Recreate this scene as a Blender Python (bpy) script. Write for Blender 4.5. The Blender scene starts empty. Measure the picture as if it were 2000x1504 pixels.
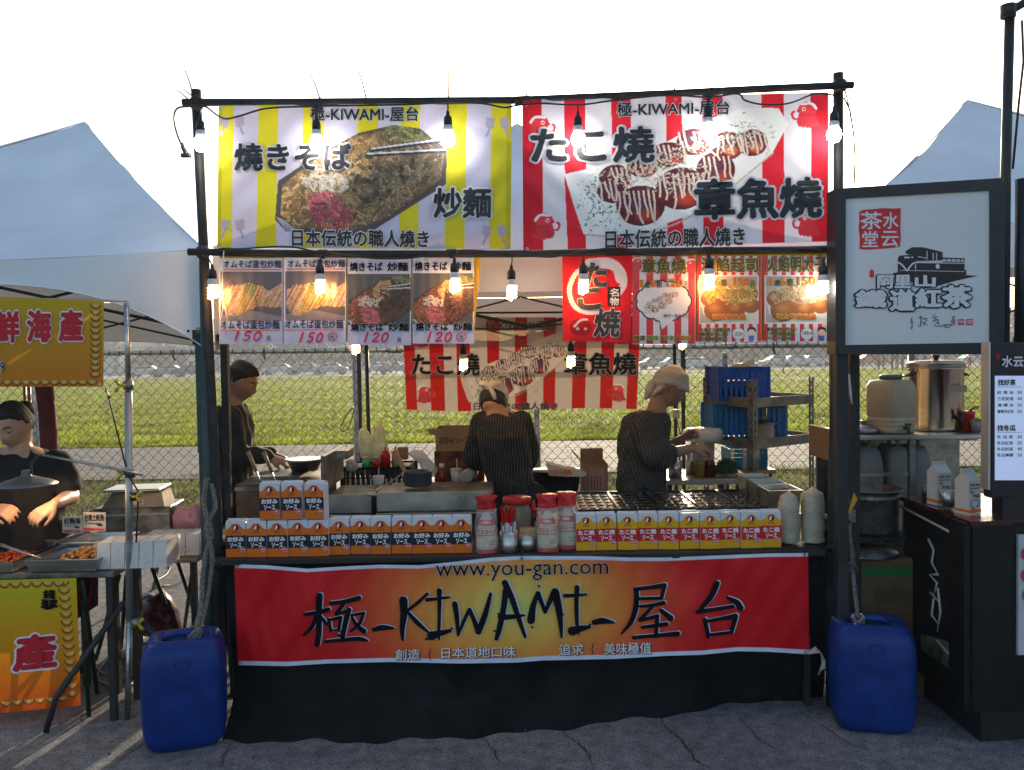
import bpy,math,random
import numpy as np
from mathutils import Vector,Matrix
scene=bpy.context.scene
COL=scene.collection
EYE=Vector((0.0,0.0,1.65))
PITCH,ROLL,FPX=math.radians(1.86),math.radians(-0.9),1600.0
RM=Matrix.Rotation(math.pi/2-PITCH,3,'X')@Matrix.Rotation(ROLL,3,'Z')
cam_data=bpy.data.cameras.new('camera')
cam_data.sensor_width=36.0
cam_data.lens=36.0*FPX/2000.0
cam_data.clip_start,cam_data.clip_end=0.05,3000.0
cam=bpy.data.objects.new('camera',cam_data)
cam.matrix_world=Matrix.Translation(EYE)@RM.to_4x4()
COL.objects.link(cam)
scene.camera=cam
SUN_AZ,SUN_EL=math.radians(9.0),math.radians(15.0)
world=bpy.data.worlds.new('World')
scene.world=world
world.use_nodes=True
wn=world.node_tree
for n in list(wn.nodes):
 wn.nodes.remove(n)
sky=wn.nodes.new('ShaderNodeTexSky')
sky.sky_type='NISHITA'
sky.sun_disc=False
sky.sun_elevation=SUN_EL
sky.sun_rotation=SUN_AZ
sky.air_density,sky.dust_density,sky.ozone_density=1.0,2.6,1.2
bg=wn.nodes.new('ShaderNodeBackground')
bg.inputs['Strength'].default_value=0.15
wo=wn.nodes.new('ShaderNodeOutputWorld')
wn.links.new(sky.outputs[0],bg.inputs[0])
wn.links.new(bg.outputs[0],wo.inputs[0])
sd=bpy.data.lights.new('sun','SUN')
sd.energy,sd.angle,sd.color=4.0,math.radians(0.5),(1.0,0.80,0.56)
sun=bpy.data.objects.new('sun',sd)
COL.objects.link(sun)
to_sun=Vector((math.sin(SUN_AZ)*math.cos(SUN_EL),math.cos(SUN_AZ)*math.cos(SUN_EL),math.sin(SUN_EL)))
sun.rotation_euler=to_sun.to_track_quat('Z','Y').to_euler()
vs=scene.view_settings
scene.display_settings.display_device='sRGB'
vs.view_transform,vs.look,vs.exposure,vs.gamma,vs.use_curve_mapping='Standard','None',0.85,1.0,False
cy=scene.cycles
cy.max_bounces,cy.diffuse_bounces,cy.glossy_bounces=8,3,3
cy.transmission_bounces,cy.transparent_max_bounces,cy.volume_bounces=6,12,0
cy.use_denoising=True
cy.sample_clamp_indirect=4.0
cy.caustics_reflective=False
cy.caustics_refractive=False
def ray(px,py):
 return RM@Vector(((px-1000)/FPX,-(py-752)/FPX,-1.0))
def P(px,py,Y):
 "point of the vertical plane y=Y that the photograph shows at (px, py)"
 d=ray(px,py)
 return EYE+d*(Y/d.y)
def G(px,py,z=0.0):
 "point of the level z that the photograph shows at (px, py)"
 d=ray(px,py)
 return EYE+d*((z-EYE.z)/d.z)
def srgb(*c):
 if len(c)==1:
  c=tuple(c[0])
 return tuple(((v/255)/12.92 if v/255<=0.04045 else((v/255+0.055)/1.055)**2.4)for v in c)
MATS={}
def mat(name,col,rough=0.6,metal=0.0,var=0.12,scale=6.0,bump=0.0,bscale=40.0,spec=0.4,trans=0.0,emit=None,es=0.0,alpha=None,thin=0.0,dark=None,stretch=None,coat=0.0,sheen=0.0):
 "procedural material: noise-varied colour, noise bump; thin = share of light let through a sheet"
 if name in MATS:
  return MATS[name]
 m=bpy.data.materials.new(name)
 MATS[name]=m
 m.use_nodes=True
 nt=m.node_tree
 b=nt.nodes['Principled BSDF']
 b.inputs['Roughness'].default_value=rough
 b.inputs['Metallic'].default_value=metal
 b.inputs['Specular IOR Level'].default_value=spec
 if coat:
  b.inputs['Coat Weight'].default_value=coat
 if sheen:
  b.inputs['Sheen Weight'].default_value=sheen
 if trans:
  b.inputs['Transmission Weight'].default_value=trans
 tc=nt.nodes.new('ShaderNodeTexCoord')
 src=tc.outputs['Object']
 if stretch:
  mp=nt.nodes.new('ShaderNodeMapping')
  mp.inputs['Scale'].default_value=stretch
  nt.links.new(src,mp.inputs[0])
  src=mp.outputs[0]
 csock=None
 if var>0:
  ns=nt.nodes.new('ShaderNodeTexNoise')
  ns.inputs['Scale'].default_value=scale
  ns.inputs['Detail'].default_value=6
  ns.inputs['Roughness'].default_value=0.6
  nt.links.new(src,ns.inputs['Vector'])
  r=nt.nodes.new('ShaderNodeValToRGB')
  c2=dark if dark else tuple(v*(1-var*2.2)for v in col)
  c3=tuple(min(1,v*(1+var))for v in col)
  r.color_ramp.elements[0].position=0.32
  r.color_ramp.elements[1].position=0.68
  r.color_ramp.elements[0].color=(*[max(0,v)for v in c2],1)
  r.color_ramp.elements[1].color=(*c3,1)
  nt.links.new(ns.outputs['Fac'],r.inputs[0])
  csock=r.outputs[0]
  nt.links.new(csock,b.inputs['Base Color'])
  rr=nt.nodes.new('ShaderNodeMapRange')
  rr.inputs['To Min'].default_value=max(0.02,rough-0.1)
  rr.inputs['To Max'].default_value=min(1,rough+0.12)
  nt.links.new(ns.outputs['Fac'],rr.inputs[0])
  nt.links.new(rr.outputs[0],b.inputs['Roughness'])
 else:
  b.inputs['Base Color'].default_value=(*col,1)
 if bump:
  nb=nt.nodes.new('ShaderNodeTexNoise')
  nb.inputs['Scale'].default_value=bscale
  nb.inputs['Detail'].default_value=5
  nt.links.new(src,nb.inputs['Vector'])
  bm=nt.nodes.new('ShaderNodeBump')
  bm.inputs['Strength'].default_value=min(1.0,bump)
  bm.inputs['Distance'].default_value=0.01
  nt.links.new(nb.outputs['Fac'],bm.inputs['Height'])
  nt.links.new(bm.outputs[0],b.inputs['Normal'])
 if emit is not None:
  b.inputs['Emission Color'].default_value=(*emit,1)
  b.inputs['Emission Strength'].default_value=es
 if alpha is not None:
  b.inputs['Alpha'].default_value=alpha
 if thin:
  out=nt.nodes['Material Output']
  t=nt.nodes.new('ShaderNodeBsdfTranslucent')
  mx=nt.nodes.new('ShaderNodeMixShader')
  mx.inputs[0].default_value=thin
  if csock:
   nt.links.new(csock,t.inputs[0])
  else:
   t.inputs[0].default_value=(*col,1)
  nt.links.new(b.outputs[0],mx.inputs[1])
  nt.links.new(t.outputs[0],mx.inputs[2])
  nt.links.new(mx.outputs[0],out.inputs[0])
 return m
def print_mat(name,thin=0.3,rough=0.7,bump=0.25,bscale=500,see=0.0,coat=0.0):
 "cloth or card carrying flat print held in the colour attribute 'print'"
 if name in MATS:
  return MATS[name]
 m=bpy.data.materials.new(name)
 MATS[name]=m
 m.use_nodes=True
 nt=m.node_tree
 b=nt.nodes['Principled BSDF']
 b.inputs['Roughness'].default_value=rough
 b.inputs['Specular IOR Level'].default_value=0.3
 b.inputs['Coat Weight'].default_value=coat
 b.inputs['Coat Roughness'].default_value=0.15
 a=nt.nodes.new('ShaderNodeVertexColor')
 a.layer_name='print'
 nt.links.new(a.outputs[0],b.inputs['Base Color'])
 tc=nt.nodes.new('ShaderNodeTexCoord')
 nb=nt.nodes.new('ShaderNodeTexNoise')
 nb.inputs['Scale'].default_value=bscale
 nt.links.new(tc.outputs['Object'],nb.inputs['Vector'])
 bm=nt.nodes.new('ShaderNodeBump')
 bm.inputs['Strength'].default_value=bump
 bm.inputs['Distance'].default_value=0.002
 nt.links.new(nb.outputs['Fac'],bm.inputs['Height'])
 nt.links.new(bm.outputs[0],b.inputs['Normal'])
 out=nt.nodes['Material Output']
 last=b.outputs[0]
 if thin:
  t=nt.nodes.new('ShaderNodeBsdfTranslucent')
  nt.links.new(a.outputs[0],t.inputs[0])
  mx=nt.nodes.new('ShaderNodeMixShader')
  mx.inputs[0].default_value=thin
  nt.links.new(last,mx.inputs[1]);nt.links.new(t.outputs[0],mx.inputs[2])
  last=mx.outputs[0]
 if see:
  t=nt.nodes.new('ShaderNodeBsdfTransparent')
  mx=nt.nodes.new('ShaderNodeMixShader')
  mx.inputs[0].default_value=see
  nt.links.new(last,mx.inputs[1]);nt.links.new(t.outputs[0],mx.inputs[2])
  last=mx.outputs[0]
 nt.links.new(last,out.inputs[0])
 return m
def film_mat(name,col,see=0.7,rough=0.15,bump=0.5):
 "clear plastic film: mostly lets the view through, with glossy creases"
 if name in MATS:
  return MATS[name]
 m=bpy.data.materials.new(name)
 MATS[name]=m
 m.use_nodes=True
 nt=m.node_tree
 b=nt.nodes['Principled BSDF']
 b.inputs['Base Color'].default_value=(*col,1)
 b.inputs['Roughness'].default_value=rough
 tc=nt.nodes.new('ShaderNodeTexCoord')
 nb=nt.nodes.new('ShaderNodeTexNoise')
 nb.inputs['Scale'].default_value=22
 nb.inputs['Detail'].default_value=4
 nt.links.new(tc.outputs['Object'],nb.inputs['Vector'])
 bm=nt.nodes.new('ShaderNodeBump')
 bm.inputs['Strength'].default_value=bump
 bm.inputs['Distance'].default_value=0.03
 nt.links.new(nb.outputs['Fac'],bm.inputs['Height'])
 nt.links.new(bm.outputs[0],b.inputs['Normal'])
 t=nt.nodes.new('ShaderNodeBsdfTransparent')
 mr=nt.nodes.new('ShaderNodeMapRange')
 mr.inputs['From Min'].default_value=0.3
 mr.inputs['From Max'].default_value=0.7
 mr.inputs['To Min'].default_value=max(0,see-0.15)
 mr.inputs['To Max'].default_value=min(1,see+0.15)
 nt.links.new(nb.outputs['Fac'],mr.inputs[0])
 mx=nt.nodes.new('ShaderNodeMixShader')
 nt.links.new(mr.outputs[0],mx.inputs[0])
 nt.links.new(b.outputs[0],mx.inputs[1]);nt.links.new(t.outputs[0],mx.inputs[2])
 nt.links.new(mx.outputs[0],nt.nodes['Material Output'].inputs[0])
 return m
def tag(o,label=None,cat=None,group=None,kind=None):
 if label:o['label']=label
 if cat:o['category']=cat
 if group:o['group']=group
 if kind:o['kind']=kind
 return o
def thing(name,label,cat,loc=(0,0,0),group=None,rz=0.0):
 o=bpy.data.objects.new(name,None)
 COL.objects.link(o)
 o.location=loc
 o.rotation_euler=(0,0,rz)
 o.empty_display_size=0.1
 return tag(o,label,cat,group)
def copy_tree(o,parent=None):
 c=o.copy()
 COL.objects.link(c)
 if parent is not None:
  c.parent=parent
 for ch in list(o.children):
  copy_tree(ch,c)
 return c
class MB:
 "mesh builder; coordinates given in the parent's space"
 def __init__(s):
  s.v,s.f,s.m,s.sm=[],[],[],[]
 def add(s,vs,fs,mi=0,smooth=False):
  k=len(s.v)
  s.v+=[tuple(v)for v in vs]
  for f in fs:
   s.f.append(tuple(i+k for i in f))
   s.m.append(mi)
   s.sm.append(smooth)
  return s
 def box(s,c,d,mi=0,rz=0.0,bev=0.0,M=None):
  x,y,z=d[0]/2,d[1]/2,d[2]/2
  if bev:
   b=min(bev,x*.9,y*.9,z*.9)
   vs=[]
   for sx in(-1,1):
    for sy in(-1,1):
     for sz in(-1,1):
      vs+=[(sx*(x-b),sy*(y-b),sz*z),(sx*(x-b),sy*y,sz*(z-b)),(sx*x,sy*(y-b),sz*(z-b))]
   def i(a,b_,c_,k):return((a>0)*4+(b_>0)*2+(c_>0))*3+k
   fs=[]
   for sg in(-1,1):
    fs.append([i(-1,-1,sg,0),i(1,-1,sg,0),i(1,1,sg,0),i(-1,1,sg,0)][::sg])
    fs.append([i(-1,sg,-1,1),i(-1,sg,1,1),i(1,sg,1,1),i(1,sg,-1,1)][::sg])
    fs.append([i(sg,-1,-1,2),i(sg,1,-1,2),i(sg,1,1,2),i(sg,-1,1,2)][::sg])
   for a in(-1,1):
    for b2 in(-1,1):
     s1=a*b2
     fs.append([i(-1,a,b2,0),i(1,a,b2,0),i(1,a,b2,1),i(-1,a,b2,1)][::s1])
     fs.append([i(a,-1,b2,2),i(a,1,b2,2),i(a,1,b2,0),i(a,-1,b2,0)][::s1])
     fs.append([i(a,b2,-1,1),i(a,b2,1,1),i(a,b2,1,2),i(a,b2,-1,2)][::s1])
     for c2 in(-1,1):
      fs.append([i(a,b2,c2,0),i(a,b2,c2,2),i(a,b2,c2,1)][::a*b2*c2])
  else:
   vs=[(sx*x,sy*y,sz*z)for sx in(-1,1)for sy in(-1,1)for sz in(-1,1)]
   fs=[(0,1,3,2),(4,6,7,5),(0,4,5,1),(2,3,7,6),(0,2,6,4),(1,5,7,3)]
  out=[]
  cs,sn=math.cos(rz),math.sin(rz)
  for v in vs:
   w=Vector((v[0]*cs-v[1]*sn,v[0]*sn+v[1]*cs,v[2]))
   if M is not None:w=M@w
   out.append(w+Vector(c))
  return s.add(out,fs,mi)
 def tube(s,pts,r,n=8,mi=0,cap=True,closed=False,smooth=True):
  pts=[Vector(p)for p in pts]
  if len(pts)<2:return s
  rr=r if isinstance(r,(list,tuple))else[r]*len(pts)
  k=len(pts)
  ref=Vector((0.13,0.21,0.97))
  vs,fs=[],[]
  prev=None
  for i,p in enumerate(pts):
   if closed:
    d=pts[(i+1)%k]-pts[i-1]
   else:
    d=pts[min(i+1,k-1)]-pts[max(i-1,0)]
   if d.length<1e-9:d=Vector((0,0,1))
   d.normalize()
   a=ref if prev is None else prev
   u=a-d*a.dot(d)
   if u.length<1e-4:
    a=Vector((1,0,0));u=a-d*a.dot(d)
   u.normalize();w=d.cross(u)
   prev=u
   for j in range(n):
    t=2*math.pi*j/n
    vs.append(p+(u*math.cos(t)+w*math.sin(t))*rr[i])
  m=k if closed else k-1
  for i in range(m):
   for j in range(n):
    a,b=i*n+j,i*n+(j+1)%n
    c,d=((i+1)%k)*n+(j+1)%n,((i+1)%k)*n+j
    fs.append((a,b,c,d))
  s.add(vs,fs,mi,smooth)
  if cap and not closed:
   b0=len(s.v)-len(vs)
   s.f.append(tuple(b0+j for j in range(n))[::-1]);s.m.append(mi);s.sm.append(False)
   e0=len(s.v)-n
   s.f.append(tuple(e0+j for j in range(n)));s.m.append(mi);s.sm.append(False)
  return s
 def lathe(s,prof,n=24,c=(0,0,0),mi=0,smooth=True,sx=1.0,sy=1.0,wob=None,M=None):
  "prof = [(r, z)...] turned about z"
  vs,fs=[],[]
  for(r,z)in prof:
   for j in range(n):
    t=2*math.pi*j/n
    k=1.0 if wob is None else wob(t,z)
    w=Vector((r*k*math.cos(t)*sx,r*k*math.sin(t)*sy,z))
    if M is not None:w=M@w
    vs.append(w+Vector(c))
  for i in range(len(prof)-1):
   for j in range(n):
    fs.append((i*n+j,i*n+(j+1)%n,(i+1)*n+(j+1)%n,(i+1)*n+j))
  if prof[0][0]>1e-5:fs.append(tuple(range(n))[::-1])
  if prof[-1][0]>1e-5:fs.append(tuple((len(prof)-1)*n+j for j in range(n)))
  return s.add(vs,fs,mi,smooth)
 def ball(s,c,r,n=10,m=7,mi=0,sc=(1,1,1)):
  return s.lathe([(max(1e-6,r*math.sin(math.pi*i/m)),-r*math.cos(math.pi*i/m)*sc[2])for i in range(m+1)],n,c,mi,True,sc[0],sc[1])
 def quad(s,a,b,c,d,mi=0):
  return s.add([a,b,c,d],[(0,1,2,3)],mi)
 def prism(s,pts,dvec,mi=0):
  "closed slab: polygon pts and its copy moved by dvec"
  n=len(pts);d=Vector(dvec)
  vs=[Vector(p)for p in pts]+[Vector(p)+d for p in pts]
  fs=[tuple(range(n)),tuple(range(n,2*n))[::-1]]+[(i,i+n,(i+1)%n+n,(i+1)%n)for i in range(n)]
  return s.add(vs,fs,mi)
 def grid(s,fn,nu,nv,mi=0,smooth=True):
  vs=[fn(i/nu,j/nv)for j in range(nv+1)for i in range(nu+1)]
  fs=[(j*(nu+1)+i,j*(nu+1)+i+1,(j+1)*(nu+1)+i+1,(j+1)*(nu+1)+i)for j in range(nv)for i in range(nu)]
  return s.add(vs,fs,mi,smooth)
 def mesh(s,name,mats):
  me=bpy.data.meshes.new(name)
  me.from_pydata(s.v,[],s.f)
  for m in(mats if isinstance(mats,(list,tuple))else[mats]):
   me.materials.append(m)
  me.polygons.foreach_set('material_index',s.m)
  me.polygons.foreach_set('use_smooth',s.sm)
  me.update()
  return me
 def build(s,name,mats,parent=None,loc=None):
  o=bpy.data.objects.new(name,s.mesh(name,mats))
  COL.objects.link(o)
  if parent is not None:o.parent=parent
  if loc is not None:o.location=loc
  return o
def inst(name,me,parent=None,loc=(0,0,0),rz=0.0,sc=None):
 o=bpy.data.objects.new(name,me)
 COL.objects.link(o)
 if parent is not None:o.parent=parent
 o.location=loc
 o.rotation_euler=(0,0,rz)
 if sc:o.scale=sc
 return o
def bake(o,*mods):
 "apply modifiers given as (type, {settings})"
 for i,(t,kw)in enumerate(mods):
  md=o.modifiers.new('m%d'%i,t)
  for k,v in kw.items():setattr(md,k,v)
 dg=bpy.context.evaluated_depsgraph_get()
 me=bpy.data.meshes.new_from_object(o.evaluated_get(dg))
 o.modifiers.clear()
 ms=list(o.data.materials)
 old=o.data
 o.data=me
 if len(me.materials)==0:
  for m in ms:me.materials.append(m)
 bpy.data.meshes.remove(old)
 return o
def smooth_all(me):
 me.polygons.foreach_set('use_smooth',[True]*len(me.polygons))
_TXT={}
def glyphs(s,offset=0.0,shear=0.0,res=2,space=1.0,italic=None):
 key=(s,offset,shear,res,space)
 if key in _TXT:return _TXT[key]
 c=bpy.data.curves.new('lettering','FONT')
 c.body=s
 c.resolution_u=res
 c.offset=offset
 c.shear=shear
 c.space_character=space
 c.space_line=1.0
 o=bpy.data.objects.new('lettering',c)
 COL.objects.link(o)
 dg=bpy.context.evaluated_depsgraph_get()
 me=bpy.data.meshes.new_from_object(o.evaluated_get(dg))
 v=np.zeros(len(me.vertices)*3)
 me.vertices.foreach_get('co',v)
 v=v.reshape(-1,3)[:,:2].copy()
 f=[tuple(p.vertices)for p in me.polygons]
 bpy.data.meshes.remove(me)
 bpy.data.objects.remove(o)
 bpy.data.curves.remove(c)
 _TXT[key]=(v,f)
 return v,f
def text_to(mb,s,box,surf,lift=0.0,mi=0,offset=0.0,shear=0.0,res=2,space=1.0,slope=0.0,base=None,wob=0.0,vert=False):
 """fit the string into box=(x0,y0,x1,y1) of picture coordinates; surf(px,py,lift)->point.
    offset (em) thickens the strokes with shifted copies, each a hair in front of the last"""
 if vert:
  n=len(s)
  x0,y0,x1,y1=box
  for i,ch in enumerate(s):
   text_to(mb,ch,(x0,y0+(y1-y0)*i/n,x1,y0+(y1-y0)*(i+0.93)/n),surf,lift,mi,offset,shear,res,space,0,base,wob)
  return
 v,f=glyphs(s,0.0,shear,res,space)
 if len(v)==0:return
 a,b=v.min(0),v.max(0)
 x0,y0,x1,y1=box
 g=base if base is not None else offset
 sx,sy=(x1-x0)/max(1e-6,b[0]-a[0]+2*g),(y1-y0)/max(1e-6,b[1]-a[1]+2*g)
 n=0 if offset<=0.002 else(4 if offset<0.02 else(6 if offset<.035 else 10))
 offs=[(0.0,0.0)]+[(offset*math.cos(2*math.pi*(k+.5)/n),offset*math.sin(2*math.pi*(k+.5)/n))for k in range(n)]
 fr=[q[::-1]for q in f]
 for k,(ox,oy)in enumerate(offs):
  pts=[]
  for(u,w)in v:
   px=x0+(u-a[0]+g+ox)*sx
   py=y1-(w-a[1]+g+oy)*sy+slope*(px-(x0+x1)/2)
   if wob:
    px+=wob*math.sin(py*0.55+px*0.13);py+=wob*math.sin(px*0.47-py*0.2)
   pts.append(surf(px,py,lift+k*0.00007))
  mb.add(pts,fr,mi)
def stroke_poly(pts,ws,n=5):
 "brush stroke outline in picture coordinates: pts with half-widths ws, round ends, Catmull-Rom smoothed"
 P_=[]
 m=len(pts)
 for i in range(m-1):
  p0,p1,p2,p3=pts[max(i-1,0)],pts[i],pts[i+1],pts[min(i+2,m-1)]
  for k in range(n):
   t=k/n
   q=[0.5*(2*p1[j]+(p2[j]-p0[j])*t+(2*p0[j]-5*p1[j]+4*p2[j]-p3[j])*t*t+(3*p1[j]-p0[j]-3*p2[j]+p3[j])*t**3)for j in(0,1)]
   P_.append((q[0],q[1],ws[i]*(1-t)+ws[i+1]*t))
 P_.append((*pts[-1],ws[-1]))
 return P_
def stroke_to(mb,pts,ws,surf,lift=0.0,mi=0,n=5,dx=0.0,dy=0.0,grow=0.0):
 S=stroke_poly(pts,ws,n)
 L,R=[],[]
 k=len(S)
 for i in range(k):
  a,b=S[max(i-1,0)],S[min(i+1,k-1)]
  tx,ty=b[0]-a[0],b[1]-a[1]
  l=math.hypot(tx,ty)or 1
  nx,ny=-ty/l,tx/l
  w=S[i][2]+grow
  L.append((S[i][0]+nx*w+dx,S[i][1]+ny*w+dy))
  R.append((S[i][0]-nx*w+dx,S[i][1]-ny*w+dy))
 vs=[]
 for i in range(k):
  vs+=[surf(*L[i],lift),surf(*R[i],lift)]
 fs=[(2*i,2*i+2,2*i+3,2*i+1)for i in range(k-1)]
 mb.add(vs,fs,mi)
 for e in(0,k-1):
  w=S[e][2]+grow
  c=[surf(S[e][0]+dx+w*math.cos(t*math.pi/4),S[e][1]+dy+w*math.sin(t*math.pi/4),lift+0.00015)for t in range(8)]
  mb.add(c,[tuple(range(8))],mi)
def rect_to(mb,x0,y0,x1,y1,surf,lift=0.0,mi=0,n=1):
 vs,fs=[],[]
 for i in range(n+1):
  x=x0+(x1-x0)*i/n
  vs+=[surf(x,y0,lift),surf(x,y1,lift)]
 fs=[(2*i,2*i+1,2*i+3,2*i+2)for i in range(n)]
 mb.add(vs,fs,mi)
def disc_to(mb,cx,cy,rx,ry,surf,lift=0.0,mi=0,n=16,r_in=0.0):
 o=[surf(cx+rx*math.cos(t*2*math.pi/n),cy+ry*math.sin(t*2*math.pi/n),lift)for t in range(n)]
 if r_in:
  i_=[surf(cx+rx*r_in*math.cos(t*2*math.pi/n),cy+ry*r_in*math.sin(t*2*math.pi/n),lift)for t in range(n)]
  mb.add(o+i_,[(k,(k+1)%n,n+(k+1)%n,n+k)for k in range(n)],mi)
 else:
  mb.add(o,[tuple(range(n))],mi)
def poly_to(mb,pts,surf,lift=0.0,mi=0):
 mb.add([surf(x,y,lift)for x,y in pts],[tuple(range(len(pts)))],mi)
def plane_surf(Y,disp=None):
 def f(px,py,lift=0.0):
  return P(px,py,Y+(disp(px,py)if disp else 0.0)-lift)
 return f
# =================================================================== THE SETTING
rng=random.Random(7)
nrng=np.random.default_rng(5)
def sheet(name,pts,m,z,kind='structure',label=None):
 mb=MB()
 mb.add([(p[0],p[1],z)for p in pts],[tuple(range(len(pts)))])
 return tag(mb.build(name,m),label,None,None,kind)
m_earth=mat('far_ground',(0.10,0.11,0.045),0.95,var=0.25,scale=0.05)
m_turf=mat('turf',(0.175,0.205,0.022),0.95,var=0.22,scale=0.35,bump=0.8,bscale=9,spec=0.1)
m_weed=mat('weedy_soil',(0.11,0.12,0.05),0.95,var=0.5,scale=2.5,bump=0.6,bscale=30,spec=0.1)
def pavement_mat():
 m=bpy.data.materials.new('worn_concrete');m.use_nodes=True
 nt=m.node_tree;b=nt.nodes['Principled BSDF']
 L=nt.links.new
 tc=nt.nodes.new('ShaderNodeTexCoord')
 def noise(sc,det=6,ro=0.6,dist=0.0):
  n=nt.nodes.new('ShaderNodeTexNoise');n.inputs['Scale'].default_value=sc
  n.inputs['Detail'].default_value=det;n.inputs['Roughness'].default_value=ro
  n.inputs['Distortion'].default_value=dist
  L(tc.outputs['Object'],n.inputs['Vector']);return n
 n1,n2,n3=noise(0.9),noise(14,4),noise(160,3)
 r=nt.nodes.new('ShaderNodeValToRGB')
 r.color_ramp.elements[0].position,r.color_ramp.elements[1].position=0.3,0.72
 r.color_ramp.elements[0].color,r.color_ramp.elements[1].color=(0.15,0.158,0.17,1),(0.25,0.256,0.262,1)
 L(n1.outputs['Fac'],r.inputs[0])
 r2=nt.nodes.new('ShaderNodeValToRGB')
 r2.color_ramp.elements[0].position,r2.color_ramp.elements[1].position=0.35,0.65
 r2.color_ramp.elements[0].color,r2.color_ramp.elements[1].color=(0.7,0.7,0.7,1),(1.15,1.15,1.15,1)
 L(n2.outputs['Fac'],r2.inputs[0])
 mx=nt.nodes.new('ShaderNodeMixRGB');mx.blend_type='MULTIPLY';mx.inputs[0].default_value=1
 L(r.outputs[0],mx.inputs[1]);L(r2.outputs[0],mx.inputs[2])
 r3=nt.nodes.new('ShaderNodeValToRGB')
 r3.color_ramp.elements[0].position,r3.color_ramp.elements[1].position=0.36,0.6
 r3.color_ramp.elements[0].color,r3.color_ramp.elements[1].color=(0.45,0.45,0.45,1),(1.25,1.25,1.25,1)
 L(n3.outputs['Fac'],r3.inputs[0])
 mx3=nt.nodes.new('ShaderNodeMixRGB');mx3.blend_type='MULTIPLY';mx3.inputs[0].default_value=1
 L(mx.outputs[0],mx3.inputs[1]);L(r3.outputs[0],mx3.inputs[2])
 L(mx3.outputs[0],b.inputs['Base Color'])
 b.inputs['Roughness'].default_value=0.88
 b.inputs['Specular IOR Level'].default_value=0.25
 ad=nt.nodes.new('ShaderNodeMath');ad.operation='MULTIPLY_ADD'
 L(n2.outputs['Fac'],ad.inputs[0]);ad.inputs[1].default_value=1.6;L(n3.outputs['Fac'],ad.inputs[2])
 bm=nt.nodes.new('ShaderNodeBump');bm.inputs['Strength'].default_value=0.6;bm.inputs['Distance'].default_value=0.005
 L(ad.outputs[0],bm.inputs['Height']);L(bm.outputs[0],b.inputs['Normal'])
 return m
m_pave=pavement_mat()
sheet('ground',[(-1400,-60),(1400,-60),(1400,1500),(-1400,1500)],m_earth,-0.012)
sheet('grass_field',[(-260,7.0),(260,7.0),(260,93),(-260,89)],m_turf,-0.006)
sheet('verge_soil',[(-30,7.35),(30,7.35),(30,12.0),(-30,12.2)],m_weed,-0.002)
pv=MB()
pv.grid(lambda u,v:Vector((-9+18*u,-4+11.4*v,0.0015+0.003*math.sin(5*u+7*v))),30,20)
tag(pv.build('pavement',m_pave),kind='structure')
m_crack=mat('crack_shadow_dirt',(0.035,0.033,0.03),0.95,var=0)
ck=MB()
def crack(pts,w0=0.0035):
 P3=[G(*p)for p in pts]
 Q=[]
 for a,b in zip(P3,P3[1:]):
  for k in range(6):
   t=k/6
   q=a.lerp(b,t)
   Q.append(Vector((q.x+rng.uniform(-.008,.008),q.y+rng.uniform(-.008,.008),0)))
 Q.append(P3[-1])
 vs,fs=[],[]
 for i,q in enumerate(Q):
  w=w0*rng.uniform(0.4,1.3)*(1-0.6*abs(2*i/len(Q)-1))
  vs+=[(q.x-w,q.y,0.0075),(q.x+w,q.y,0.0075)]
 fs=[(2*i,2*i+1,2*i+3,2*i+2)for i in range(len(Q)-1)]
 ck.add(vs,fs)
crack([(1285,1400),(1310,1430),(1335,1452),(1362,1490),(1385,1503)],.005)
crack([(1090,1425),(1125,1450),(1150,1478),(1160,1503)],.004)
crack([(945,1440),(960,1465),(985,1500)],.003)
crack([(452,1450),(440,1475),(430,1503)],.0035)
crack([(300,1440),(250,1475),(215,1503)],.003)
crack([(1440,1400),(1475,1440),(1520,1470)],.003)
crack([(1560,1390),(1640,1445),(1700,1470)],.003)
crack([(165,1420),(158,1400)],.003)
crack([(1150,1480),(1290,1470),(1362,1490)],.002)
tag(ck.build('pavement_cracks',m_crack),kind='structure')
gg=MB()
for k in range(1500):
 x,y=rng.uniform(-3.2,3.2),2.9+2.9*rng.random()**1.3
 s=rng.uniform(.0015,.005)*(1 if rng.random()<.93 else 2.2)
 gg.add([(x-s,y,.004),(x,y-s,.004),(x+s,y,.004),(x,y+s,.004),(x,y,.004+s*1.1)],[(0,1,4),(1,2,4),(2,3,4),(3,0,4)])
tag(gg.build('gravel',mat('grit',(.16,.155,.145),.9,var=.5,scale=9)),'loose grit scattered over the grey concrete','gravel',None,'stuff')
path=thing('footpath',None,None)
tag(path,kind='structure')
mp_=mat('path_slab',(0.15,0.147,0.138),0.85,var=0.2,scale=1.2,bump=0.4,bscale=60)
pb=MB();pb.box((0,0,0.01),(0.895,0.395,0.03),bev=0.008)
pme=pb.mesh('paver',mp_)
bed=MB();bed.add([(-12,11.6,.001),(12,11.3,.001),(12,16.0,.001),(-12,16.3,.001)],[(0,1,2,3)])
bed.build('joint_bed',mat('joint_sand',(0.08,0.075,0.06),0.95,var=.1),path)
for j in range(11):
 for i in range(19):
  inst('paver',pme,path,(-8.5+i*0.9+(j%2)*0.45,11.75+j*0.4,rng.uniform(-.002,.002)))
fp=[G(1235,727),G(1400,731),G(1560,736),G(1750,742),G(2100,752)]
fp2=[G(2100,764),G(1750,750),G(1560,741),G(1400,735),G(1235,729.5)]
sheet('far_path',fp+fp2,mat('pale_path',(0.30,0.29,0.26),0.9,var=.1,scale=.4),-0.001)
sheet('far_road',[(-260,90),(260,94),(260,118),(-260,118)],mat('pale_road',(0.22,0.22,0.21),0.9,var=.12,scale=.1),-0.001)
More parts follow.
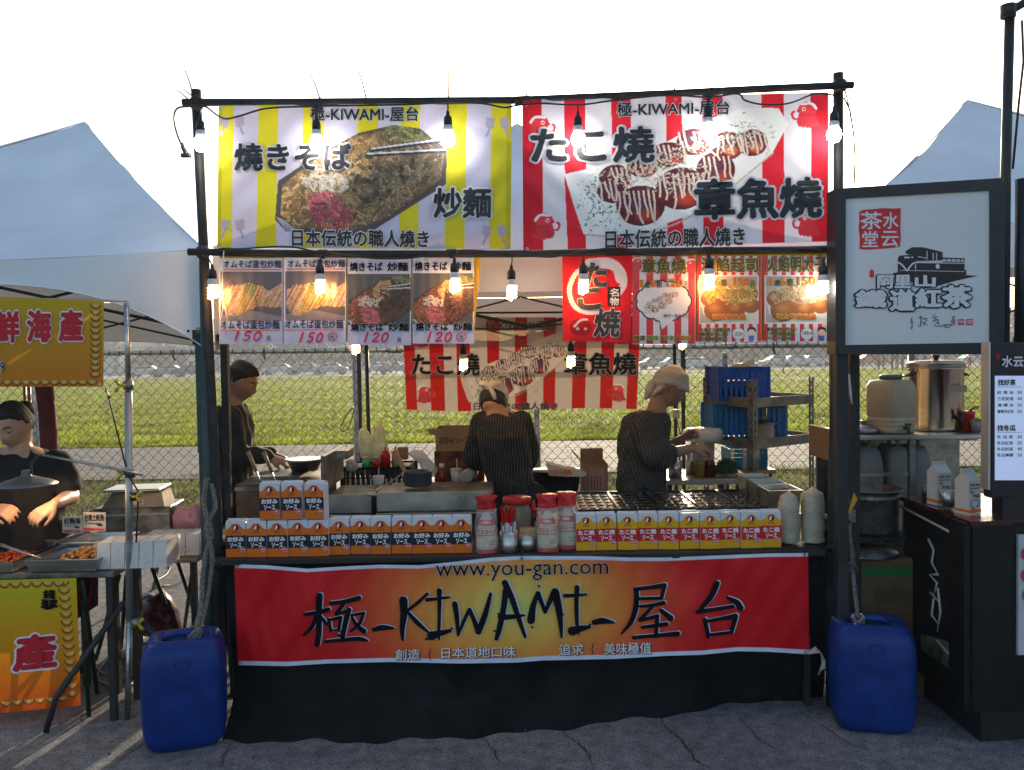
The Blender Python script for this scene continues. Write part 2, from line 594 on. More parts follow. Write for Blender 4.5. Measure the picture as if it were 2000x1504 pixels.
def blades(name,x0,x1,y0,y1,n,h0,h1,w,m,label=None,avoid=None,power=1.0):
 t=nrng.random(n)**power
 y=y0+(y1-y0)*t
 lim=np.minimum(np.abs(x1-x0)/2,1.2+y*0.80)
 cx=(x0+x1)/2
 x=cx+(nrng.random(n)*2-1)*lim
 clump=0.5+0.5*np.sin(x*2.3+np.sin(y*1.7)*2)*np.sin(y*2.9+x*0.7)
 h=(h0+(h1-h0)*nrng.random(n))*(0.6+0.8*clump)
 a=nrng.random(n)*2*np.pi
 lean=nrng.normal(0,0.45,n)*h
 ww=w*(0.6+0.8*nrng.random(n))*(1+y/18)
 v=np.zeros((n,3,3))
 v[:,0]=np.stack([x-ww*np.cos(a),y-ww*np.sin(a),np.zeros(n)-.004],1)
 v[:,1]=np.stack([x+ww*np.cos(a),y+ww*np.sin(a),np.zeros(n)-.004],1)
 v[:,2]=np.stack([x+lean*np.sin(a),y+lean*np.cos(a),h],1)
 me=bpy.data.meshes.new(name)
 me.vertices.add(n*3);me.vertices.foreach_set('co',v.reshape(-1))
 me.loops.add(n*3);me.loops.foreach_set('vertex_index',np.arange(n*3))
 me.polygons.add(n);me.polygons.foreach_set('loop_start',np.arange(n)*3)
 me.polygons.foreach_set('loop_total',np.full(n,3))
 me.materials.append(m);me.update()
 o=bpy.data.objects.new(name,me);COL.objects.link(o)
 return tag(o,label,'grass',None,'stuff')
m_blade=mat('grass_blade',(0.30,0.36,0.03),0.7,var=0.35,scale=0.8,spec=0.15,thin=0.5)
m_blade2=mat('verge_blade',(0.20,0.21,0.06),0.7,var=0.5,scale=2.0,spec=0.15,thin=0.45)
blades('lawn_grass',-60,60,16.2,85,150000,0.03,0.10,0.010,m_blade,'short sunlit lawn grass beyond the stone path',power=1.7)
blades('verge_grass',-14,14,7.3,11.8,42000,0.02,0.09,0.006,m_blade2,'rough weedy grass between the wire fence and the path')
YF=7.1
m_wire=mat('fence_wire',(0.035,0.035,0.033),0.5,0.5,var=.1)
m_galv=mat('galvanised_pipe',(0.42,0.43,0.42),0.45,0.75,var=.15,scale=8,bump=.1)
fence=thing('wire_fence','long chain link wire fence with grey pipe rail in front of the lawn','fence',(0,YF,0))
fm=MB()
pw,zr=0.089,1.735
nw=int(14.4/(pw/2))
cross=[]
for i in range(nw):
 x=-7.2+i*pw/2
 pts=[]
 nz=38
 for k in range(nz+1):
  s=1 if(k+i)%2 else-1
  pts.append((x+s*pw/4,0.0035*s,0.03+k*(zr-0.03)/nz))
 if i%2==0:
  pts.append((pts[-1][0]+0.004,0,zr+0.03))
 else:
  pts.append((pts[-1][0]-0.004,0,zr+0.028))
 fm.tube(pts,0.0034,n=3,cap=False,smooth=False)
tag(fm.build('wire_mesh',m_wire,fence),kind='stuff')
ra,rb=P(-150,693.5,YF),P(2150,668,YF)
r_=MB();r_.tube([(ra.x,0.03,ra.z),(rb.x,0.03,rb.z)],0.021,12);r_.build('top_rail',m_galv,fence)
for px in(60,692,1047,1418,1785,2130):
 a=P(px,690,YF)
 q=MB();q.tube([(a.x,0.045,-0.05),(a.x,0.045,a.z-0.02)],0.029,12)
 q.ball((a.x,0.045,a.z-0.02),0.03,10,6);q.build('post',m_galv,fence)
for px in(758,1420,415):
 a=P(px,0,YF);z=ra.z+(rb.z-ra.z)*(a.x-ra.x)/(rb.x-ra.x)
 q=MB();q.tube([(a.x-.06,.03,z),(a.x+.06,.03,z)],0.027,12);q.build('rail_sleeve',m_galv,fence)
m_blk=mat('black_plastic',(0.02,0.02,0.022),0.45,var=.1)
for px in(322,500,1505):
 a=P(px,0,YF);z=ra.z+(rb.z-ra.z)*(a.x-ra.x)/(rb.x-ra.x)
 q=MB();q.tube([(a.x,-.03,z+.022),(a.x,-.035,z-.04),(a.x+.012,-.03,z-.07)],0.009,6)
 q.build('rail_clip',m_blk,fence)
def building(px0,px1,ytop,Y,depth,col,label,nx,nz,sign=None,roofcol=(0.3,0.3,0.31)):
 a,b=P(px0,700,Y),P(px1,700,Y)
 W,H=b.x-a.x,P((px0+px1)/2,ytop,Y).z
 t=thing('building',label,'building',((a.x+b.x)/2,Y,0))
 m=mat('wall_%d_%d'%(px0,px1),col,0.85,var=.08,scale=.3)
 w=MB();w.box((0,depth/2,H/2),(W,depth,H));w.build('wall',m,t)
 r=MB();r.box((0,depth/2,H+.2),(W+.5,depth+.5,.4));r.box((W*.2,depth/2,H+1.1),(W*.25,depth*.4,1.4));r.build('roof',mat('far_roof',roofcol,.8,var=.1),t)
 fr=mat('far_window_frame',(0.5,0.5,0.5),.6,var=.05);gl=mat('far_glass',(0.05,0.07,0.09),.15,var=.2,scale=.5)
 k=MB();k.box((0,0,0),(W/nx*.55,.12,H/nz*.5));kf=k.mesh('window',fr)
 k=MB();k.box((0,-.08,0),(W/nx*.46,.05,H/nz*.42));kp=k.mesh('pane',gl)
 for i in range(nx):
  for j in range(nz):
   if rng.random()<.12:continue
   q=inst('window',kf,t,(-W/2+W*(i+.5)/nx,-.03,H*(j+.55)/nz))
   inst('pane',kp,q)
 if sign:
  s=MB();s.box((W*.1,-.35,H*.62),(W*.7,.15,H*.28));s.build('sign_board',mat('pink_sign',(.55,.10,.12),.6,var=.05),t)
  s=MB();c=Vector((t.location))
  v,f=glyphs(sign,0.02)
  hw=W*.5/v[:,0].max()
  s.add([(W*.1-W*.25+u*hw,-.44,H*.54+w2*hw*1.2)for u,w2 in v],[q[::-1]for q in f])
  s.build('lettering',mat('sign_white',(.75,.7,.7),.6,var=0),t)
 return t
building(120,235,640,150,14,(.44,.44,.42),'grey low block at the left end of the far building row',6,4)
building(240,320,636,165,14,(.58,.50,.42),'pale cream apartment block with box windows beyond the lawn',4,4)
building(322,362,652,158,12,(.50,.50,.50),'narrow light grey house between the cream block and the pink sign',2,3)
building(364,432,640,150,12,(.46,.44,.43),'grey shop building with a pink number sign beyond the lawn',4,3,sign='331-8')
building(436,500,646,170,12,(.55,.55,.53),'white three storey house just left of the far palm trees',4,4)
building(505,590,640,190,12,(.48,.49,.50),'long grey block behind the far palm trees',6,4)
building(600,690,650,200,12,(.56,.56,.55),'whitish hall partly hidden by trees beyond the lawn',7,3)
building(1700,1800,672,210,12,(.50,.51,.52),'grey block showing over the trees behind the tea stall',6,3)
m_bark=mat('bark',(0.10,0.08,0.06),.9,var=.3,scale=3)
m_leafs=[mat('tree_leaf_a',(0.05,0.08,0.025),.7,var=.3,scale=.6,thin=.12),mat('tree_leaf_b',(0.06,0.085,0.03),.7,var=.3,scale=.6,thin=.12)]
def crown_mesh(seed,n=900,R=1.0):
 r=np.random.default_rng(seed)
 cl=r.normal(0,.42,(14,3))*[1.1,1.1,.6]
 c=cl[r.integers(0,14,n)]+r.normal(0,.2,(n,3))*[1,1,.7]
 mb=MB()
 for p in c:
  a=r.normal(0,1,3);a/=np.linalg.norm(a)
  b=np.cross(a,r.normal(0,1,3));b/=np.linalg.norm(b)
  s=.05+.06*r.random()
  mb.add([p+a*s,p+b*s*.6,p-a*s,p-b*s*.6],[(0,1,2,3)])
 return mb.mesh('crown',m_leafs[seed%2])
crowns=[crown_mesh(k)for k in range(4)]
tk=MB();tk.tube([(0,0,0),(.03,0,.5),(-.02,.02,1.0)],[.07,.05,.035],7)
for(dx,dy)in((.35,.1),(-.35,-.05),(.1,-.3),(-.15,.3)):
 tk.tube([(0,0,.8),(dx*.6,dy*.6,1.15),(dx,dy,1.5)],[.035,.02,.01],5)
trunk_me=tk.mesh('trunk',m_bark)
def tree(px,Y,H,R,k,label,group='trees along the far side of the lawn'):
 c=P(px,700,Y)
 t=thing('tree',label,'tree',(c.x,Y,0),group)
 inst('trunk',trunk_me,t,(0,0,0),k,(H*.45,H*.45,H*.45))
 inst('crown',crowns[k%4],t,(0,0,H*.68),k*1.3,(R*1.15,R*1.15,H*.36))
spots=[(1275,124,9,4.2),(1330,132,10,4.6),(1395,126,8.5,4.4),(1450,135,10,5),(1510,128,9,4.6),(1565,137,9.5,4.8),(1612,127,8.6,4.2),(1675,130,9,4.6),(1735,138,9.5,4.8),(1800,131,8.8,4.5),(1905,129,9.2,4.8),(1960,136,10,5),(540,128,7.0,3.4),(655,133,7.4,3.6),(748,129,7.8,4.0),(228,140,6,3.2),(470,127,6.4,3),(1690,170,13,6),(1360,175,13,7),(1480,172,14,7),(1590,176,13,7),(1860,172,13,7)]
wh=['above the fence right of the striped cloth','behind the cook in the white head wrap','over the left edge of the blue crates','over the blue crates','right of the blue crates','left of the tea stall post','beside the right hand stall post','under the left part of the tea sign','above the group of people','above the beige drink dispenser','right of the steel tank','beside the menu board','left of the paired tent poles','just left of the grey fence post','between the tent poles and the striped cloth','under the left tent roof beside the low grey block','above the standing cook in black','far behind the people on the lawn','far behind the white head wrap','far behind the blue crates','far behind the steel shelf','far behind the steel tank']
for k,(px,Y,H,R)in enumerate(spots):
 tree(px,Y,H,R,k,'hazy broadleaf tree '+wh[k])
hl=MB()
hl.grid(lambda u,v:Vector((-330+660*u,205+20*v,-.02+(8.6+1.6*math.sin(u*23)+1.2*math.sin(u*61+1)+.7*math.sin(u*173))*min(1,v*1.6))),240,4)
tag(hl.build('sky_block_rise',mat('sky_block_green',(0.05,0.065,0.045),.95,var=.35,scale=.15,spec=0)),kind='structure')  # added rise behind the trees, blocks bright sky showing through their gaps
tl_=MB()
for px0,px1,Yt,Ht in((1180,2080,148,8.5),(480,840,152,7.0),(-120,480,156,6.0),(840,1180,158,7.0)):
 A_,B_=P(px0,700,Yt),P(px1,700,Yt);n_=int((B_.x-A_.x)*34)
 r_t=np.random.default_rng(px1)
 for k in range(n_):
  x=A_.x+(B_.x-A_.x)*r_t.random();top=Ht*(.72+.28*math.sin(x*.33)*math.sin(x*.13+2)+.08*math.sin(x*1.9))
  p=Vector((x,Yt+r_t.normal(0,1.6),top*r_t.random()**.7));a=Vector(r_t.normal(0,1,3)).normalized()*.8;b=a.orthogonal().normalized()*.6
  tl_.add([p-a,p+b,p+a,p-b],[(0,1,2,3)])
tag(tl_.build('treeline',mat('wood_leaf',(0.035,0.05,0.025),.9,var=.2,scale=.3,spec=.05)),'hazy dark wood closing the lawn behind the single trees','woods',None,'stuff')
fr=MB()
for k in range(16):
 a=k*2*math.pi/16+.2*math.sin(k*3)
 dr=.25+.5*((k*7)%5)/5
 pts=[Vector((math.cos(a)*t,math.sin(a)*t,.35*math.sin(t*2.6)-dr*t*t))for t in(0,.35,.7,1.0)]
 for i in range(3):
  d=(pts[i+1]-pts[i]);s=d.cross(Vector((0,0,1))).normalized()*.11
  for sg in(-1,1):
   fr.add([pts[i],pts[i+1],pts[i+1]+s*sg*(1 if i<2 else .2)+Vector((0,0,-.12)),pts[i]+s*sg*(1 if i else .2)+Vector((0,0,-.12))],[(0,1,2,3)])
palm_crown=fr.mesh('crown',m_leafs[0])
pt=MB();pt.tube([(0,0,0),(.02,0,.5),(0,0,1)],[.05,.035,.03],8);palm_trunk=pt.mesh('trunk',m_bark)
for px,Y,H,w_ in((512,108,6.2,'nearest the head of the cook in black'),(585,112,6.6,'midway between the cook in black and the tent poles'),(633,109,6.0,'close to the left of the tent poles'),(775,111,6.4,'beside the striped cloth')):
 c=P(px,700,Y)
 t=thing('palm_tree','hazy palm tree '+w_,'palm tree',(c.x,Y,0),'palm trees along the far road')
 inst('trunk',palm_trunk,t,(0,0,0),0,(3,3,H));inst('crown',palm_crown,t,(0,0,H),px,(2.2,2.2,2.2))
lp=MB();lp.tube([(0,0,0),(0,0,6.5)],[.07,.05],6);lp.box((0,-.3,6.5),(.2,.8,.12));lpm=lp.mesh('lamp_post',m_galv)
for px,Y,w_ in((619,98,'left of the paired tent poles'),(660,99,'nearest the grey fence post'),(735,97,'right of the paired tent poles'),(1252,97,'by the striped cloth corner'),(1530,70,'on the lawn behind the steel shelf'),(1670,68,'on the lawn left of the group of people'),(1925,66,'on the lawn beside the menu board')):
 c=P(px,700,Y)
 o=inst('lamp_post',lpm,None,(c.x,Y,0));tag(o,'thin grey post standing '+w_,'lamp post','thin posts beyond the lawn')
def car_mesh(h=1.45):
 prof=[(-2.1,.35),(-2.15,.75),(-1.95,.92),(-1.35,1.0),(-.75,h),(.75,h),(1.45,.98),(2.05,.86),(2.15,.6),(2.1,.35)]
 b=MB();vs=[(x,-.82,z)for x,z in prof]+[(x,.82,z)for x,z in prof]
 for i in(4,5):vs[i]=(vs[i][0],-.62,vs[i][2]);vs[i+10]=(vs[i+10][0],.62,vs[i+10][2])
 n=10
 b.add(vs,[tuple(range(n)),tuple(range(n,2*n))[::-1]]+[(i,i+n,(i+1)%n+n,(i+1)%n)for i in range(n)])
 return b
cb=car_mesh()
cwm=MB()
for sy in(-1,1):
 cwm.add([(-1.2,sy*.80,1.02),(1.25,sy*.80,1.02),(.72,sy*.67,1.38),(-.72,sy*.67,1.38)],[(0,1,2,3)])
whm=MB()
whm.lathe([(.01,-.1),(.3,-.1),(.32,0),(.3,.1),(.01,.1)],14,M=Matrix.Rotation(math.pi/2,3,'X'))
wheel_me=whm.mesh('wheel',mat('tyre',(.03,.03,.03),.8,var=0))
cols={'white':(.45,.45,.45),'silver':(.22,.23,.24),'dark grey':(.08,.08,.09),'red':(.35,.04,.03)}
cmesh={k:cb.mesh('body',mat('car_paint_'+k.replace(' ','_'),v,.25,var=0,coat=.6))for k,v in cols.items()}
cwin=cwm.mesh('window',mat('car_glass',(.03,.04,.05),.1,var=0))
cars=[(1278,'silver','first in the row, right of the striped cloth'),(1318,'white','behind the white head wrap'),(1352,'white','just right of the white head wrap'),(1385,'dark grey','hidden partly by the left blue crate'),(1518,'white','just right of the blue crates'),(1552,'white','second right of the blue crates'),(1588,'white','left of the right stall post'),(1700,'red','left of the group of people'),(1905,'white','between the steel tank and the menu board'),(598,'silver','left of the paired tent poles'),(645,'white','closest to the left of the grey fence post'),(740,'white','right of the paired tent poles'),(770,'silver','against the edge of the striped cloth'),(285,'white','under the left tent beyond the silver pole'),(330,'silver','below the cream block'),(372,'dark grey','below the pink number sign'),(545,'white','behind the cook in black')]
for px,k,w_ in cars:
 Y=99+(px%7)
 c=P(px,700,Y)
 t=thing('parked_car',k+' car parked at the far road '+w_,'car',(c.x,Y,0),'cars parked along the far road',math.pi*(px%2)+.1)
 inst('body',cmesh[k],t);inst('window',cwin,t)
 for sx in(-1.35,1.35):
  for sy in(-.8,.8):inst('wheel',wheel_me,t,(sx,sy,.32))
def far_person(px,Y,h,col,leg,label):
 c=P(px,700,Y)
 b=MB();s=h/1.7
 for sx in(-1,1):
  b.tube([(sx*.09*s,0,0.0),(sx*.1*s,-.02,.45*s),(sx*.09*s,0,.88*s)],[.05*s,.06*s,.09*s],8)
  b.tube([(sx*.2*s,0,1.4*s),(sx*.27*s,.03,1.1*s),(sx*.22*s,-.1,.85*s)],[.06*s,.045*s,.035*s],8)
 b.lathe([(.01,.82*s),(.15*s,.85*s),(.15*s,1.05*s),(.2*s,1.38*s),(.1*s,1.47*s),(.05*s,1.5*s),(.055*s,1.55*s),(.01,1.56*s)],12,sy=.6)
 b.ball((0,0,1.62*s),.1*s,12,8,sc=(.85,1,1.15))
 me=b.mesh('person',[mat('far_cloth_'+leg,col,.8,var=.1)])
 o=inst('person',me,None,(c.x,Y,0),px);tag(o,label,'person','people standing far out on the lawn path')
far_person(1716,78,1.6,(.03,.03,.04),'black','distant person in black at the left end of the group on the lawn')
far_person(1726,80,1.5,(.02,.03,.06),'navy','distant person in navy second from the left of the group on the lawn')
far_person(1742,77,1.7,(.06,.03,.03),'brown','distant person in brown in the middle of the group on the lawn')
far_person(1752,79,1.72,(.04,.04,.045),'grey','tallest distant person in the group on the lawn')
far_person(1763,76,1.6,(.05,.02,.03),'plum','distant person in plum at the right end of the group on the lawn')
far_person(1894,74,1.35,(.5,.03,.05),'red','distant child in a red top right of the steel tank')
far_person(1917,77,1.7,(.35,.33,.33),'pale','distant person in pale clothes beside the menu board')
hb=MB();hb.box((0,110,9.0),(460,232,20.4))
hz=bpy.data.materials.new('haze');hz.use_nodes=True
hn=hz.node_tree
hn.nodes.remove(hn.nodes['Principled BSDF'])
pv_=hn.nodes.new('ShaderNodeVolumePrincipled')
pv_.inputs['Color'].default_value=(0.86,0.92,1.0,1)
pv_.inputs['Density'].default_value=0.0019
pv_.inputs['Anisotropy'].default_value=0.2
hn.links.new(pv_.outputs[0],hn.nodes['Material Output'].inputs['Volume'])
tag(hb.build('haze',hz),'pale evening haze over the lawn and the far road','haze',None,'stuff')
# =================================================================== TENTS
m_tent=mat('tent_cloth',(0.84,0.88,0.93),0.75,var=0.05,scale=1.6,bump=1.0,bscale=3.5,spec=0.25,thin=0.035)
m_leg=mat('tent_leg_paint',(0.05,0.085,0.09),0.5,0.3,var=.15,scale=9)
m_dleg=mat('dark_tube',(0.035,0.04,0.045),0.5,0.3,var=.15,scale=9)
m_bar=mat('tent_truss',(0.05,0.05,0.05),0.5,0.3,var=.15)
def tent(name,label,A,B,C,D,peak,vals,legs,lm,sag=0.16,seed=0):
 "A,B front left/right, C,D back right/left eave corners; vals = (mid depth, corner depth, power) per side AB, BC, CD, DA"
 t=thing(name,label,'tent',(0,0,0))
 cs=[Vector(p)for p in(A,B,C,D)]
 pk=Vector(peak)
 mb=MB()
 for i in range(4):
  a,b=cs[i],cs[(i+1)%4]
  def f(u,v):
   e=a.lerp(b,u)
   edge=1-abs(2*u-1)**2
   p=e.lerp(pk,v)
   z=-sag*math.sin(math.pi*v)**.9*(0.55+.45*edge)-.05*edge*(1-v)
   fold=.012*math.sin(17*u+5*v+seed)*math.sin(math.pi*min(1,v*1.0))+.010*math.sin(31*u*(1-v)+9*v+seed*2)*(1-v)*v*4
   return Vector((p.x,p.y,p.z+z+fold))
  mb.grid(f,36,22)
 mb.build('canopy',m_tent,t)
 for c_ in cs:
  sm=MB();sm.tube([c_.lerp(pk,k/12)+Vector((0,0,-sag*math.sin(math.pi*k/12)**.9*.55+.004))for k in range(13)],.0045,5,cap=False);sm.build('seam',m_tent,t)
 cap=MB();cap.ball(pk+Vector((0,0,-.035)),.04,12,6,sc=(1,1,.9));cap.build('peak_cap',m_tent,t)
 for i in range(4):
  if vals[i]is None:continue
  a,b=cs[i],cs[(i+1)%4]
  dm,dc,pw_=vals[i]
  ctr=sum(cs,Vector())/4
  out=((a+b)/2-ctr);out.z=0;out.normalize()
  vb=MB()
  def g(u,v):
   e=a.lerp(b,u)
   edge=1-abs(2*u-1)**2
   d=dm+(dc-dm)*abs(2*u-1)**pw_
   p=e+out*(.012+.02*v*math.sin(9*u+seed+i)+.012*math.sin(23*u+2*v))
   return Vector((p.x,p.y,p.z-.05*edge-d*v-.004))
  vb.grid(g,48,6)
  hem=[g(k/48,1.0)+Vector((0,0,0))for k in range(49)]
  vb.tube(hem,.004,5,cap=False)
  vb.build('valance',m_tent,t)
 for i in legs:
  a=cs[i]
  ctr=sum(cs,Vector())/4
  inw=(ctr-a);inw.z=0;inw.normalize();p=a+inw*.045
  q=MB();q.box((p.x,p.y,(a.z-.03)/2+.62),(.034,.034,a.z-.03-1.2));q.box((p.x,p.y,.62),(.028,.028,1.22));q.box((p.x,p.y,.006),(.09,.09,.012));q.build('leg',lm,t)
  q=MB();q.box((p.x,p.y,a.z-.42),(.05,.05,.07));q.build('slider',m_blk,t)
 for i in range(4):
  a,b=cs[i]+Vector((0,0,-.05)),cs[(i+1)%4]+Vector((0,0,-.05))
  ctr=sum(cs,Vector())/4
  inn=(ctr-(a+b)/2);inn.z=0;inn.normalize()
  for k in range(2):
   q=MB();u0,u1=a.lerp(b,k/2)+inn*.06,a.lerp(b,(k+1)/2)+inn*.06
   lo=Vector((0,0,-.34))
   q.tube([u0,u1+lo],.008,4,smooth=False)
   q.build('truss_bar',m_bar,t)
   q=MB();q.tube([u0+lo+inn*.02,u1+inn*.02],.008,4,smooth=False);q.build('truss_bar',m_bar,t)
 return t
eB=P(396,486,3.92)
tent('pop_up_tent','white peaked pop-up tent over the seafood stall at the left',(eB.x-3.05,3.92,eB.z+.02),eB,(-2.42,6.6,eB.z),(-5.3,6.6,eB.z),P(165,240,5.4),[(.10,.47,3.3),(.35,.45,3),(.30,.42,3),(.2,.4,3)],(0,1,2),m_leg,sag=.05,seed=1)
fa,fb_=P(416,484,4.0),P(1646,476,4.0)
ra_,rb_=P(693,573,6.9),P(1338,566,6.9)
tent('pop_up_tent','white pop-up tent over the middle food stall, mostly hidden behind its banners',fa,fb_,rb_,ra_,P(1010,243,5.5),[(.17,.42,4),(.30,.5,3),(.27,.50,5),(.30,.5,3)],(0,1,2,3),m_dleg,sag=.13,seed=4)
tent('pop_up_tent','white peaked pop-up tent behind the tea sign at the right',P(1662,425,4.2),(4.75,4.1,2.32),(4.9,6.8,2.3),(3.0,6.8,2.3),P(1890,197,5.3),[(.2,.4,3),None,None,(.2,.4,3)],(1,2),m_leg,sag=.05,seed=9)
q=MB();gm=P(388,645,3.86)
q.tube([gm+Vector((.011*math.cos(k),0,.011*math.sin(k)))for k in[i*math.pi/6 for i in range(12)]],.0035,6,closed=True)
lt=[o for o in bpy.data.objects if o.name=='pop_up_tent'][0]
q.build('grommet',mat('brass',(.35,.28,.15),.35,.9,var=.1),lt)
q=MB();a,b=P(403,660,3.86),P(412,1235,3.86)
q.tube([a+Vector((0,0,.35)),Vector((b.x,b.y,0.0))],.024,12);q.build('outer_leg',m_leg,lt)
mt_=[o for o in bpy.data.objects if o.name=='pop_up_tent.001'][0]
q=MB();a,b=P(716,690,6.85),P(722,890,6.85);q.tube([a+Vector((0,0,.3)),(b.x,b.y,0)],.017,8);q.build('inner_leg',m_dleg,mt_)
q=MB();a=P(1317,690,6.85);q.tube([a+Vector((0,0,.3)),(a.x+.01,a.y,0)],.015,8);q.build('inner_leg',m_dleg,mt_)
# =================================================================== STALL FRAME
SY=3.78
m_iron=mat('dark_iron_pipe',(0.028,0.030,0.032),0.6,0.2,var=.3,scale=12,bump=.2)
fr_=thing('stall_frame','dark pipe frame of the middle stall that carries the banners','frame',(0,SY,0))
def ft(name,pts,r,Y=SY,m=m_iron,n=12):
 mb=MB();mb.tube([P(x,y,Y)-Vector((0,SY,0))for x,y in pts],r,n);return mb.build(name,m,fr_)
gl_,gr_=P(432,1400,SY),P(1622,1372,SY)
mb=MB();mb.tube([P(383,176,SY)-Vector((0,SY,0)),P(398,490,SY)-Vector((0,SY,0)),P(424,1000,SY)-Vector((0,SY,0)),Vector((gl_.x,0,0.0))],.0225,14);mb.build('post',m_iron,fr_)
mb=MB();mb.tube([P(1637,143,SY)-Vector((0,SY,0)),P(1637,490,SY)-Vector((0,SY,0)),P(1626,1000,SY)-Vector((0,SY,0)),Vector((gr_.x,0,0.0))],.0225,14);mb.build('post',m_iron,fr_)
ft('top_bar',[(357,200),(560,200),(850,197),(1000,196),(1300,183),(1500,173),(1666,166)],.0165,SY-.035)
ft('middle_bar',[(368,492),(640,496),(1000,496),(1350,490),(1640,487)],.0165,SY-.035)
ft('counter_bar',[(408,1100),(700,1096),(1000,1087),(1300,1081),(1660,1074)],.0165,SY-.03)
ft('pipe_joint',[(1005,197),(1035,195)],.020,SY-.035)
for(x,y)in((384,202),(1640,167),(396,493),(1636,488),(428,1100),(1628,1076)):
 mb=MB();mb.ball(P(x,y,SY-.018)-Vector((0,SY,0)),.034,10,8);mb.build('clamp',m_blk,fr_)
q=MB();a,b=P(1668,700,3.86),P(1665,1200,3.86);q.box(((a.x+b.x)/2,0,1.0),(.045,.045,2.0))
tag(q.build('tent_leg',m_dleg,None,(0,3.86,0)),'dark square tent leg right of the stall post, below the tea sign','tent leg')
m_tie=mat('black_tie',(.02,.02,.02),.4,var=0)
ties=[((378,190),(361,136),'leaning left above the left end of the top bar'),((376,203),(345,175),'pointing left at the left corner clamp'),((388,200),(357,173),'crossing the left corner clamp'),((625,193),(603,137),'above the second lamp, leaning left'),((716,195),(696,125),'between the second and third lamps, leaning left'),((876,194),(873,108),'upright above the third lamp'),((1028,190),(1028,147),'upright above the gap between the banners'),((1130,188),(1138,130),'leaning right above the fourth lamp'),((1317,178),(1321,97),'tall and upright right of the middle of the red banner'),((1385,176),(1399,102),'leaning right above the fifth lamp'),((1650,175),(1662,235),'hanging at the right corner clamp')]
for a,b,w_ in ties:
 q=MB();A_,B_=P(*a,SY-.05),P(*b,SY-.07)
 q.tube([A_,A_.lerp(B_,.5)+Vector((.004,0,.0)),B_],[.0036,.0030,.0022],5);q.ball(A_,.007,8,5)
 tag(q.build('cable_tie',m_tie),'thin black cable tie '+w_,'cable tie','cable ties on the top bar')
# =================================================================== FLAT PRINT, painted into colour attributes
class Cv:
 "canvas over picture rectangle; colours are display values 0..255"
 def __init__(s,x0,y0,x1,y1,nu,nv,bgc=(255,255,255)):
  s.x0,s.y0,s.x1,s.y1,s.nu,s.nv=x0,y0,x1,y1,nu,nv
  s.kx,s.ky=nu/(x1-x0),nv/(y1-y0)
  s.a=np.zeros((nv+1,nu+1,3));s.a[:]=bgc
  s.X,s.Y=np.meshgrid(np.linspace(x0,x1,nu+1),np.linspace(y0,y1,nv+1))
 def rect(s,x0,y0,x1,y1,c,al=1.0):
  m=(s.X>=x0)&(s.X<x1)&(s.Y>=y0)&(s.Y<y1)
  s.a[m]=s.a[m]*(1-al)+np.array(c)*al
 def mask(s,pts):
  m=np.zeros(s.X.shape,bool)
  n=len(pts)
  for i in range(n):
   (xa,ya),(xb,yb)=pts[i],pts[(i+1)%n]
   if ya==yb:continue
   c=((ya>s.Y)!=(yb>s.Y))&(s.X<(xb-xa)*(s.Y-ya)/(yb-ya)+xa)
   m^=c
  return m
 def poly(s,pts,c,al=1.0):
  m=s.mask(pts)
  s.a[m]=s.a[m]*(1-al)+np.array(c)*al
  return m
 def ell(s,cx,cy,rx,ry,c,al=1.0,soft=0.0):
  d=np.sqrt(((s.X-cx)/rx)**2+((s.Y-cy)/ry)**2)
  w=np.clip((1-d)/soft,0,1)[...,None]*al if soft else(d<1)[...,None]*al
  s.a=s.a*(1-w)+np.array(c)*w
 def stamp(s,x,y,r,c,shade=1.0,m=None):
  i0,i1=int((x-r-s.x0)*s.kx),int((x+r-s.x0)*s.kx)+2
  j0,j1=int((y-r-s.y0)*s.ky),int((y+r-s.y0)*s.ky)+2
  i0,j0=max(i0,0),max(j0,0)
  if i1<=i0 or j1<=j0:return
  X,Y=s.X[j0:j1,i0:i1],s.Y[j0:j1,i0:i1]
  if X.size==0:return
  d2=((X-x)**2+(Y-y)**2)/(r*r)
  k=d2<1
  if m is not None:k&=m[j0:j1,i0:i1]
  l=(1-shade)+shade*np.sqrt(np.clip(1-d2,0,1))*(1.0-0.25*(Y-y)/r)
  s.a[j0:j1,i0:i1][k]=(np.array(c)[None,:]*l[k][:,None])
 def strand(s,pts,r,c,shade=0.45,m=None):
  S=stroke_poly([(p[0],p[1])for p in pts],[r]*len(pts),6)
  for a,b in zip(S,S[1:]):
   L=math.hypot(b[0]-a[0],b[1]-a[1]);n=max(1,int(L/(r*.7)))
   for k in range(n):
    t=k/n
    s.stamp(a[0]+(b[0]-a[0])*t,a[1]+(b[1]-a[1])*t,r,c,shade,m)
 def grain(s,amt=4,seed=0,cell=1):
  r=np.random.default_rng(seed)
  s.a=np.clip(s.a+r.normal(0,amt,s.a.shape[:2])[...,None],0,255)
 def blotch(s,amt,sx,sy,seed=0):
  r=np.random.default_rng(seed)
  n=0
  for k in range(6):
   fx,fy=r.normal(0,1/sx),r.normal(0,1/sy)
   n=n+np.sin(s.X*fx+s.Y*fy+r.random()*6)
  s.a=np.clip(s.a*(1+amt*n[...,None]/3),0,255)
 def lin(s,gain=1.0):
  v=np.clip(s.a/255,0,1)
  return np.where(v<=.04045,v/12.92,((v+.055)/1.055)**2.4)*gain
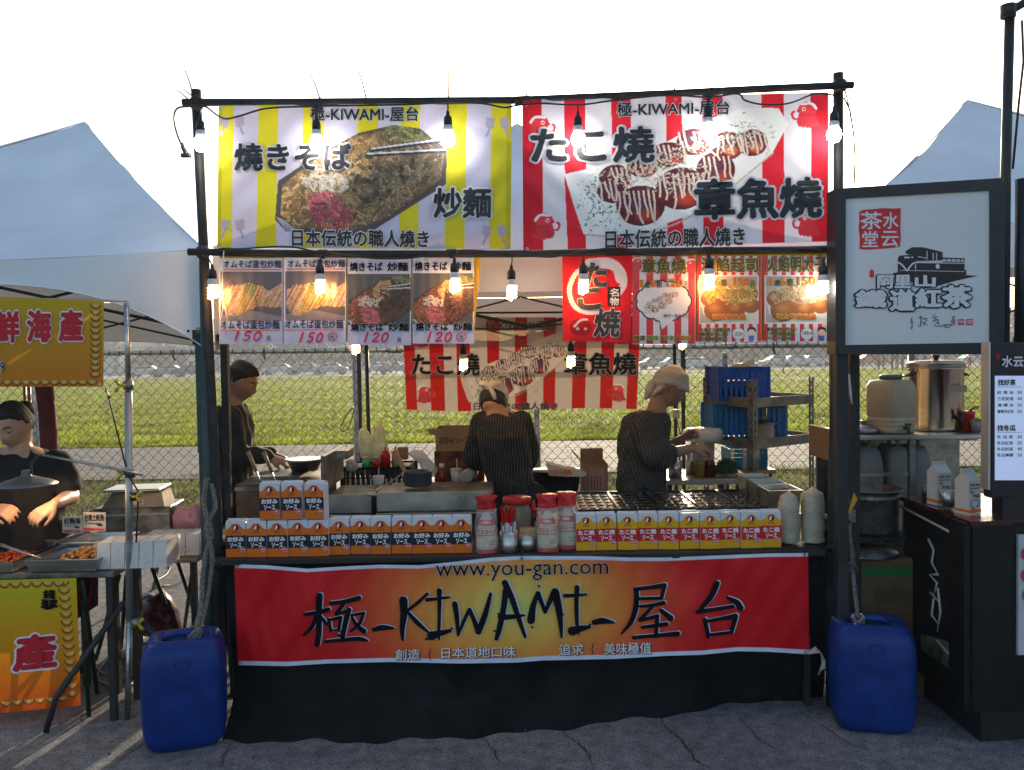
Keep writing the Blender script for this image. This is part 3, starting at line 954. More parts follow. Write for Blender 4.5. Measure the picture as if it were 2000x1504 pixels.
def scatter_strands(c,m,n,seed,rad,length,colfn,shade=.45,curl=1.0):
 r=np.random.default_rng(seed)
 ys,xs=np.nonzero(m)
 if len(xs)==0:return
 for k in range(n):
  i=r.integers(0,len(xs))
  x,y=c.X[ys[i],xs[i]],c.Y[ys[i],xs[i]]
  a=r.random()*6.28
  pts=[(x,y)]
  for j in range(4):
   a+=r.normal(0,0.8*curl)
   x+=math.cos(a)*length/4;y+=math.sin(a)*length/4
   pts.append((x,y))
  c.strand(pts,rad*r.uniform(.8,1.2),colfn(x,y,r),shade,m)
def paint_yakisoba(c,T,dark=False,k=1.0,n=520):
 "T maps reference picture coordinates of the big yellow banner"
 tr=[T(*p)for p in[(538,430),(559,454),(694,462),(730,452),(872,360),(874,290),(820,248),(767,241),(700,256),(620,300),(543,352)]]
 c.poly(tr,(88,84,84)if not dark else(48,46,48))
 for q in range(5):
  a,b=T(541+q*4,425+q*2),T(560+q*4,452)
  c.strand([a,((a[0]+b[0])/2,(a[1]+b[1])/2),b],1.1*k,(170,175,190),0)
 m=c.mask([T(*p)for p in[(548,420),(575,447),(690,452),(760,425),(862,350),(868,300),(815,262),(765,248),(690,262),(600,320),(552,360)]])
 u=lambda x,y:((x-T(540,0)[0])/(T(870,0)[0]-T(540,0)[0]),(y-T(0,240)[1])/(T(0,460)[1]-T(0,240)[1]))
 def cf(x,y,r):
  a,b=u(x,y)
  base=np.array((226,186,134))*(1-a)+np.array((158,142,120))*a
  if dark:base=np.array((185,110,70))*(1-a)+np.array((80,48,40))*a
  return base*r.uniform(.72,1.18)
 c.a[m]=(134,112,90)if not dark else(60,38,32)
 scatter_strands(c,m,int(n*.85),3,3.1*k,46*k,cf,.62)
 m2=c.mask([T(*p)for p in[(655,300),(690,262),(735,258),(742,290),(730,330),(690,345),(660,330)]])
 scatter_strands(c,m2,n//6,5,2.8*k,30*k,lambda x,y,r:np.array((222,182,128))*r.uniform(.8,1.15),.5)
 m3=c.mask([T(*p)for p in[(735,248),(770,240),(820,252),(850,275),(800,275),(760,272)]])
 scatter_strands(c,m3,n//8,6,2.6*k,14*k,lambda x,y,r:np.array((165,168,120))*r.uniform(.7,1.15),.4)
 m4=c.mask([T(*p)for p in[(585,345),(620,325),(690,345),(680,375),(620,375),(590,370)]])
 scatter_strands(c,m4,n//6,7,1.8*k,12*k,lambda x,y,r:np.array((235,228,215))*r.uniform(.85,1.05),.25)
 m5=c.mask([T(*p)for p in[(600,380),(640,370),(680,400),(692,430),(680,452),(630,452),(610,430)]])
 scatter_strands(c,m5,n//5,8,2.9*k,26*k,lambda x,y,r:np.array((226,92,112))*r.uniform(.75,1.15)+np.array((0,r.uniform(0,60),r.uniform(0,50))),.5)
 m6=c.mask([T(*p)for p in[(690,300),(790,290),(850,320),(790,380),(710,400),(680,360)]])
 scatter_strands(c,m6,n//6,9,3.4*k,20*k,lambda x,y,r:np.array((156,144,122))*r.uniform(.62,1.2)if not dark else np.array((90,60,50))*r.uniform(.5,1.2),.5)
 for(x0,y0,x1,y1,w)in((725,290,872,271,6),(718,300,872,292,6)):
  c.strand([T(x0,y0),T((x0+x1)/2,(y0+y1)/2),T(x1,y1)],w*k*.8,(60,62,72),0)
  c.strand([T(x0,y0-2),T((x0+x1)/2,(y0+y1)/2-2),T(x1,y1-2)],w*k*.3,(205,210,222),0)
def paint_takoyaki(c,T,k=1.0,n=1.0,plate=(232,236,238),seed=2):
 r=np.random.default_rng(seed)
 if plate is not None:
  m=c.poly([T(*p)for p in[(1100,335),(1118,400),(1137,461),(1238,466),(1354,425),(1440,365),(1510,301),(1541,243),(1522,209),(1459,206),(1391,226),(1282,284),(1163,322)]],plate)
  for q in range(3):
   c.strand([T(1140,463-q),T(1240,468-q),T(1360,425-q),T(1512,303-q)],.8*k,(190,180,165),0)
 for q in range(int(260*n)):
  a,b=r.normal(0,1),r.normal(0,1)
  x,y=1172+a*24,402+b*34+a*10
  if 1125<x<1260 and 335<y<460:
   p=T(x,y);c.stamp(p[0],p[1],r.uniform(.8,2.2)*k,np.array((118,150,140))*r.uniform(.6,1.15),.1)
 balls=[(1200,345,32,27),(1255,320,32,26),(1305,300,34,26),(1355,275,34,28),(1420,285,34,30),(1470,280,30,28),(1195,372,30,26),(1250,405,48,42),(1330,372,50,44),(1398,335,38,38)]
 for(x,y,rx,ry)in balls:
  p=T(x,y);q=T(x+rx,y+ry);RX,RY=abs(q[0]-p[0]),abs(q[1]-p[1])
  c.ell(p[0],p[1],RX,RY,(96,42,52))
  c.ell(p[0]+RX*.25,p[1]+RY*.45,RX*.62,RY*.5,(198,70,55),.85,.6)
  c.ell(p[0]-RX*.1,p[1]-RY*.15,RX*.75,RY*.55,(92,60,84),.8,.6)
  if x>1400:c.ell(p[0]+RX*.2,p[1]+RY*.3,RX*.6,RY*.5,(225,150,80),.8,.7)
 for(x,y,rx,ry)in balls:
  for j in range(int(7*rx/34)):
   x0=x-rx+2*rx*(j+.5)/(7*rx/34)
   if r.random()<.15:continue
   y0=y-ry*.7
   L=ry*r.uniform(1.0,1.7)
   c.strand([T(x0,y0),T(x0+3,y0+L*.4),T(x0+r.uniform(-2,9),y0+L*.75),T(x0+r.uniform(2,10),y0+L)],2.2*k,(238,218,206),.3)
 for q in range(int(520*n)):
  t=r.random()
  x,y=1190+290*t+r.normal(0,20),350-105*t+r.normal(0,12)
  if r.random()<.35:x,y=1260+130*r.random(),372-60*r.random()+r.normal(0,8)
  a=r.random()*3.14;l=r.uniform(3,9)
  p0,p1=T(x,y),T(x+math.cos(a)*l,y+math.sin(a)*l*.6)
  cc=np.array((240,225,212))*r.uniform(.82,1.0)if r.random()<.75 else np.array((140,160,148))*r.uniform(.7,1.1)
  c.strand([p0,p1],r.uniform(.7,1.7)*k,cc,.2)
def paint_omelette(c,x0,y0,x1,y1,seed=4):
 "omelette noodles on a grey plate inside the rectangle"
 W,H=x1-x0,y1-y0
 T=lambda u,v:(x0+u*W,y0+v*H)
 c.rect(x0,y0,x1,y1,(86,82,96))
 m0=c.mask([(x0,y0),(x1,y0),(x1,y1),(x0,y1)])
 c.ell(x0+W*.35,y0+H*.2,W*.5,H*.4,(112,106,118),.5,1)
 c.a[~m0]=c.a[~m0]
 c.poly([T(.02,.95),T(.02,.86),T(.5,.78),T(1,.9),T(1,1),T(.02,1)],(128,122,134))
 m=c.mask([T(*p)for p in[(.03,.36),(.2,.3),(.45,.22),(.7,.3),(.78,.4),(.86,.32),(1,.22),(1,.7),(.84,.72),(.6,.68),(.45,.78),(.22,.9),(.1,.86),(.02,.7)]])
 c.a[m]=(196,164,108)
 def cf(x,y,r):
  u=(x-x0)/W
  b=np.array((216,190,150))if u<.3 else np.array((212,180,92))
  if .36<u<.6 and y<y0+H*.5:b=np.array((118,150,78))
  if u>.72:b=np.array((220,204,180))
  return b*r.uniform(.8,1.12)
 scatter_strands(c,m,200,seed,1.6,12,cf,.35)
 r=np.random.default_rng(seed)
 for k in range(26):
  u=.03+.92*k/26+r.normal(0,.015)
  a=T(u+.12,.22+.12*abs(u-.45));b=T(u-.1,.72+.1*r.random())
  col=(190,62,48)if k%2 else(236,220,198)
  if .3<u<.55 and k%2:col=(196,150,60)
  pts=[a,T(u+.06,.4),T(u-.02,.58),b]
  pts=[p for p in pts]
  S=c.mask([T(.03,.30),T(.45,.2),T(.78,.38),T(1,.22),T(1,.72),T(.6,.7),T(.22,.9),T(.02,.7)])
  c.strand(pts,r.uniform(.5,1.1),np.array(col)*r.uniform(.8,1.05),.2,S)
def paint_balls_cheese(c,x0,y0,x1,y1,cheese=(236,206,110),seed=6):
 W,H=x1-x0,y1-y0
 r=np.random.default_rng(seed)
 c.rect(x0,y0,x1,y1,(176,172,160))
 T=lambda u,v:(x0+u*W,y0+v*H)
 c.poly([T(0,.5),T(.05,.8),T(.3,1),T(1,1),T(1,.45),T(.6,.2),T(.2,.25)],(222,220,210))
 cl=c.mask([T(0,0),T(1,0),T(1,1),T(0,1)])
 for(u,v,s)in((.16,.48,.15),(.4,.42,.16),(.64,.4,.17),(.86,.38,.15),(.28,.72,.21),(.62,.70,.17),(.88,.62,.15)):
  p=T(u,v)
  c.ell(p[0],p[1],s*W,s*W*.9,(150,88,44))
  c.ell(p[0]-2,p[1]-3,s*W*.7,s*W*.55,(206,142,76),.8,.8)
 m=c.mask([T(.05,.4),T(.3,.18),T(.95,.1),T(1,.5),T(.6,.62),T(.35,.5),T(.15,.6)])
 scatter_strands(c,m,150,seed,1.9,9,lambda x,y,r:np.array(cheese)*r.uniform(.75,1.1),.35)
 return cl
def printed(name,canvas,surf_uv,material,parent,back=None):
 "grid mesh in parent's space carrying the canvas; surf_uv(u, v) -> point"
 nu,nv=canvas.nu,canvas.nv
 u=np.linspace(0,1,nu+1);v=np.linspace(0,1,nv+1)
 pts=np.array([surf_uv(a,b)for b in v for a in u],dtype=float)
 me=bpy.data.meshes.new(name)
 n=(nu+1)*(nv+1)
 me.vertices.add(n);me.vertices.foreach_set('co',pts.reshape(-1))
 idx=np.arange(n).reshape(nv+1,nu+1)
 q=np.stack([idx[:-1,:-1],idx[1:,:-1],idx[1:,1:],idx[:-1,1:]],-1).reshape(-1,4)
 me.loops.add(q.size);me.loops.foreach_set('vertex_index',q.reshape(-1))
 me.polygons.add(len(q));me.polygons.foreach_set('loop_start',np.arange(len(q))*4);me.polygons.foreach_set('loop_total',np.full(len(q),4))
 me.polygons.foreach_set('use_smooth',np.ones(len(q),bool))
 a=me.attributes.new('print','FLOAT_COLOR','POINT')
 c4=np.ones((n,4));c4[:,:3]=canvas.lin().reshape(-1,3)
 a.data.foreach_set('color',c4.reshape(-1))
 me.materials.append(material);me.update()
 o=bpy.data.objects.new(name,me);COL.objects.link(o)
 if parent is not None:o.parent=parent
 return o
def quad_uv(TL,TR,BL,BR,Y,disp=None,lift=0.0):
 def f(u,v):
  x=(TL[0]*(1-u)+TR[0]*u)*(1-v)+(BL[0]*(1-u)+BR[0]*u)*v
  y=(TL[1]*(1-u)+TR[1]*u)*(1-v)+(BL[1]*(1-u)+BR[1]*u)*v
  return P(x,y,Y+(disp(x,y)if disp else 0)-lift)
 return f
# =================================================================== BANNERS OF THE MIDDLE STALL
m_cloth=print_mat('printed_cloth',thin=0.13,rough=0.75)
m_card=print_mat('laminated_card',thin=0.06,rough=0.45,bump=0.02,coat=0.5)
m_vinyl=print_mat('printed_vinyl',thin=0.02,rough=0.6,bump=0.1,bscale=90)
m_ink=mat('print_ink',srgb(46,46,54),0.6,var=0)
m_inkw=mat('print_white',srgb(232,230,232),0.7,var=0)
m_black=mat('print_black',(0.006,0.006,0.010),0.8,var=0,spec=.15)
m_olive=mat('print_olive',srgb(86,78,34),0.6,var=0)
m_cream=mat('print_cream',srgb(232,214,130),0.6,var=0)
m_orange=mat('print_orange',srgb(214,110,30),0.6,var=0)
m_navy=mat('print_navy',srgb(36,44,92),0.6,var=0)
m_pinkp=mat('marker_pink',srgb(214,40,92),0.6,var=0)
m_redp=mat('print_red',srgb(206,36,48),0.6,var=0)
m_lime=mat('print_green',srgb(96,140,50),0.6,var=0)
m_yel=mat('yellow_cloth',srgb(222,172,40),0.75,var=.08,scale=4,thin=0.2,bump=.2)
m_skin_p=mat('print_skin',srgb(240,205,180),0.6,var=0)
m_blue_p=mat('print_blue',srgb(40,110,200),0.6,var=0)
m_hole=mat('eyelet_metal',(.5,.5,.5),.35,.9,var=0)
INK=[m_ink,m_inkw]
def outlined(parent,s,box,surf,big=0.07,small=0.016,lift=0.004,slope=0.0,mats=INK,name='lettering',shear=0.0,wob=0.0,vert=False,space=1.0):
 mb=MB()
 text_to(mb,s,box,surf,lift,1,offset=big,base=small,slope=slope,shear=shear,wob=wob,vert=vert,space=space)
 text_to(mb,s,box,surf,lift+.0035,0,offset=small,base=small,slope=slope,shear=shear,wob=wob,vert=vert,space=space)
 return mb.build(name,mats,parent)
def plain(parent,s,box,surf,off=0.012,lift=0.003,slope=0.0,m=None,name='lettering',shear=0.0,vert=False):
 mb=MB()
 text_to(mb,s,box,surf,lift,0,offset=off,slope=slope,shear=shear,vert=vert)
 return mb.build(name,m or m_ink,parent)
def octopus(c,x,y,k,flip=1,red=(222,60,72),faint=False):
 "plain octopus with a headband, painted"
 c.ell(x,y-8*k,17*k,16*k,red)
 for q in range(6):
  a=-14+q*5.6
  c.strand([(x+a*k*.9,y+2*k),(x+a*k*1.1,y+16*k),(x+(a*1.2-flip*4)*k,y+(28-abs(a)*.3)*k)],3.4*k,np.array(red)*.93,.12)
 c.strand([(x+flip*10*k,y+8*k),(x+flip*24*k,y+10*k),(x+flip*28*k,y),(x+flip*24*k,y-5*k)],2.4*k,red,.1)
 c.strand([(x-flip*17*k,y-10*k),(x-flip*8*k,y-20*k),(x+flip*12*k,y-19*k)],2.6*k,(236,232,236),0)
 c.ell(x+flip*6*k,y-9*k,3.4*k,3.8*k,(240,240,240));c.ell(x+flip*6*k,y-9*k,1.8*k,2.2*k,(40,30,40))
 c.ell(x+flip*16*k,y-6*k,3.6*k,3.2*k,np.array(red)*.9)
def eyelets(parent,pts,surf):
 mb=MB()
 for x,y in pts:disc_to(mb,x,y,3.0,3.0,surf,.005,0,12,r_in=.45)
 mb.build('eyelet',m_hole,parent)
BY=3.735
dA=lambda x,y:.006*math.sin(x*.021+y*.006)+.004*math.sin(x*.05-y*.02)+.0025*math.sin((x+y)*.09)+.003*math.sin(y*.06+x*.01)
tA=thing('yakisoba_banner','yellow and lilac striped cloth banner with fried noodles above the stall','banner',(0,0,0))
cA=Cv(425,198,1000,488,430,218,(204,200,226))
for a,b in((425,455),(503,542),(591,632),(697,738),(783,820),(873,912),(960,1001)):
 cA.poly([(a,198),(b,198),(b-2,488),(a-2,488)],(214,206,42))
cA.rect(425,198,433,488,(190,184,30));cA.rect(990,198,1001,488,(190,184,30))
for cx,cy_,f in((452,235,1),(972,242,-1),(455,445,1),(968,455,-1)):
 for d in(-1,1):
  cA.poly([(cx+d*4,cy_-12),(cx+d*22,cy_-16),(cx+d*24,cy_+4),(cx+d*8,cy_+8)],(172,164,196),.9)
  cA.strand([(cx+d*14,cy_+4),(cx+d*22,cy_+24)],2.4,(166,158,186),0)
paint_yakisoba(cA,lambda x,y:(x,y))
cA.blotch(.03,60,60,2);cA.grain(3)
printed('cloth',cA,quad_uv((427,206),(1000,200),(424,484),(997,487),BY,dA),m_cloth,tA)
sA=plane_surf(BY,dA)
outlined(tA,'極-KIWAMI-屋台',(606,208,818,237),sA,.06,.016)
outlined(tA,'燒きそば',(457,279,686,334),sA,.085,.03,wob=.6)
outlined(tA,'炒麵',(846,366,960,426),sA,.085,.03,wob=.6)
outlined(tA,'日本伝統の職人燒き',(570,448,838,483),sA,.07,.024,slope=.01)
eyelets(tA,[(433,209),(715,208),(994,206),(431,478),(992,482)],sA)
dB=lambda x,y:.006*math.sin(x*.018-y*.01+1)+.004*math.sin(x*.045+y*.015)+.003*math.sin(y*.05+x*.012)+.002*math.sin((x-y)*.1)
tB=thing('takoyaki_banner','red and white striped cloth banner with octopus balls above the right half of the stall','banner',(0,0,0))
cB=Cv(1018,178,1620,492,450,236,(222,220,232))
RED=(216,38,56)
for a,b in((1018,1055),(1100,1142),(1193,1231),(1258,1262),(1300,1332),(1372,1412),(1488,1532),(1585,1621)):
 if a==1258:continue
 cB.poly([(a,178),(b,178),(b+2,492),(a+2,492)],RED)
cB.poly([(1018,178),(1056,178),(1058,492),(1018,492)],(204,30,50));cB.poly([(1585,178),(1621,178),(1621,492),(1587,492)],(204,30,50))
cB.poly([(1058,345),(1140,345),(1190,492),(1058,492)],(222,222,232));cB.poly([(1100,335),(1142,400),(1142,492),(1106,492)],RED)
for x,y,f in((1052,236,1),(1060,440,1),(1578,222,-1),(1580,450,-1)):octopus(cB,x,y,1.05,f)
paint_takoyaki(cB,lambda x,y:(x,y))
cB.blotch(.03,60,60,5);cB.grain(3)
printed('cloth',cB,quad_uv((1020,195),(1618,180),(1022,490),(1618,472),BY,dB),m_cloth,tB)
sB=plane_surf(BY,dB)
outlined(tB,'極-KIWAMI-屋台',(1205,197,1425,226),sB,.06,.016,slope=-.02)
outlined(tB,'たこ燒',(1036,247,1279,319),sB,.085,.03,slope=-.01,wob=.6)
outlined(tB,'章魚燒',(1355,346,1606,428),sB,.085,.034,slope=-.02,wob=.6)
outlined(tB,'日本伝統の職人燒き',(1182,446,1455,483),sB,.07,.024,slope=-.025)
eyelets(tB,[(1028,205),(1320,194),(1613,182),(1030,486),(1319,474),(1612,465)],sB)
RY=6.35
dR=lambda x,y:.018*math.sin(x*.02+y*.01)+.010*math.sin(x*.06)
tR=thing('takoyaki_banner','red and white striped banner hung at the back of the stall behind the bending cook','banner',(0,0,0))
cR=Cv(786,612,1252,804,330,136,(214,198,188))
for a,b in((786,808),(836,864),(890,916),(950,975),(1006,1030),(1062,1086),(1120,1147),(1176,1202),(1230,1252)):
 cR.poly([(a,612),(b,612),(b,804),(a,804)],(196,8,18))
for x,y,f in((824,768,1),(1212,768,-1),(822,655,1),(1214,650,-1)):octopus(cR,x,y,.72,f)
cR.poly([(890,704),(945,760),(930,780),(912,785),(900,750)],(214,198,188))
TR=lambda x,y:(938+(x-1165)*.50,772+(y-440)*.50+(x-1165)*-.03)
paint_takoyaki(cR,TR,.62,.8,plate=(228,212,196))
cR.grain(3)
def r_uv(u,v):
 x=786+466*u;y=(617+14*4*u*(1-u)*.2)*(1-v)+(801+3*math.sin(u*6))*v
 x+=(8*v)*(1-2*u)
 return P(x,y,RY+dR(x,y))
printed('cloth',cR,r_uv,print_mat('thin_printed_cloth',thin=0.15,rough=.8,see=.03),tR)
sR=plane_surf(RY,dR)
outlined(tR,'極-KIWAMI-屋台',(948,626,1087,645),sR,.03,.012,lift=.03)
outlined(tR,'たこ燒',(803,690,937,734),sR,.05,.022,lift=.03)
outlined(tR,'章魚燒',(1102,688,1244,733),sR,.05,.022,lift=.03)
outlined(tR,'日本伝統の職人燒き',(925,786,1090,801),sR,.035,.016,lift=.03)
q=MB();a,b=P(770,612,RY),P(1268,609,RY);q.tube([a,b],.008,6);q.build('hanging_rod',m_iron,tR)
for x in(775,1262):
 q=MB();a=P(x,612,RY);q.tube([a,a+Vector((0,.1,.42))],.003,5);q.build('cord',m_tie,tR)
def cloth_panel(name,label,quad,Y,m,cat='cloth',d=None):
 t=MB();fu=quad_uv(*quad,Y,d)
 t.grid(lambda u,v:fu(u,v),60,20)
 o=t.build(name,m);tag(o,label,cat);return o
dY=lambda x,y:.004*math.sin(x*.04)+.003*math.sin(x*.11+y*.03)
cloth_panel('backing_cloth','yellow cloth strip behind the four left menu cards',((428,487),(939,501),(430,668),(925,669)),3.752,m_yel,d=dY)
cloth_panel('backing_cloth','yellow cloth strip behind the three red striped menu cards',((1238,487),(1622,483),(1238,668),(1620,663)),3.752,m_yel,d=dY)
DIG={'1':[[(.55,0),(.35,1)]],'5':[[(.85,.02),(.35,.05),(.25,.42),(.7,.45),(.75,.75),(.45,1),(.1,.9)]],'0':[[(.6,0),(.2,.25),(.1,.7),(.35,1),(.75,.8),(.9,.35),(.6,0)]],'2':[[(.15,.2),(.5,0),(.85,.2),(.6,.55),(.1,.95),(.9,.9)]]}
def handprice(mb,s,box,surf,mi=0,lift=.004,w=2.0):
 x0,y0,x1,y1=box;n=len(s);cw=(x1-x0)/n
 for i,ch in enumerate(s):
  for st in DIG[ch]:
   pts=[(x0+(i+.1+.75*a)*cw+(1-b)*3,y0+b*(y1-y0))for a,b in st]
   stroke_to(mb,pts,[w*(1.1 if k==0 else .9)for k in range(len(pts))],surf,lift,mi,4)
CY=3.745
def menu_card(label,x0,x1,y0,y1,kind,tilt=0.0,k=0):
 d=lambda x,y:.006*math.sin((x-x0)/(x1-x0)*3.1)*((y-y0)/(y1-y0))-.004*((y-y0)/(y1-y0))+.0012*math.sin(x*.3+k)
 t=thing('menu_card',label,'menu card')
 c=Cv(x0,y0,x1,y1,124,168,(212,212,232))
 W=x1-x0
 s=plane_surf(CY-.006,d)
 if kind=='omu':
  c.rect(x0,y0,x1,y0+22,(222,224,236))
  paint_omelette(c,x0+3,y0+27,x1-1,y0+124)
  c.rect(x0,y0+124,x1,y1,(196,204,232))
 elif kind=='soba':
  c.rect(x0,y0+31,x1-2,y0+131,(70,72,74))
  c.poly([(x0,y0+31),(x1-2,y0+31),(x1-2,y0+60),(x0+30,y0+80),(x0,y0+100)],(84,86,88),.7)
  M=c.a.copy()
  kx=(W-2)/300.0
  paint_yakisoba(c,lambda x,y:(x0+(x-545)*.44,y0+34+(y-240)*.455),True,.52,420)
  c.rect(x0,y0+132,x1,y1,(208,208,232))
 c.grain(3)
 c.a[:2]=200;c.a[:,:1]=215;c.a[:,-1:]=190
 printed('card',c,quad_uv((x0,y0),(x1,y0),(x0,y1),(x1,y1-tilt),CY-.006,d),m_card,t)
 if kind=='omu':
  plain(t,'オムそば蛋包炒麵',(x0+8,y0+4,x1-2,y0+20),s,.022,m=m_navy)
  plain(t,'オムそば蛋包炒麵',(x0+3,y0+121,x1-6,y0+139),s,.022,m=m_navy)
  mb=MB();rect_to(mb,x0+6,y0+22,x1-3,y0+23.6,s,.003);rect_to(mb,x0+2,y0+141,x1-6,y0+142.4,s,.003)
  mb.build('red_rule',m_redp,t)
 else:
  plain(t,'燒きそば',(x0+4,y0+8,x0+68,y0+26),s,.03,m=m_black);plain(t,'炒麵',(x0+77,y0+8,x1-6,y0+26),s,.03,m=m_black)
  outlined(t,'燒きそば',(x0+6,y0+126,x0+70,y0+143),s,.05,.03,mats=[m_black,m_inkw]);outlined(t,'炒麵',(x0+79,y0+126,x1-4,y0+143),s,.05,.03,mats=[m_black,m_inkw])
 return t,s
t,s=menu_card('menu card with an omelette dish priced 150 at the left end of the left cards',428,552,504,672,'omu',k=1)
mb=MB();handprice(mb,'150',(452,648,512,665),s);mb.build('price',m_pinkp,t);plain(t,'元',(520,656,529,666),s,.02,m=m_navy)
t,s=menu_card('menu card with an omelette dish whose pink price 150 ends in a circled character',554,676,503,671,'omu',k=2)
mb=MB();handprice(mb,'150',(580,650,632,668),s);disc_to(mb,649,657,9,9.5,s,.004,0,20,r_in=.8);mb.build('price',m_pinkp,t);plain(t,'元',(644,653,653,663),s,.02,m=m_navy)
t,s=menu_card('menu card with a dark noodle photo and pink price 120 without a circle',679,803,504,674,'soba',k=3)
mb=MB();handprice(mb,'120',(706,650,760,668),s);mb.build('price',m_pinkp,t);plain(t,'元',(775,659,784,669),s,.02,m=m_black)
t,s=menu_card('menu card with a dark noodle photo and pink price 120 before a circled character',806,926,503,671,'soba',k=4)
mb=MB();handprice(mb,'120',(829,649,884,667),s);disc_to(mb,901,658,10,9.5,s,.004,0,20,r_in=.8);mb.build('price',m_pinkp,t);plain(t,'元',(896,654,905,664),s,.02,m=m_black)
q=MB();q.tube([P(x,y,3.70)for x,y in((437,490),(434,540),(436,600),(428,640),(422,655))],.0025,5);q.tube([P(x,y,3.70)for x,y in((436,590),(444,620),(440,655))],.002,5)
tag(q.build('plastic_string',m_inkw),'white plastic string dangling in front of the first menu card','string')
def striped_card(label,x0,x1,y0,y1,title,tbox,n,price,pbox,kind):
 d=lambda x,y:.005*math.sin((x-x0)/(x1-x0)*3.1)*((y-y0)/(y1-y0))-.004*((y-y0)/(y1-y0))
 t=thing('menu_card',label,'menu card')
 c=Cv(x0,y0,x1,y1,128,168,(226,220,228))
 w=(x1-x0)/(2*n+1)
 for i in range(n+1):c.rect(x0+2*i*w,y0,x0+(2*i+1)*w,y1,(212,40,60))
 s=plane_surf(CY-.006,d)
 if kind=='cloud':
  cx,cy_=(x0+x1)/2-.5,588
  for e,col in((3,(30,24,26)),(0,(232,230,236))):
   for k in range(11):
    a=k*2*math.pi/11
    c.ell(cx+36*math.cos(a),cy_+24*math.sin(a),17+e,15+e,col)
   c.ell(cx,cy_,42,28,col)
   c.poly([(cx-8,620),(cx-4-e,644+e),(cx+18,626),(cx+24+e,616)],col)
  paint_takoyaki(c,lambda x,y:(1262+(x-1160)*.185,612+(y-440)*.19+(x-1160)*-.02),.32,.4,plate=None)
  octopus(c,x0+9,514,.5,1);octopus(c,x1-7,518,.55,-1)
 else:
  c.rect(x0+3,538,x1-5,633,(236,232,230))
  cl=paint_balls_cheese(c,x0+5,540,x1-7,631,(238,206,108)if kind=='cheese' else(232,206,160),6 if kind=='cheese' else 9)
  c.rect(x0,y0,x0+3,y1,(212,40,60));c.rect(x1-4,y0,x1,y1,(212,40,60))
  for i in range(n+1):
   for(ya,yb)in((633,y1),):c.rect(x0+2*i*w,ya,x0+(2*i+1)*w,yb,(212,40,60))
  c.ell(x0+.57*(x1-x0)+9,652,12.5,12,(50,50,90));c.ell(x0+.57*(x1-x0)+9,652,11.6,11.1,(238,238,240))
  bx=x1-19
  c.ell(bx,646,9,8,(50,36,34));c.ell(bx,650,7.5,6.5,(242,212,190));c.rect(bx-5,656,bx+5,666,(60,120,200))
 c.grain(3)
 printed('card',c,quad_uv((x0,y0),(x1,y0),(x0,y1),(x1,y1),CY-.006,d),m_card,t)
 outlined(t,title,tbox,s,.055,.024,lift=.002,mats=[m_olive,m_cream])
 a,b,e,f=pbox
 W=e-a
 outlined(t,'1',(a,b+2,a+W*.06,f),s,.05,.024,.002,mats=[m_orange,m_cream]);plain(t,'盒',(a+W*.10,b+5,a+W*.21,f+1),s,.02,m=m_olive)
 outlined(t,'6',(a+W*.22,b+1,a+W*.33,f),s,.05,.024,.002,mats=[m_orange,m_cream]);plain(t,'顆',(a+W*.34,b+4,a+W*.46,f+1),s,.02,m=m_olive)
 outlined(t,price,(a+W*.56,b,a+W*.89,f),s,.05,.024,.002,mats=[m_orange,m_cream]);plain(t,'元',(a+W*.91,b+5,a+W,f+1),s,.02,m=m_olive)
 return t,s
t,s=striped_card('red striped menu card with a white cloud bubble and price 120',1235,1358,501,672,'章魚燒',(1253,504,1340,535),4,'120',(1250,544,1344,561),'cloud')
plain(t,'秘方一旨み入り',(1296,613,1345,620),s,.02,m=m_olive)
for a,b_,txt,m_ in((1238,1260,'精選',m_olive),(1264,1286,'原味',m_lime),(1290,1293,'/',m_olive),(1296,1317,'芥末',m_lime),(1320,1323,'/',m_olive),(1327,1349,'辣味',m_orange)):
 outlined(t,txt,(a,655,b_,665),s,.07,.02,.002,mats=[m_,m_cream])
t,s=striped_card('red striped menu card with a cheese octopus ball photo in the middle of its three',1362,1487,500,668,'濃餡起司',(1369,503,1481,532),7,'150',(1373,542,1475,558),'cheese')
outlined(t,'起司章魚燒',(1391,613,1457,625),s,.07,.02,.002,mats=[m_orange,m_cream])
for j,tx in enumerate(('上層芝士濃醬起司','精選多化口酥','充滿濃郁的起司')):outlined(t,tx,(1368,640+j*9,1368+58-j*4,647.5+j*9),s,.06,.02,.002,mats=[m_olive,m_cream])
plain(t,'どろうまっ!',(1434,647,1452,656),s,.02,m=m_ink)
t,s=striped_card('red striped menu card with a fish roe ball photo beside the right hand post',1491,1624,499,667,'火餡明太子',(1497,500,1613,532),7,'150',(1503,541,1604,557),'roe')
outlined(t,'明太子章魚燒',(1516,612,1594,624),s,.07,.02,.002,mats=[m_orange,m_cream])
for j,tx in enumerate(('嚴選微辣味明太子!','一吃就愛裡香鮮','プチプチ絕妙味')):outlined(t,tx,(1497,639+j*9,1497+60-j*5,646.5+j*9),s,.06,.02,.002,mats=[m_olive,m_cream])
plain(t,'うま辛~W',(1567,646,1587,655),s,.02,m=m_ink)
t=thing('takoyaki_flag','short red cloth flag with brush lettering between the two groups of menu cards','flag')
dF=lambda x,y:.006*math.sin(x*.06+y*.02)+.006*(y-492)/180*math.sin(x*.05)
c=Cv(1098,490,1235,670,130,170,(222,34,46))
c.rect(1098,490,1235,497,(196,26,40))
c.strand([(1165,511),(1128,530),(1112,565),(1122,600),(1150,612),(1172,606)],5,(226,220,228),0)
c.strand([(1150,511),(1190,510),(1214,530),(1218,556),(1206,575)],7,(226,220,228),0)
c.strand([(1160,515),(1200,520),(1212,548)],9,(226,220,228),0)
c.ell(1134,642,22,17,(176,22,36));c.strand([(1122,640),(1134,628),(1148,626)],2.4,(226,220,228),0)
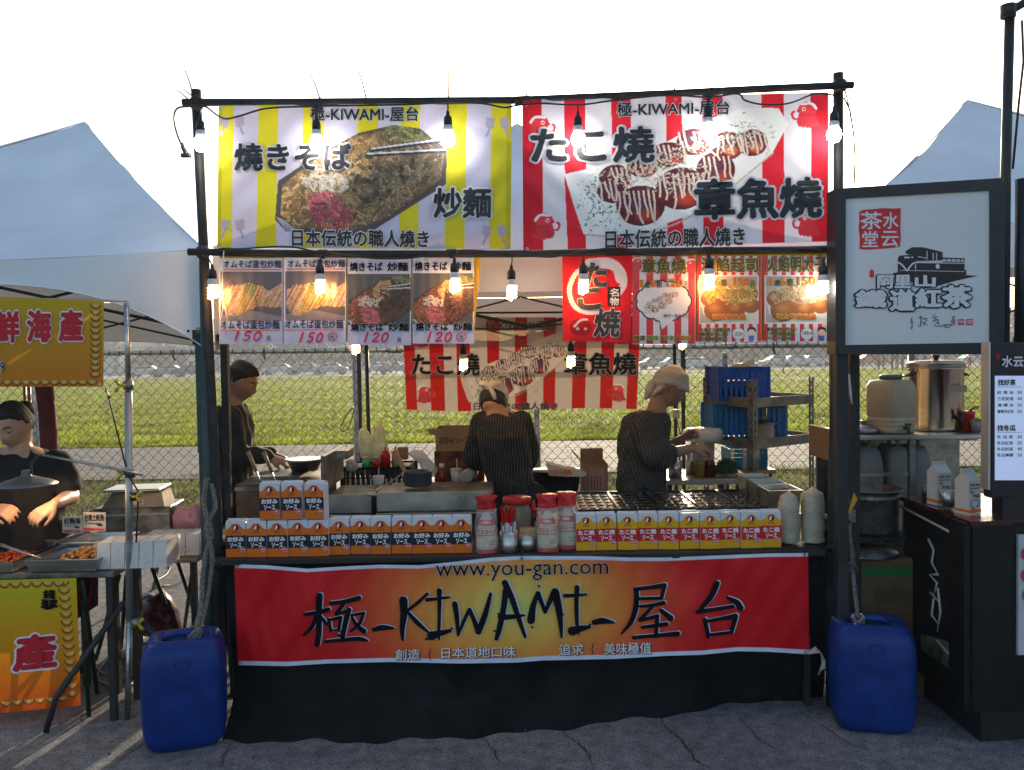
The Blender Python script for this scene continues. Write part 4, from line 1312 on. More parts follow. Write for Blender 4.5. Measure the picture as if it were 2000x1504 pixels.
for ex in(1128,1144):c.ell(ex,645,3,2.6,(235,230,230));c.ell(ex,645,1.4,1.4,(40,20,20))
c.rect(1187,560,1212,600,(50,36,40))
c.grain(3)
printed('cloth',c,quad_uv((1098,492),(1236,490),(1099,666),(1232,669),CY,dF),m_cloth,t)
s=plane_surf(CY,dF)
outlined(t,'た',(1140,512,1186,562),s,.06,.045,wob=.8);outlined(t,'こ',(1128,562,1174,604),s,.06,.045,wob=.8)
outlined(t,'焼',(1158,602,1212,659),s,.055,.03,shear=.1,wob=.6);plain(t,'名物',(1191,563,1209,598),s,.025,vert=True,m=m_inkw)
VY=3.70
def ytop(x):return float(np.interp(x,[457,520,600,660,740,820,900,960,1015,1150,1230,1300,1400,1500,1578],[1102,1104,1111,1107,1103,1104,1096,1089,1086,1086,1089,1089,1085,1081,1080]))
def ybot(x):return float(np.interp(x,[457,560,640,760,900,1010,1060,1200,1300,1370,1440,1500,1580],[1299,1301,1296,1293,1296,1294,1290,1287,1281,1279,1272,1273,1278]))
def wr(x,y):
 a=.006*math.sin(x*.015+y*.012)+.004*math.sin(x*.035-y*.03)+.004*math.sin((x-1500)*.02-(y-1100)*.05)*math.exp(-((x-1400)/150)**2)
 a+=.005*math.sin(x*.055+y*.035)*math.exp(-((x-560)/90)**2)+.002*math.sin(x*.11+y*.07)+.0015*math.sin(x*.19-y*.05)
 return a
t=thing('counter_banner','long red and yellow vinyl banner with brush lettering along the counter front','banner')
c=Cv(455,1078,1582,1304,620,130,(196,8,20))
dx,dy=(c.X-1005)/345,(c.Y-1185)/165
e=np.sqrt(dx**2+(dy*.75)**2)
xs_=[0,.12,.3,.55,.8,1.05,1.4]
cols_=np.array([(186,206,110),(226,204,108),(234,182,84),(232,140,62),(226,88,46),(216,34,34),(206,6,20)],float)
for k in range(3):c.a[...,k]=np.interp(e,xs_,cols_[:,k])
X_=c.X[0]
TT=np.array([ytop(x)for x in X_]);BB=np.array([ybot(x)for x in X_])
V=np.linspace(0,1,c.nv+1)[:,None]*np.ones_like(c.X)
c.a[V<.034]=(214,222,240);c.a[V>.955]=(214,222,240)
c.a[:,:2]=(170,20,30)
c.grain(3)
def cb_uv(u,v):
 x=(457*(1-u)+1578*u)*(1-v)+(464*(1-u)+1581*u)*v
 y=ytop(x)*(1-v)+ybot(x)*v
 return P(x,y,VY+wr(x,y))
printed('vinyl',c,cb_uv,m_vinyl,t)
s=plane_surf(VY,wr)
Z7=lambda p:[(560+x/4.545,1100+y/4.545)for x,y in p]
Z8=lambda p:[(1000+x/4.167,1100+y/4.167)for x,y in p]
S7=[([(290,290),(285,420),(285,600),(270,720)],(30,28,25,26)),([(160,455),(270,440),(370,410)],(16,20,20)),([(265,470),(220,570),(150,640)],(20,18,10)),([(300,470),(325,505),(352,540)],(10,16,14)),([(390,355),(500,345),(640,310)],(18,20,24)),([(520,350),(470,410),(440,450)],(14,18,18)),([(372,500),(392,605)],(16,14)),([(370,505),(480,482)],(12,16)),([(478,485),(462,595)],(16,13)),([(385,600),(465,588)],(9,9)),([(450,450),(560,415)],(12,16)),([(552,415),(520,540),(495,650)],(22,22,24)),([(495,655),(450,630)],(16,6)),([(575,462),(685,442)],(12,14)),([(680,445),(650,530),(570,605)],(16,16,12)),([(580,480),(620,550),(685,605)],(12,18,24)),([(345,695),(500,682),(640,672),(712,688)],(14,18,20,12)),([(772,590),(850,572),(950,578)],(20,26,9)),([(1035,330),(1040,450),(1025,580),(1030,680)],(38,32,24,12)),([(1250,270),(1170,345),(1080,415)],(12,16,14)),([(1080,440),(1150,520),(1255,612)],(14,22,11)),([(1355,245),(1355,400),(1350,600)],(24,17,15)),([(1245,325),(1340,315),(1442,302)],(18,14,10)),([(1285,645),(1350,625),(1452,598)],(42,28,16)),([(1238,672),(1244,674)],(11,11)),([(1466,578),(1470,580)],(10,10)),([(1350,650),(1355,680)],(14,6)),([(1492,362),(1510,480),(1522,640)],(26,22,12)),([(1522,638),(1570,520),(1622,412)],(12,16,18)),([(1622,412),(1660,500),(1700,600)],(18,20,26)),([(1702,608),(1760,460),(1810,272)],(28,26,14)),([(1945,240),(1925,400),(1892,560),(1862,672)],(28,26,26,18)),([(1900,480),(2000,475),(2110,462)],(28,22,9)),([(1880,452),(1884,454)],(12,12)),([(1845,600),(1848,602)],(10,10))]
S8=[([(-58,160),(0,290),(55,450),(108,600)],(26,24,20,12)),([(210,245),(172,350),(155,465)],(18,24,34)),([(212,245),(270,400)],(20,14)),([(270,400),(335,250)],(12,26)),([(350,235),(385,400),(405,605)],(34,28,8)),([(218,186),(222,188)],(10,10)),([(163,520),(167,521)],(9,9)),([(408,414),(414,416)],(11,11)),([(530,198),(525,340),(530,500)],(22,18,15)),([(432,265),(520,262),(608,254)],(17,14,9)),([(492,552),(560,532),(632,518)],(40,26,13)),([(634,502),(638,500)],(10,10)),([(540,545),(545,580)],(14,6)),([(668,482),(740,470),(832,484)],(22,27,7)),([(1000,212),(1120,198),(1240,182)],(16,16,22)),([(1238,190),(1218,285)],(20,14)),([(1035,290),(1210,284)],(13,14)),([(1012,215),(1010,350),(968,480),(888,578)],(20,22,20,6)),([(1042,352),(1140,342),(1235,322)],(12,15,18)),([(1150,350),(1090,412),(1045,462)],(12,16,20)),([(1045,466),(1185,430)],(14,16)),([(1208,378),(1290,448)],(12,26)),([(1182,450),(1172,598)],(17,15)),([(1062,522),(1258,496)],(14,18)),([(990,606),(1170,590),(1348,575)],(16,15,22)),([(1668,165),(1618,275),(1520,390)],(24,24,12)),([(1512,396),(1650,376),(1800,352)],(20,17,15)),([(1758,282),(1830,322),(1862,368)],(12,24,24)),([(1570,460),(1598,598)],(18,16)),([(1572,476),(1700,452),(1818,432)],(14,15,24)),([(1818,440),(1790,552)],(22,16)),([(1598,586),(1790,562)],(13,14))]
mb=MB()
i=0
for S,Zf,kz in((S7,Z7,4.545),(S8,Z8,4.167)):
 for pts,ws in S:
  pts=list(pts);ws=list(ws)
  i+=1
  stroke_to(mb,Zf(pts),[w/kz for w in ws],s,.0060+i*.00003,1,6,dx=2.3,dy=-1.6)
  stroke_to(mb,Zf(pts),[w/kz for w in ws],s,.0085+i*.00003,0,6)
tag(mb.build('brush_lettering',[m_black,mat('print_bluewhite',srgb(196,208,228),.6,var=0)],t),kind='stuff')
outlined(t,'www.you-gan.com',(851,1102,1188,1134),s,.018,.0,lift=.007,slope=-.015,mats=[m_black,m_inkw])
for tx,bx in(('創造',(772,1268,820,1289)),('日本道地口味',(862,1263,1007,1285)),('追求',(1092,1258,1140,1280)),('美味極值',(1180,1255,1272,1278))):
 mb=MB();text_to(mb,tx,bx,s,.0075,0,offset=.012,slope=-.02);text_to(mb,tx,(bx[0]+1.6,bx[1]+1.4,bx[2]+1.6,bx[3]+1.4),s,.006,1,offset=.014,slope=-.02)
 mb.build('lettering',[m_inkw,m_black],t)
plain(t,'{',(837,1268,842,1290),s,.0,lift=.007,m=m_black);plain(t,'{',(1155,1257,1160,1279),s,.0,lift=.007,m=m_black)
for x,y in((463,1106),(1019,1092),(1572,1084),(470,1294),(1573,1274)):
 q=MB();disc_to(q,x,y,3,3,s,.006,0,12,r_in=.5);q.build('eyelet',m_hole,t)
for x,y in((463,1106),(1019,1092),(1572,1084)):
 q=MB();q.tube([s(x,y,.01),s(x+1,y-12,.03),s(x,y-18,.01)],.0025,5);q.build('tie',m_tie,t)
q=MB()
for k in range(6):
 q.tube([P(1580+a,b,VY-.01-k*.004)for a,b in((0,1272+k),(12+k*2,1264+k*2),(24+k*1.5,1276+k*3),(26+k,1296+k*2),(18+k,1318-k*2))],.0032,5)
tag(q.build('cord_bundle',mat('white_cord',(.5,.49,.46),.85,var=.2,scale=60)),'looped white cord hanging from the lower right corner of the counter banner','cord')
# =================================================================== COUNTER OF THE MIDDLE STALL
ZT=0.755
m_skirt=mat('black_cloth',(0.010,0.012,0.013),0.9,var=.3,scale=5,bump=.3,bscale=120,spec=.2)
m_steel=mat('brushed_steel',(0.55,0.55,0.53),0.32,1.0,var=.18,scale=4,bump=.05,stretch=(1,1,14))
m_dsteel=mat('worn_steel',(0.30,0.29,0.27),0.42,0.9,var=.35,scale=7,bump=.2,bscale=30)
m_board=mat('cardboard',(0.30,0.19,0.10),0.85,var=.15,scale=5,bump=.15,bscale=90)
m_white_pl=mat('white_plastic',(0.62,0.61,0.57),0.4,var=.06,thin=.15)
m_red_pl=mat('red_plastic',(0.55,0.012,0.015),0.3,var=.08,thin=.1)
def pbox(mb,x0,x1,y0,y1,Y,dep,mi=0,bev=0.0):
 "box whose front face, at y=Y, covers the picture rectangle"
 a,b=P(x0,(y0+y1)/2,Y),P(x1,(y0+y1)/2,Y)
 xm=(x0+x1)/2
 z1,z0=P(xm,y0,Y).z,P(xm,y1,Y).z
 mb.box(((a.x+b.x)/2,Y+dep/2,(z0+z1)/2),(b.x-a.x,dep,z1-z0),mi,bev=bev)
 return mb
t=thing('counter_table','long counter table with black cloth skirt under the sauce cartons','table',(0,3.74,0))
tl,tr_=P(432,1095,3.72).x,P(1612,1078,3.72).x
q=MB();q.box(((tl+tr_)/2,.17,ZT-.016),(tr_-tl,.40,.028),bev=.004);q.build('table_top',m_blk,t)
for x in(tl+.06,(tl+tr_)/2,tr_-.06):
 for y in(.06,.32):
  q=MB();q.box((x,y,ZT/2-.02),(.03,.03,ZT-.04));q.build('leg',m_dleg,t)
def sk_bot(px):return G(px,float(np.interp(px,[400,440,690,1000,1060,1170,1320,1480,1540,1615],[1452,1450,1449,1436,1430,1411,1390,1368,1364,1363])),.012)
skb=MB()
def skf(u,v):
 top=Vector((tl+(tr_-tl)*u,3.722,ZT-.002))
 px=425+(1612-425)*u
 bot=sk_bot(px);bot.z=-.004
 p=top.lerp(bot,v)
 p.y=3.746+(bot.y-3.746)*v**(9 if bot.y<3.746 else 1.5)
 p.y+=min(1,.12+v**4)*(.018*math.sin(u*37+v*2)+.012*math.sin(u*83+1)+.010*math.sin(u*15-v*6))*(1 if v>.6 else .5)-.03*v*(1-v)*(v-.5)*math.sin(u*9)
 return p
skb.grid(skf,220,26)
so=skb.build("black_skirt",m_skirt,t);so.location=(0,-3.74,0)
def carton_meshes(col,band,word,kind):
 W,H,D=.0925,.160,.062
 mc=mat('carton_side',srgb(206,212,220),.45,var=.04)
 b=MB();b.box((0,D/2,H/2),(W,D,H),bev=.002)
 f=MB()
 k=W/40.0
 def s(u,v,lift=0.0):return Vector(((u-20)*k,-.0006-lift,H-v*k*(H/k)/68))
 top=[(0,13),(4,12.5),(8,9.5),(12,4.5),(16,2.2),(20,1.6),(24,2.2),(28,4.5),(32,9.5),(36,12.5),(40,13)]
 for a,b2 in zip(top,top[1:]):
  f.add([s(a[0],a[1]),s(a[0],26),s(b2[0],26),s(b2[0],b2[1])],[(0,1,2,3)],0)
 f.add([s(0,51),s(0,68),s(40,68),s(40,51)],[(0,1,2,3)],0)
 f.add([s(0,25.2),s(0,51.4),s(40,51.4),s(40,25.2)],[(0,1,2,3)],3)
 f.add([s(0,26,.0002),s(0,50.6,.0002),s(40,50.6,.0002),s(40,26,.0002)],[(0,1,2,3)],1)
 disc_to(f,20,9.5,6.6,6.8,s,.0005,3,20)
 f.add([s(*p,.0008)for p in[(20,4),(24.5,6.5),(25,11),(22,15),(20.5,11),(21.5,8)]],[(0,1,2,3,4,5)],4)
 f.add([s(*p,.0010)for p in[(16.5,9.5),(18.5,6),(20.5,5.2),(21.5,8),(20.6,12.5),(17.5,14),(15.5,13)]],[tuple(range(7))],2)
 text_to(f,'オタフク',(13.5,17.2,26.5,21.6),s,.0005,4,offset=.02)
 text_to(f,word,(3.5,27.5,36.5,37.6),s,.0007,2,offset=.05)
 text_to(f,'ソース',(8.5,39.2,31,49.4),s,.0007,2,offset=.05)
 disc_to(f,33.5,52.5,5.6,4.8,s,.0012,2,16);disc_to(f,33.5,52.5,5.0,4.2,s,.0014,3,16)
 for a in(31.3,33.6,35.6):disc_to(f,a,52.7,1.1,1.3,s,.0016,2,8)
 f.add([s(22,56,.0004),s(22,56.7,.0004),s(28.5,56.7,.0004),s(28.5,56,.0004)],[(0,1,2,3)],3)
 fm_=f.mesh('printed_front',[mat('carton_'+kind,col,.45,var=.04),mat('carton_band_'+kind,band,.45,var=0),m_inkw,m_redp,m_black])
 tp=MB();tp.box((0,D/2,H+.004),(W-.004,D-.004,.006));tp.box((0,D*.55,H+.010),(W-.006,.003,.008),0)
 return b.mesh('body',mc),fm_,tp.mesh('folded_top',mc)
CO=carton_meshes(srgb(226,112,20),srgb(22,24,42),'お好み','orange')
CYl=carton_meshes(srgb(232,170,16),srgb(208,24,40),'たこ焼','yellow')
ordw=['first','second','third','fourth','fifth','sixth','seventh','eighth','ninth','tenth','eleventh','last']
def carton(me,x,Y,z,rz,label,group):
 t=thing('sauce_carton',label,'carton',(x,Y,z),group,rz)
 inst('body',me[0],t);inst('printed_front',me[1],t);inst('folded_top',me[2],t)
 return t
xs=[460,501,542,582,622,663,704,744,785,825,863,902]
for i,px in enumerate(xs):
 Y=3.74 if i<5 else 3.765
 carton(CO,P(px,1060,Y).x,Y+rng.uniform(-.004,.004),ZT,rng.uniform(-.06,.06)+(.04 if px==622 else 0),'orange sauce carton with a black band, %s from the left in the bottom row'%ordw[i],'orange sauce cartons in the bottom row')
for i,px in enumerate((527,570,614)):
 carton(CO,P(px,1000,3.745).x,3.745,ZT+.1725,(0,.03,-.16)[i],['left orange sauce carton of the three stacked on top of the row','middle orange sauce carton of the three stacked on top of the row','right orange sauce carton of the three on top, turned so its white side shows'][i],'orange sauce cartons stacked on top')
for i,px in enumerate((1145,1185,1226,1266,1306,1347,1387,1427,1467,1507)):
 w_='last' if i==9 else ordw[i]
 carton(CYl,P(px,1050,3.77).x,3.77+rng.uniform(-.007,.007),ZT,rng.uniform(-.06,.06),'yellow sauce carton with a red band, %s from the left in its row'%w_,'yellow sauce cartons on the counter')
m_mayo=mat('mayonnaise',(0.72,0.64,0.42),.35,var=.05,thin=.2,coat=.3)
m_film=film_mat('clear_film',(.9,.9,.92),.80)
m_rfilm=film_mat('red_film',(.75,.02,.03),.25)
def mayo(px,Y,rz,label,k=1.0):
 c=P(px,1070,Y)
 t=thing('mayonnaise_bottle',label,'bottle',(c.x,Y,ZT),'mayonnaise bottles in bags',rz)
 H=.21*k
 b=MB();b.lathe([(.01,.003),(.042,.006),(.047,.03),(.046,.10),(.040,.13),(.026,.165),(.013,.192),(.011,.20)],24,sy=.72);b.build('bottle',m_mayo,t)
 cp=MB();cp.lathe([(.0,.2),(.016,.2),(.016,.222),(.008,.226),(0,.227)],14);cp.build('cap',m_red_pl,t)
 def s(u,v,lift=0.0):
  a=(u-20)/20*1.25
  r=float(np.interp(.2*(1-v/68),[.0,.03,.10,.13,.165,.2],[.044,.047,.046,.040,.026,.012]))+.001+lift
  return Vector((r*math.sin(a),-r*.74*math.cos(a),.2*(1-v/68)))
 g=MB()
 def band(v0,v1,mi):
  for i in range(12):g.add([s(40*i/12,v0,.0003),s(40*i/12,v1,.0003),s(40*(i+1)/12,v1,.0003),s(40*(i+1)/12,v0,.0003)],[(0,1,2,3)],mi)
 band(15,24,0);band(38,39.5,0);band(27,27.8,0);band(61,68,0)
 text_to(g,'マヨネーズ',(1,28.5,38,36.5),s,.0008,0,offset=.05);text_to(g,'日清製油',(11,16.5,27,21),s,.0010,1,offset=.02)
 g.add([s(25,48,.001),s(25,54,.001),s(36,54,.001),s(36,48,.001)],[(0,1,2,3)],0)
 text_to(g,'1kg',(26,49.2,35,53.2),s,.0016,1,offset=.02)
 g.build('printed_label',[m_redp,m_inkw],t)
 f=MB()
 f.lathe([(.001,.002),(.050,.003),(.054,.05),(.053,.12),(.048,.17),(.046,.205)],22,sy=.8,wob=lambda a,z:1+.06*math.sin(5*a+z*40)+.04*math.sin(9*a));f.build('clear_bag',m_film,t)
 f=MB()
 f.lathe([(.044,.195),(.043,.215),(.036,.235),(.050,.262),(.042,.266)],26,sy=.7,wob=lambda a,z:1+(.14*math.sin(4*a+z*60)+.08*math.sin(11*a+z*80))*min(1,max(0,(z-.19)/.05)));f.build('red_bag_top',m_red_pl if px<1000 else m_rfilm,t)
mayo(951,3.76,.1,'bagged mayonnaise bottle left of the red and white spoon wrappers')
mayo(1070,3.77,0,'bagged mayonnaise bottle right of the toothpick cup, the front one of the pair')
mayo(1108,3.82,-.15,'bagged mayonnaise bottle touching the first yellow carton')
c=P(994,1070,3.78)
t=thing('spoon_cup','steel cup full of red and white paper wrapped sticks','cup',(c.x,3.78,ZT))
q=MB();q.lathe([(.01,0),(.040,.001),(.041,.003),(.041,.095),(.039,.095),(.038,.006),(.0,.006)],28);q.build('cup',m_steel,t)
m_wr=mat('paper_wrap',(.7,.7,.7),.6,var=.05)
for k in range(18):
 a=k*2.4;r=.006+.028*math.sqrt(k/18)
 b0=Vector((r*math.cos(a)*.8,r*math.sin(a)*.8,.008));d=Vector((r*math.cos(a)*1.15,r*math.sin(a)*1.1,.20+.014*math.sin(k*3)))
 q=MB();u=Vector((math.cos(k),math.sin(k)*.4,0)).normalized()*.0042
 w=Vector((0,.0014,0))
 for z0,z1,mi in((0,.64,0),(.64,1,1)):
  p,r2=b0.lerp(d,z0),b0.lerp(d,z1)
  q.add([p-u-w,p+u-w,p+u+w,p-u+w,r2-u-w,r2+u-w,r2+u+w,r2-u+w],[(0,1,5,4),(1,2,6,5),(2,3,7,6),(3,0,4,7),(4,5,6,7)],mi)
 q.build('wrapped_stick',[m_wr,m_red_pl],t)
c=P(1031,1070,3.80)
t=thing('toothpick_cup','small steel cup packed with wooden toothpicks','cup',(c.x,3.80,ZT))
q=MB();q.lathe([(.01,0),(.038,.001),(.040,.003),(.040,.075),(.038,.075),(.037,.006),(.0,.006)],28);q.build('cup',m_steel,t)
q=MB()
for k in range(150):
 a=k*2.4;r=.034*math.sqrt(k/150)
 q.tube([(r*math.cos(a)*.8,r*math.sin(a)*.8,.01),(r*math.cos(a)*1.2+.003*math.sin(k),r*math.sin(a)*1.2,.098+.008*math.sin(k*5))],.0012,4)
tag(q.build('toothpicks',mat('toothpick_wood',(.55,.42,.24),.7,var=.1),t),kind='stuff')
c=P(1010,1020,3.97)
t=thing('storage_jar','large clear jar with a red lid behind the spoon cup','jar',(c.x,3.97,ZT))
q=MB();q.lathe([(.01,0),(.066,.002),(.07,.02),(.07,.15),(.06,.18),(.058,.19)],28);q.build('jar',mat('jar_glass',(.30,.28,.22),.12,var=.15,thin=.2),t)
q=MB();q.lathe([(.0,.19),(.068,.19),(.070,.195),(.070,.215),(.066,.221),(0,.222)],28);q.build('lid',m_red_pl,t)
def squeeze(px,Y,z,h,r,col,cap,label,cat='bottle',lean=0):
 c=P(px,900,Y)
 t=thing('squeeze_bottle',label,cat,(c.x,Y,z))
 q=MB();q.lathe([(.005,0),(r,.002),(r,h*.62),(r*.92,h*.68),(r*.5,h*.72)],20);q.build('bottle',col,t)
 q=MB();q.lathe([(r*.7,h*.70),(r*.72,h*.78),(r*.3,h*.80),(r*.14,h),(.0,h)],16);q.build('nozzle_cap',cap,t)
m_oc=mat('orange_cap',(.65,.25,.03),.4,var=.05);m_amber=mat('dark_sauce',(.10,.03,.02),.25,var=.1)
squeeze(1041,4.0,ZT,.20,.028,m_amber,m_red_pl,'brown squeeze bottle with a red cap beside the red lidded jar')
squeeze(1053,3.93,ZT,.16,.026,mat('clear_pl',(.4,.35,.3),.2,var=.1,thin=.3),m_oc,'squeeze bottle with an orange cap behind the mayonnaise bottles')
m_sleeve=mat('sleeved_paper',(.58,.52,.40),.45,var=.15,scale=40,stretch=(1,1,12),bump=.4,bscale=60,thin=.1,coat=.3)
for px,h,rr,lb,ph in((1541,.245,.050,'left bagged stack of cream paper trays at the right end of the counter',0),(1588,.262,.054,'right bagged stack of cream paper trays next to the right hand post',2)):
 c=P(px,1070,3.86)
 q=MB();n=46
 prof=[(.004,0),(rr*.85,.003)]+[(rr*(1+.035*(k%2)+.03*math.sin(k*.4+ph))*(1-.18*max(0,(k/n-.85)/.15)),.006+(h-.03)*k/n)for k in range(n+1)]+[(rr*.45,h-.012),(.004,h)]
 q.lathe(prof,26,wob=lambda a,z:1+.03*math.sin(3*a+z*30+ph),sx=.95,sy=.9)
 tag(q.build('tray_stack',m_sleeve,None,(c.x,3.86,ZT)),lb,'tray stack','bagged paper tray stacks')
# =================================================================== TAKOYAKI GRIDDLE
m_cast=mat('cast_iron',(0.03,0.028,0.027),0.34,0.8,var=.3,scale=30,bump=.05,bscale=80,spec=.6,coat=.5)
gx0,gx1=P(1122,985,4.3).x,P(1497,985,4.3).x
gz=0.885
t=thing('takoyaki_griddle','black cast iron griddle with rows of round moulds, shining in the low sun','griddle',((gx0+gx1)/2,4.3,gz))
Wg=gx1-gx0
q=MB();q.box((0,.0,-.07),(Wg+.04,.60,.12),bev=.004);q.build('cabinet',m_dsteel,t)
q=MB();q.box((.02,-.335,-.022),(Wg+.08,.07,.03),bev=.004);q.build('front_ledge',m_steel,t)
for sx in(-1,1):
 for sy in(-.22,.2):
  q=MB();q.box((sx*(Wg/2-.05),sy+.02,-.13-(gz-.13)/2),(.03,.03,gz-.13));q.build('leg',m_dleg,t)
pl=MB();nx,ny,w=4,6,(Wg/5-.012)
dyy=.52/ny;dxx=w/nx;n8=10
for i in range(nx):
 for j in range(ny):
  cx,cy_=-w/2+(i+.5)*dxx,-.26+(j+.5)*dyy
  r=min(dxx,dyy)*.42
  ring=[(cx+r*math.cos(2*math.pi*k/n8),cy_+r*math.sin(2*math.pi*k/n8),0)for k in range(n8)]
  sq=[]
  for k in range(n8):
   a=2*math.pi*k/n8;c_,s_=math.cos(a),math.sin(a);m_=max(abs(c_),abs(s_))
   sq.append((cx+dxx/2*c_/m_,cy_+dyy/2*s_/m_,.0))
  lip=[(cx+r*1.1*math.cos(2*math.pi*k/n8),cy_+r*1.1*math.sin(2*math.pi*k/n8),.0022)for k in range(n8)]
  mid=[(cx+r*.8*math.cos(2*math.pi*k/n8),cy_+r*.8*math.sin(2*math.pi*k/n8),-.014)for k in range(n8)]
  bot=[(cx+r*.4*math.cos(2*math.pi*k/n8),cy_+r*.4*math.sin(2*math.pi*k/n8),-.021)for k in range(n8)]
  R_=[sq,lip,ring,mid,bot]
  vs=sum(R_,[])
  fs=[(a*n8+k,a*n8+(k+1)%n8,(a+1)*n8+(k+1)%n8,(a+1)*n8+k)for a in range(4)for k in range(n8)]+[tuple(4*n8+k for k in range(n8))]
  pl.add(vs,fs,0,False)
for sx in(-1,1):pl.box((sx*(w/2+.003),0,.003),(.006,.54,.012))
for sy in(-1,1):pl.box((0,sy*.266,.003),(w,.008,.012))
pme_=pl.mesh('mould_plate',m_cast)
for k in range(5):inst('mould_plate',pme_,t,(-Wg/2+(k+.5)*Wg/5,0,.004))
# =================================================================== WORK TABLES AND GEAR INSIDE THE MIDDLE STALL
def table(name,label,x0,x1,y0,y1,z,m,th=.03,group=None):
 t=thing(name,label,'table',((x0+x1)/2,(y0+y1)/2,0),group)
 w,d=x1-x0,y1-y0
 q=MB();q.box((0,0,z-th/2),(w,d,th),bev=.004);q.build('table_top',m,t)
 for sx in(-1,1):
  for sy in(-1,1):
   q=MB();q.box((sx*(w/2-.03),sy*(d/2-.03),(z-th)/2),(.028,.028,z-th));q.build('leg',m_dleg,t)
 return t
m_soot=mat('sooty_steel',(0.16,0.15,0.135),0.5,0.7,var=.6,scale=9,bump=.3,bscale=25)
m_brown=mat('brown_steel',(0.20,0.13,0.095),0.4,0.6,var=.3,scale=5)
t=thing('fryer_stove','brownish steel stove with a raised hob behind the left cartons','stove',(P(565,980,4.55).x,4.55,0))
zf=1.02;wf=P(645,980,4.3).x-P(487,980,4.3).x
q=MB();q.box((0,.0,zf-.20),(wf,.50,.38),bev=.006);q.build('body',m_brown,t)
q=MB();q.box((-.03,.02,zf+.003),(wf-.16,.36,.024));q.build('hob_tray',m_soot,t)
q=MB();q.box((0,-.256,zf-.035),(wf,.014,.02));q.build('front_rail',m_dsteel,t)
q=MB();q.box((wf/2+.03,.02,zf+.035),(.02,.50,.19),bev=.004);q.box((wf/2+.055,.15,zf+.10),(.10,.20,.05),bev=.004);q.build('side_splash_panel',m_dsteel,t)
for sx in(-1,1):
 for sy in(-1,1):
  q=MB();q.box((sx*(wf/2-.03),sy*.2,(zf-.39)/2),(.03,.03,zf-.39));q.build('leg',m_dleg,t)
c=P(596,910,4.6)
t=thing('draining_pan','steel colander pan on the hob in front of the cook in black','pan',(c.x,4.6,zf+.015))
q=MB();q.lathe([(.01,0),(.075,.004),(.098,.06),(.106,.062),(.104,.066),(.094,.062),(.072,.010),(.0,.008)],30);q.build('pan',m_steel,t)
q=MB();q.lathe([(.103,.064),(.112,.066),(.112,.070),(.102,.070)],30);q.build('rim',m_steel,t)
q=MB();q.tube([(.10,.0,.06),(.17,.03,.085),(.22,.05,.10)],[.006,.006,.008],8);q.build('handle',m_dsteel,t)
for(a,b,Y,lb)in(((484,882),(512,948),4.28,'left wooden handled turner leaning against the stove'),((514,882),(543,950),4.3,'right wooden handled turner leaning against the stove, by the hand of the cook in black')):
 t=thing('turner',lb,'turner',(0,0,0))
 A_,B_=P(*a,Y),P(*b,Y);M_=A_.lerp(B_,.6)
 q=MB();q.tube([A_,M_],[.011,.009],8);q.build('handle',mat('wood_handle',(.34,.20,.10),.55,var=.2,scale=30,stretch=(1,1,8)),t)
 q=MB();q.tube([M_,B_],.004,6);q.build('shaft',m_steel,t)
def stove(name,label,x0,x1,ytop,Y,dep,tiles):
 a,b=P(x0,970,Y).x,P(x1,970,Y).x;z=P((x0+x1)/2,ytop,Y).z
 t=thing(name,label,'stove',((a+b)/2,Y,0));w=b-a
 q=MB();q.box((0,dep/2,z-.16),(w,dep,.30),bev=.004);q.build('body',m_soot,t)
 q=MB();q.box((0,-.006,z-.055),(w*.98,.012,.10),bev=.003);q.build('splash_plate',mat('stained_plate',(0.42,0.43,0.40),.42,.8,var=.22,scale=5,bump=.15,bscale=20),t)
 q=MB();q.box((0,-.010,z-.118),(w,.02,.010),bev=.002);q.build('front_rail',m_steel,t)
 if tiles:
  k=MB();k.box((0,0,0),(w/6-.003,.008,.055),bev=.0015);km=k.mesh('tile',mat('dark_tile',(.05,.05,.055),.35,var=.2))
  for i in range(6):
   for j in range(2):inst('tile',km,t,(-w/2+(i+.5)*w/6,-.004,z-.155-j*.058))
 for sx in(-1,1):
  for yy in(.04,dep-.04):
   q=MB();q.box((sx*(w/2-.03),yy,(z-.3)/2),(.03,.03,z-.3));q.build('leg',m_dleg,t)
 return z
z1=stove('griddle_stove','long stained steel stove behind the orange cartons',734,962,958,4.25,.36,True)
z2=stove('griddle_stove','short steel stove section between the brown stove and the long stained stove',641,727,963,4.28,.34,False)
c=P(817,955,4.42)
t=thing('cooking_pot','small straight sided grey pot on the long stove','pot',(c.x,4.42,z1))
q=MB();q.lathe([(.01,0),(.072,.003),(.075,.01),(.075,.075),(.078,.078),(.075,.081),(.070,.078),(.069,.008),(0,.006)],30);q.build('pot',mat('grey_pot',(.10,.11,.14),.35,.6,var=.1),t)
for sx in(-1,1):
 q=MB();q.tube([(sx*.074,-.015,.065),(sx*.092,0,.068),(sx*.074,.015,.065)],.004,6);q.build('handle',m_steel,t)
t=thing('ladle','long handled ladle resting across the stoves','ladle',(0,0,0))
q=MB();q.tube([P(790,922,4.5),P(742,955,4.3),P(728,964,4.25)],.004,6);q.ball(P(727,966,4.24),.022,12,6,sc=(1.3,1,.5));q.build('ladle',m_steel,t)
t=thing('cooking_chopsticks','wooden cooking chopsticks standing in the grey pot','chopsticks',(0,0,0))
for k in range(2):
 q=MB();q.tube([P(766+k*7,884-k*3,4.55),P(800+k*3,940,4.42)],[.010,.004],6);q.build('chopstick',mat('wood_handle',(.34,.20,.10)),t)
zr_=.885
table('work_table','work table at the back of the stall under the crate and cardboard boxes',P(640,950,5.0).x,P(1028,950,5.0).x,4.86,5.45,zr_,m_dsteel)
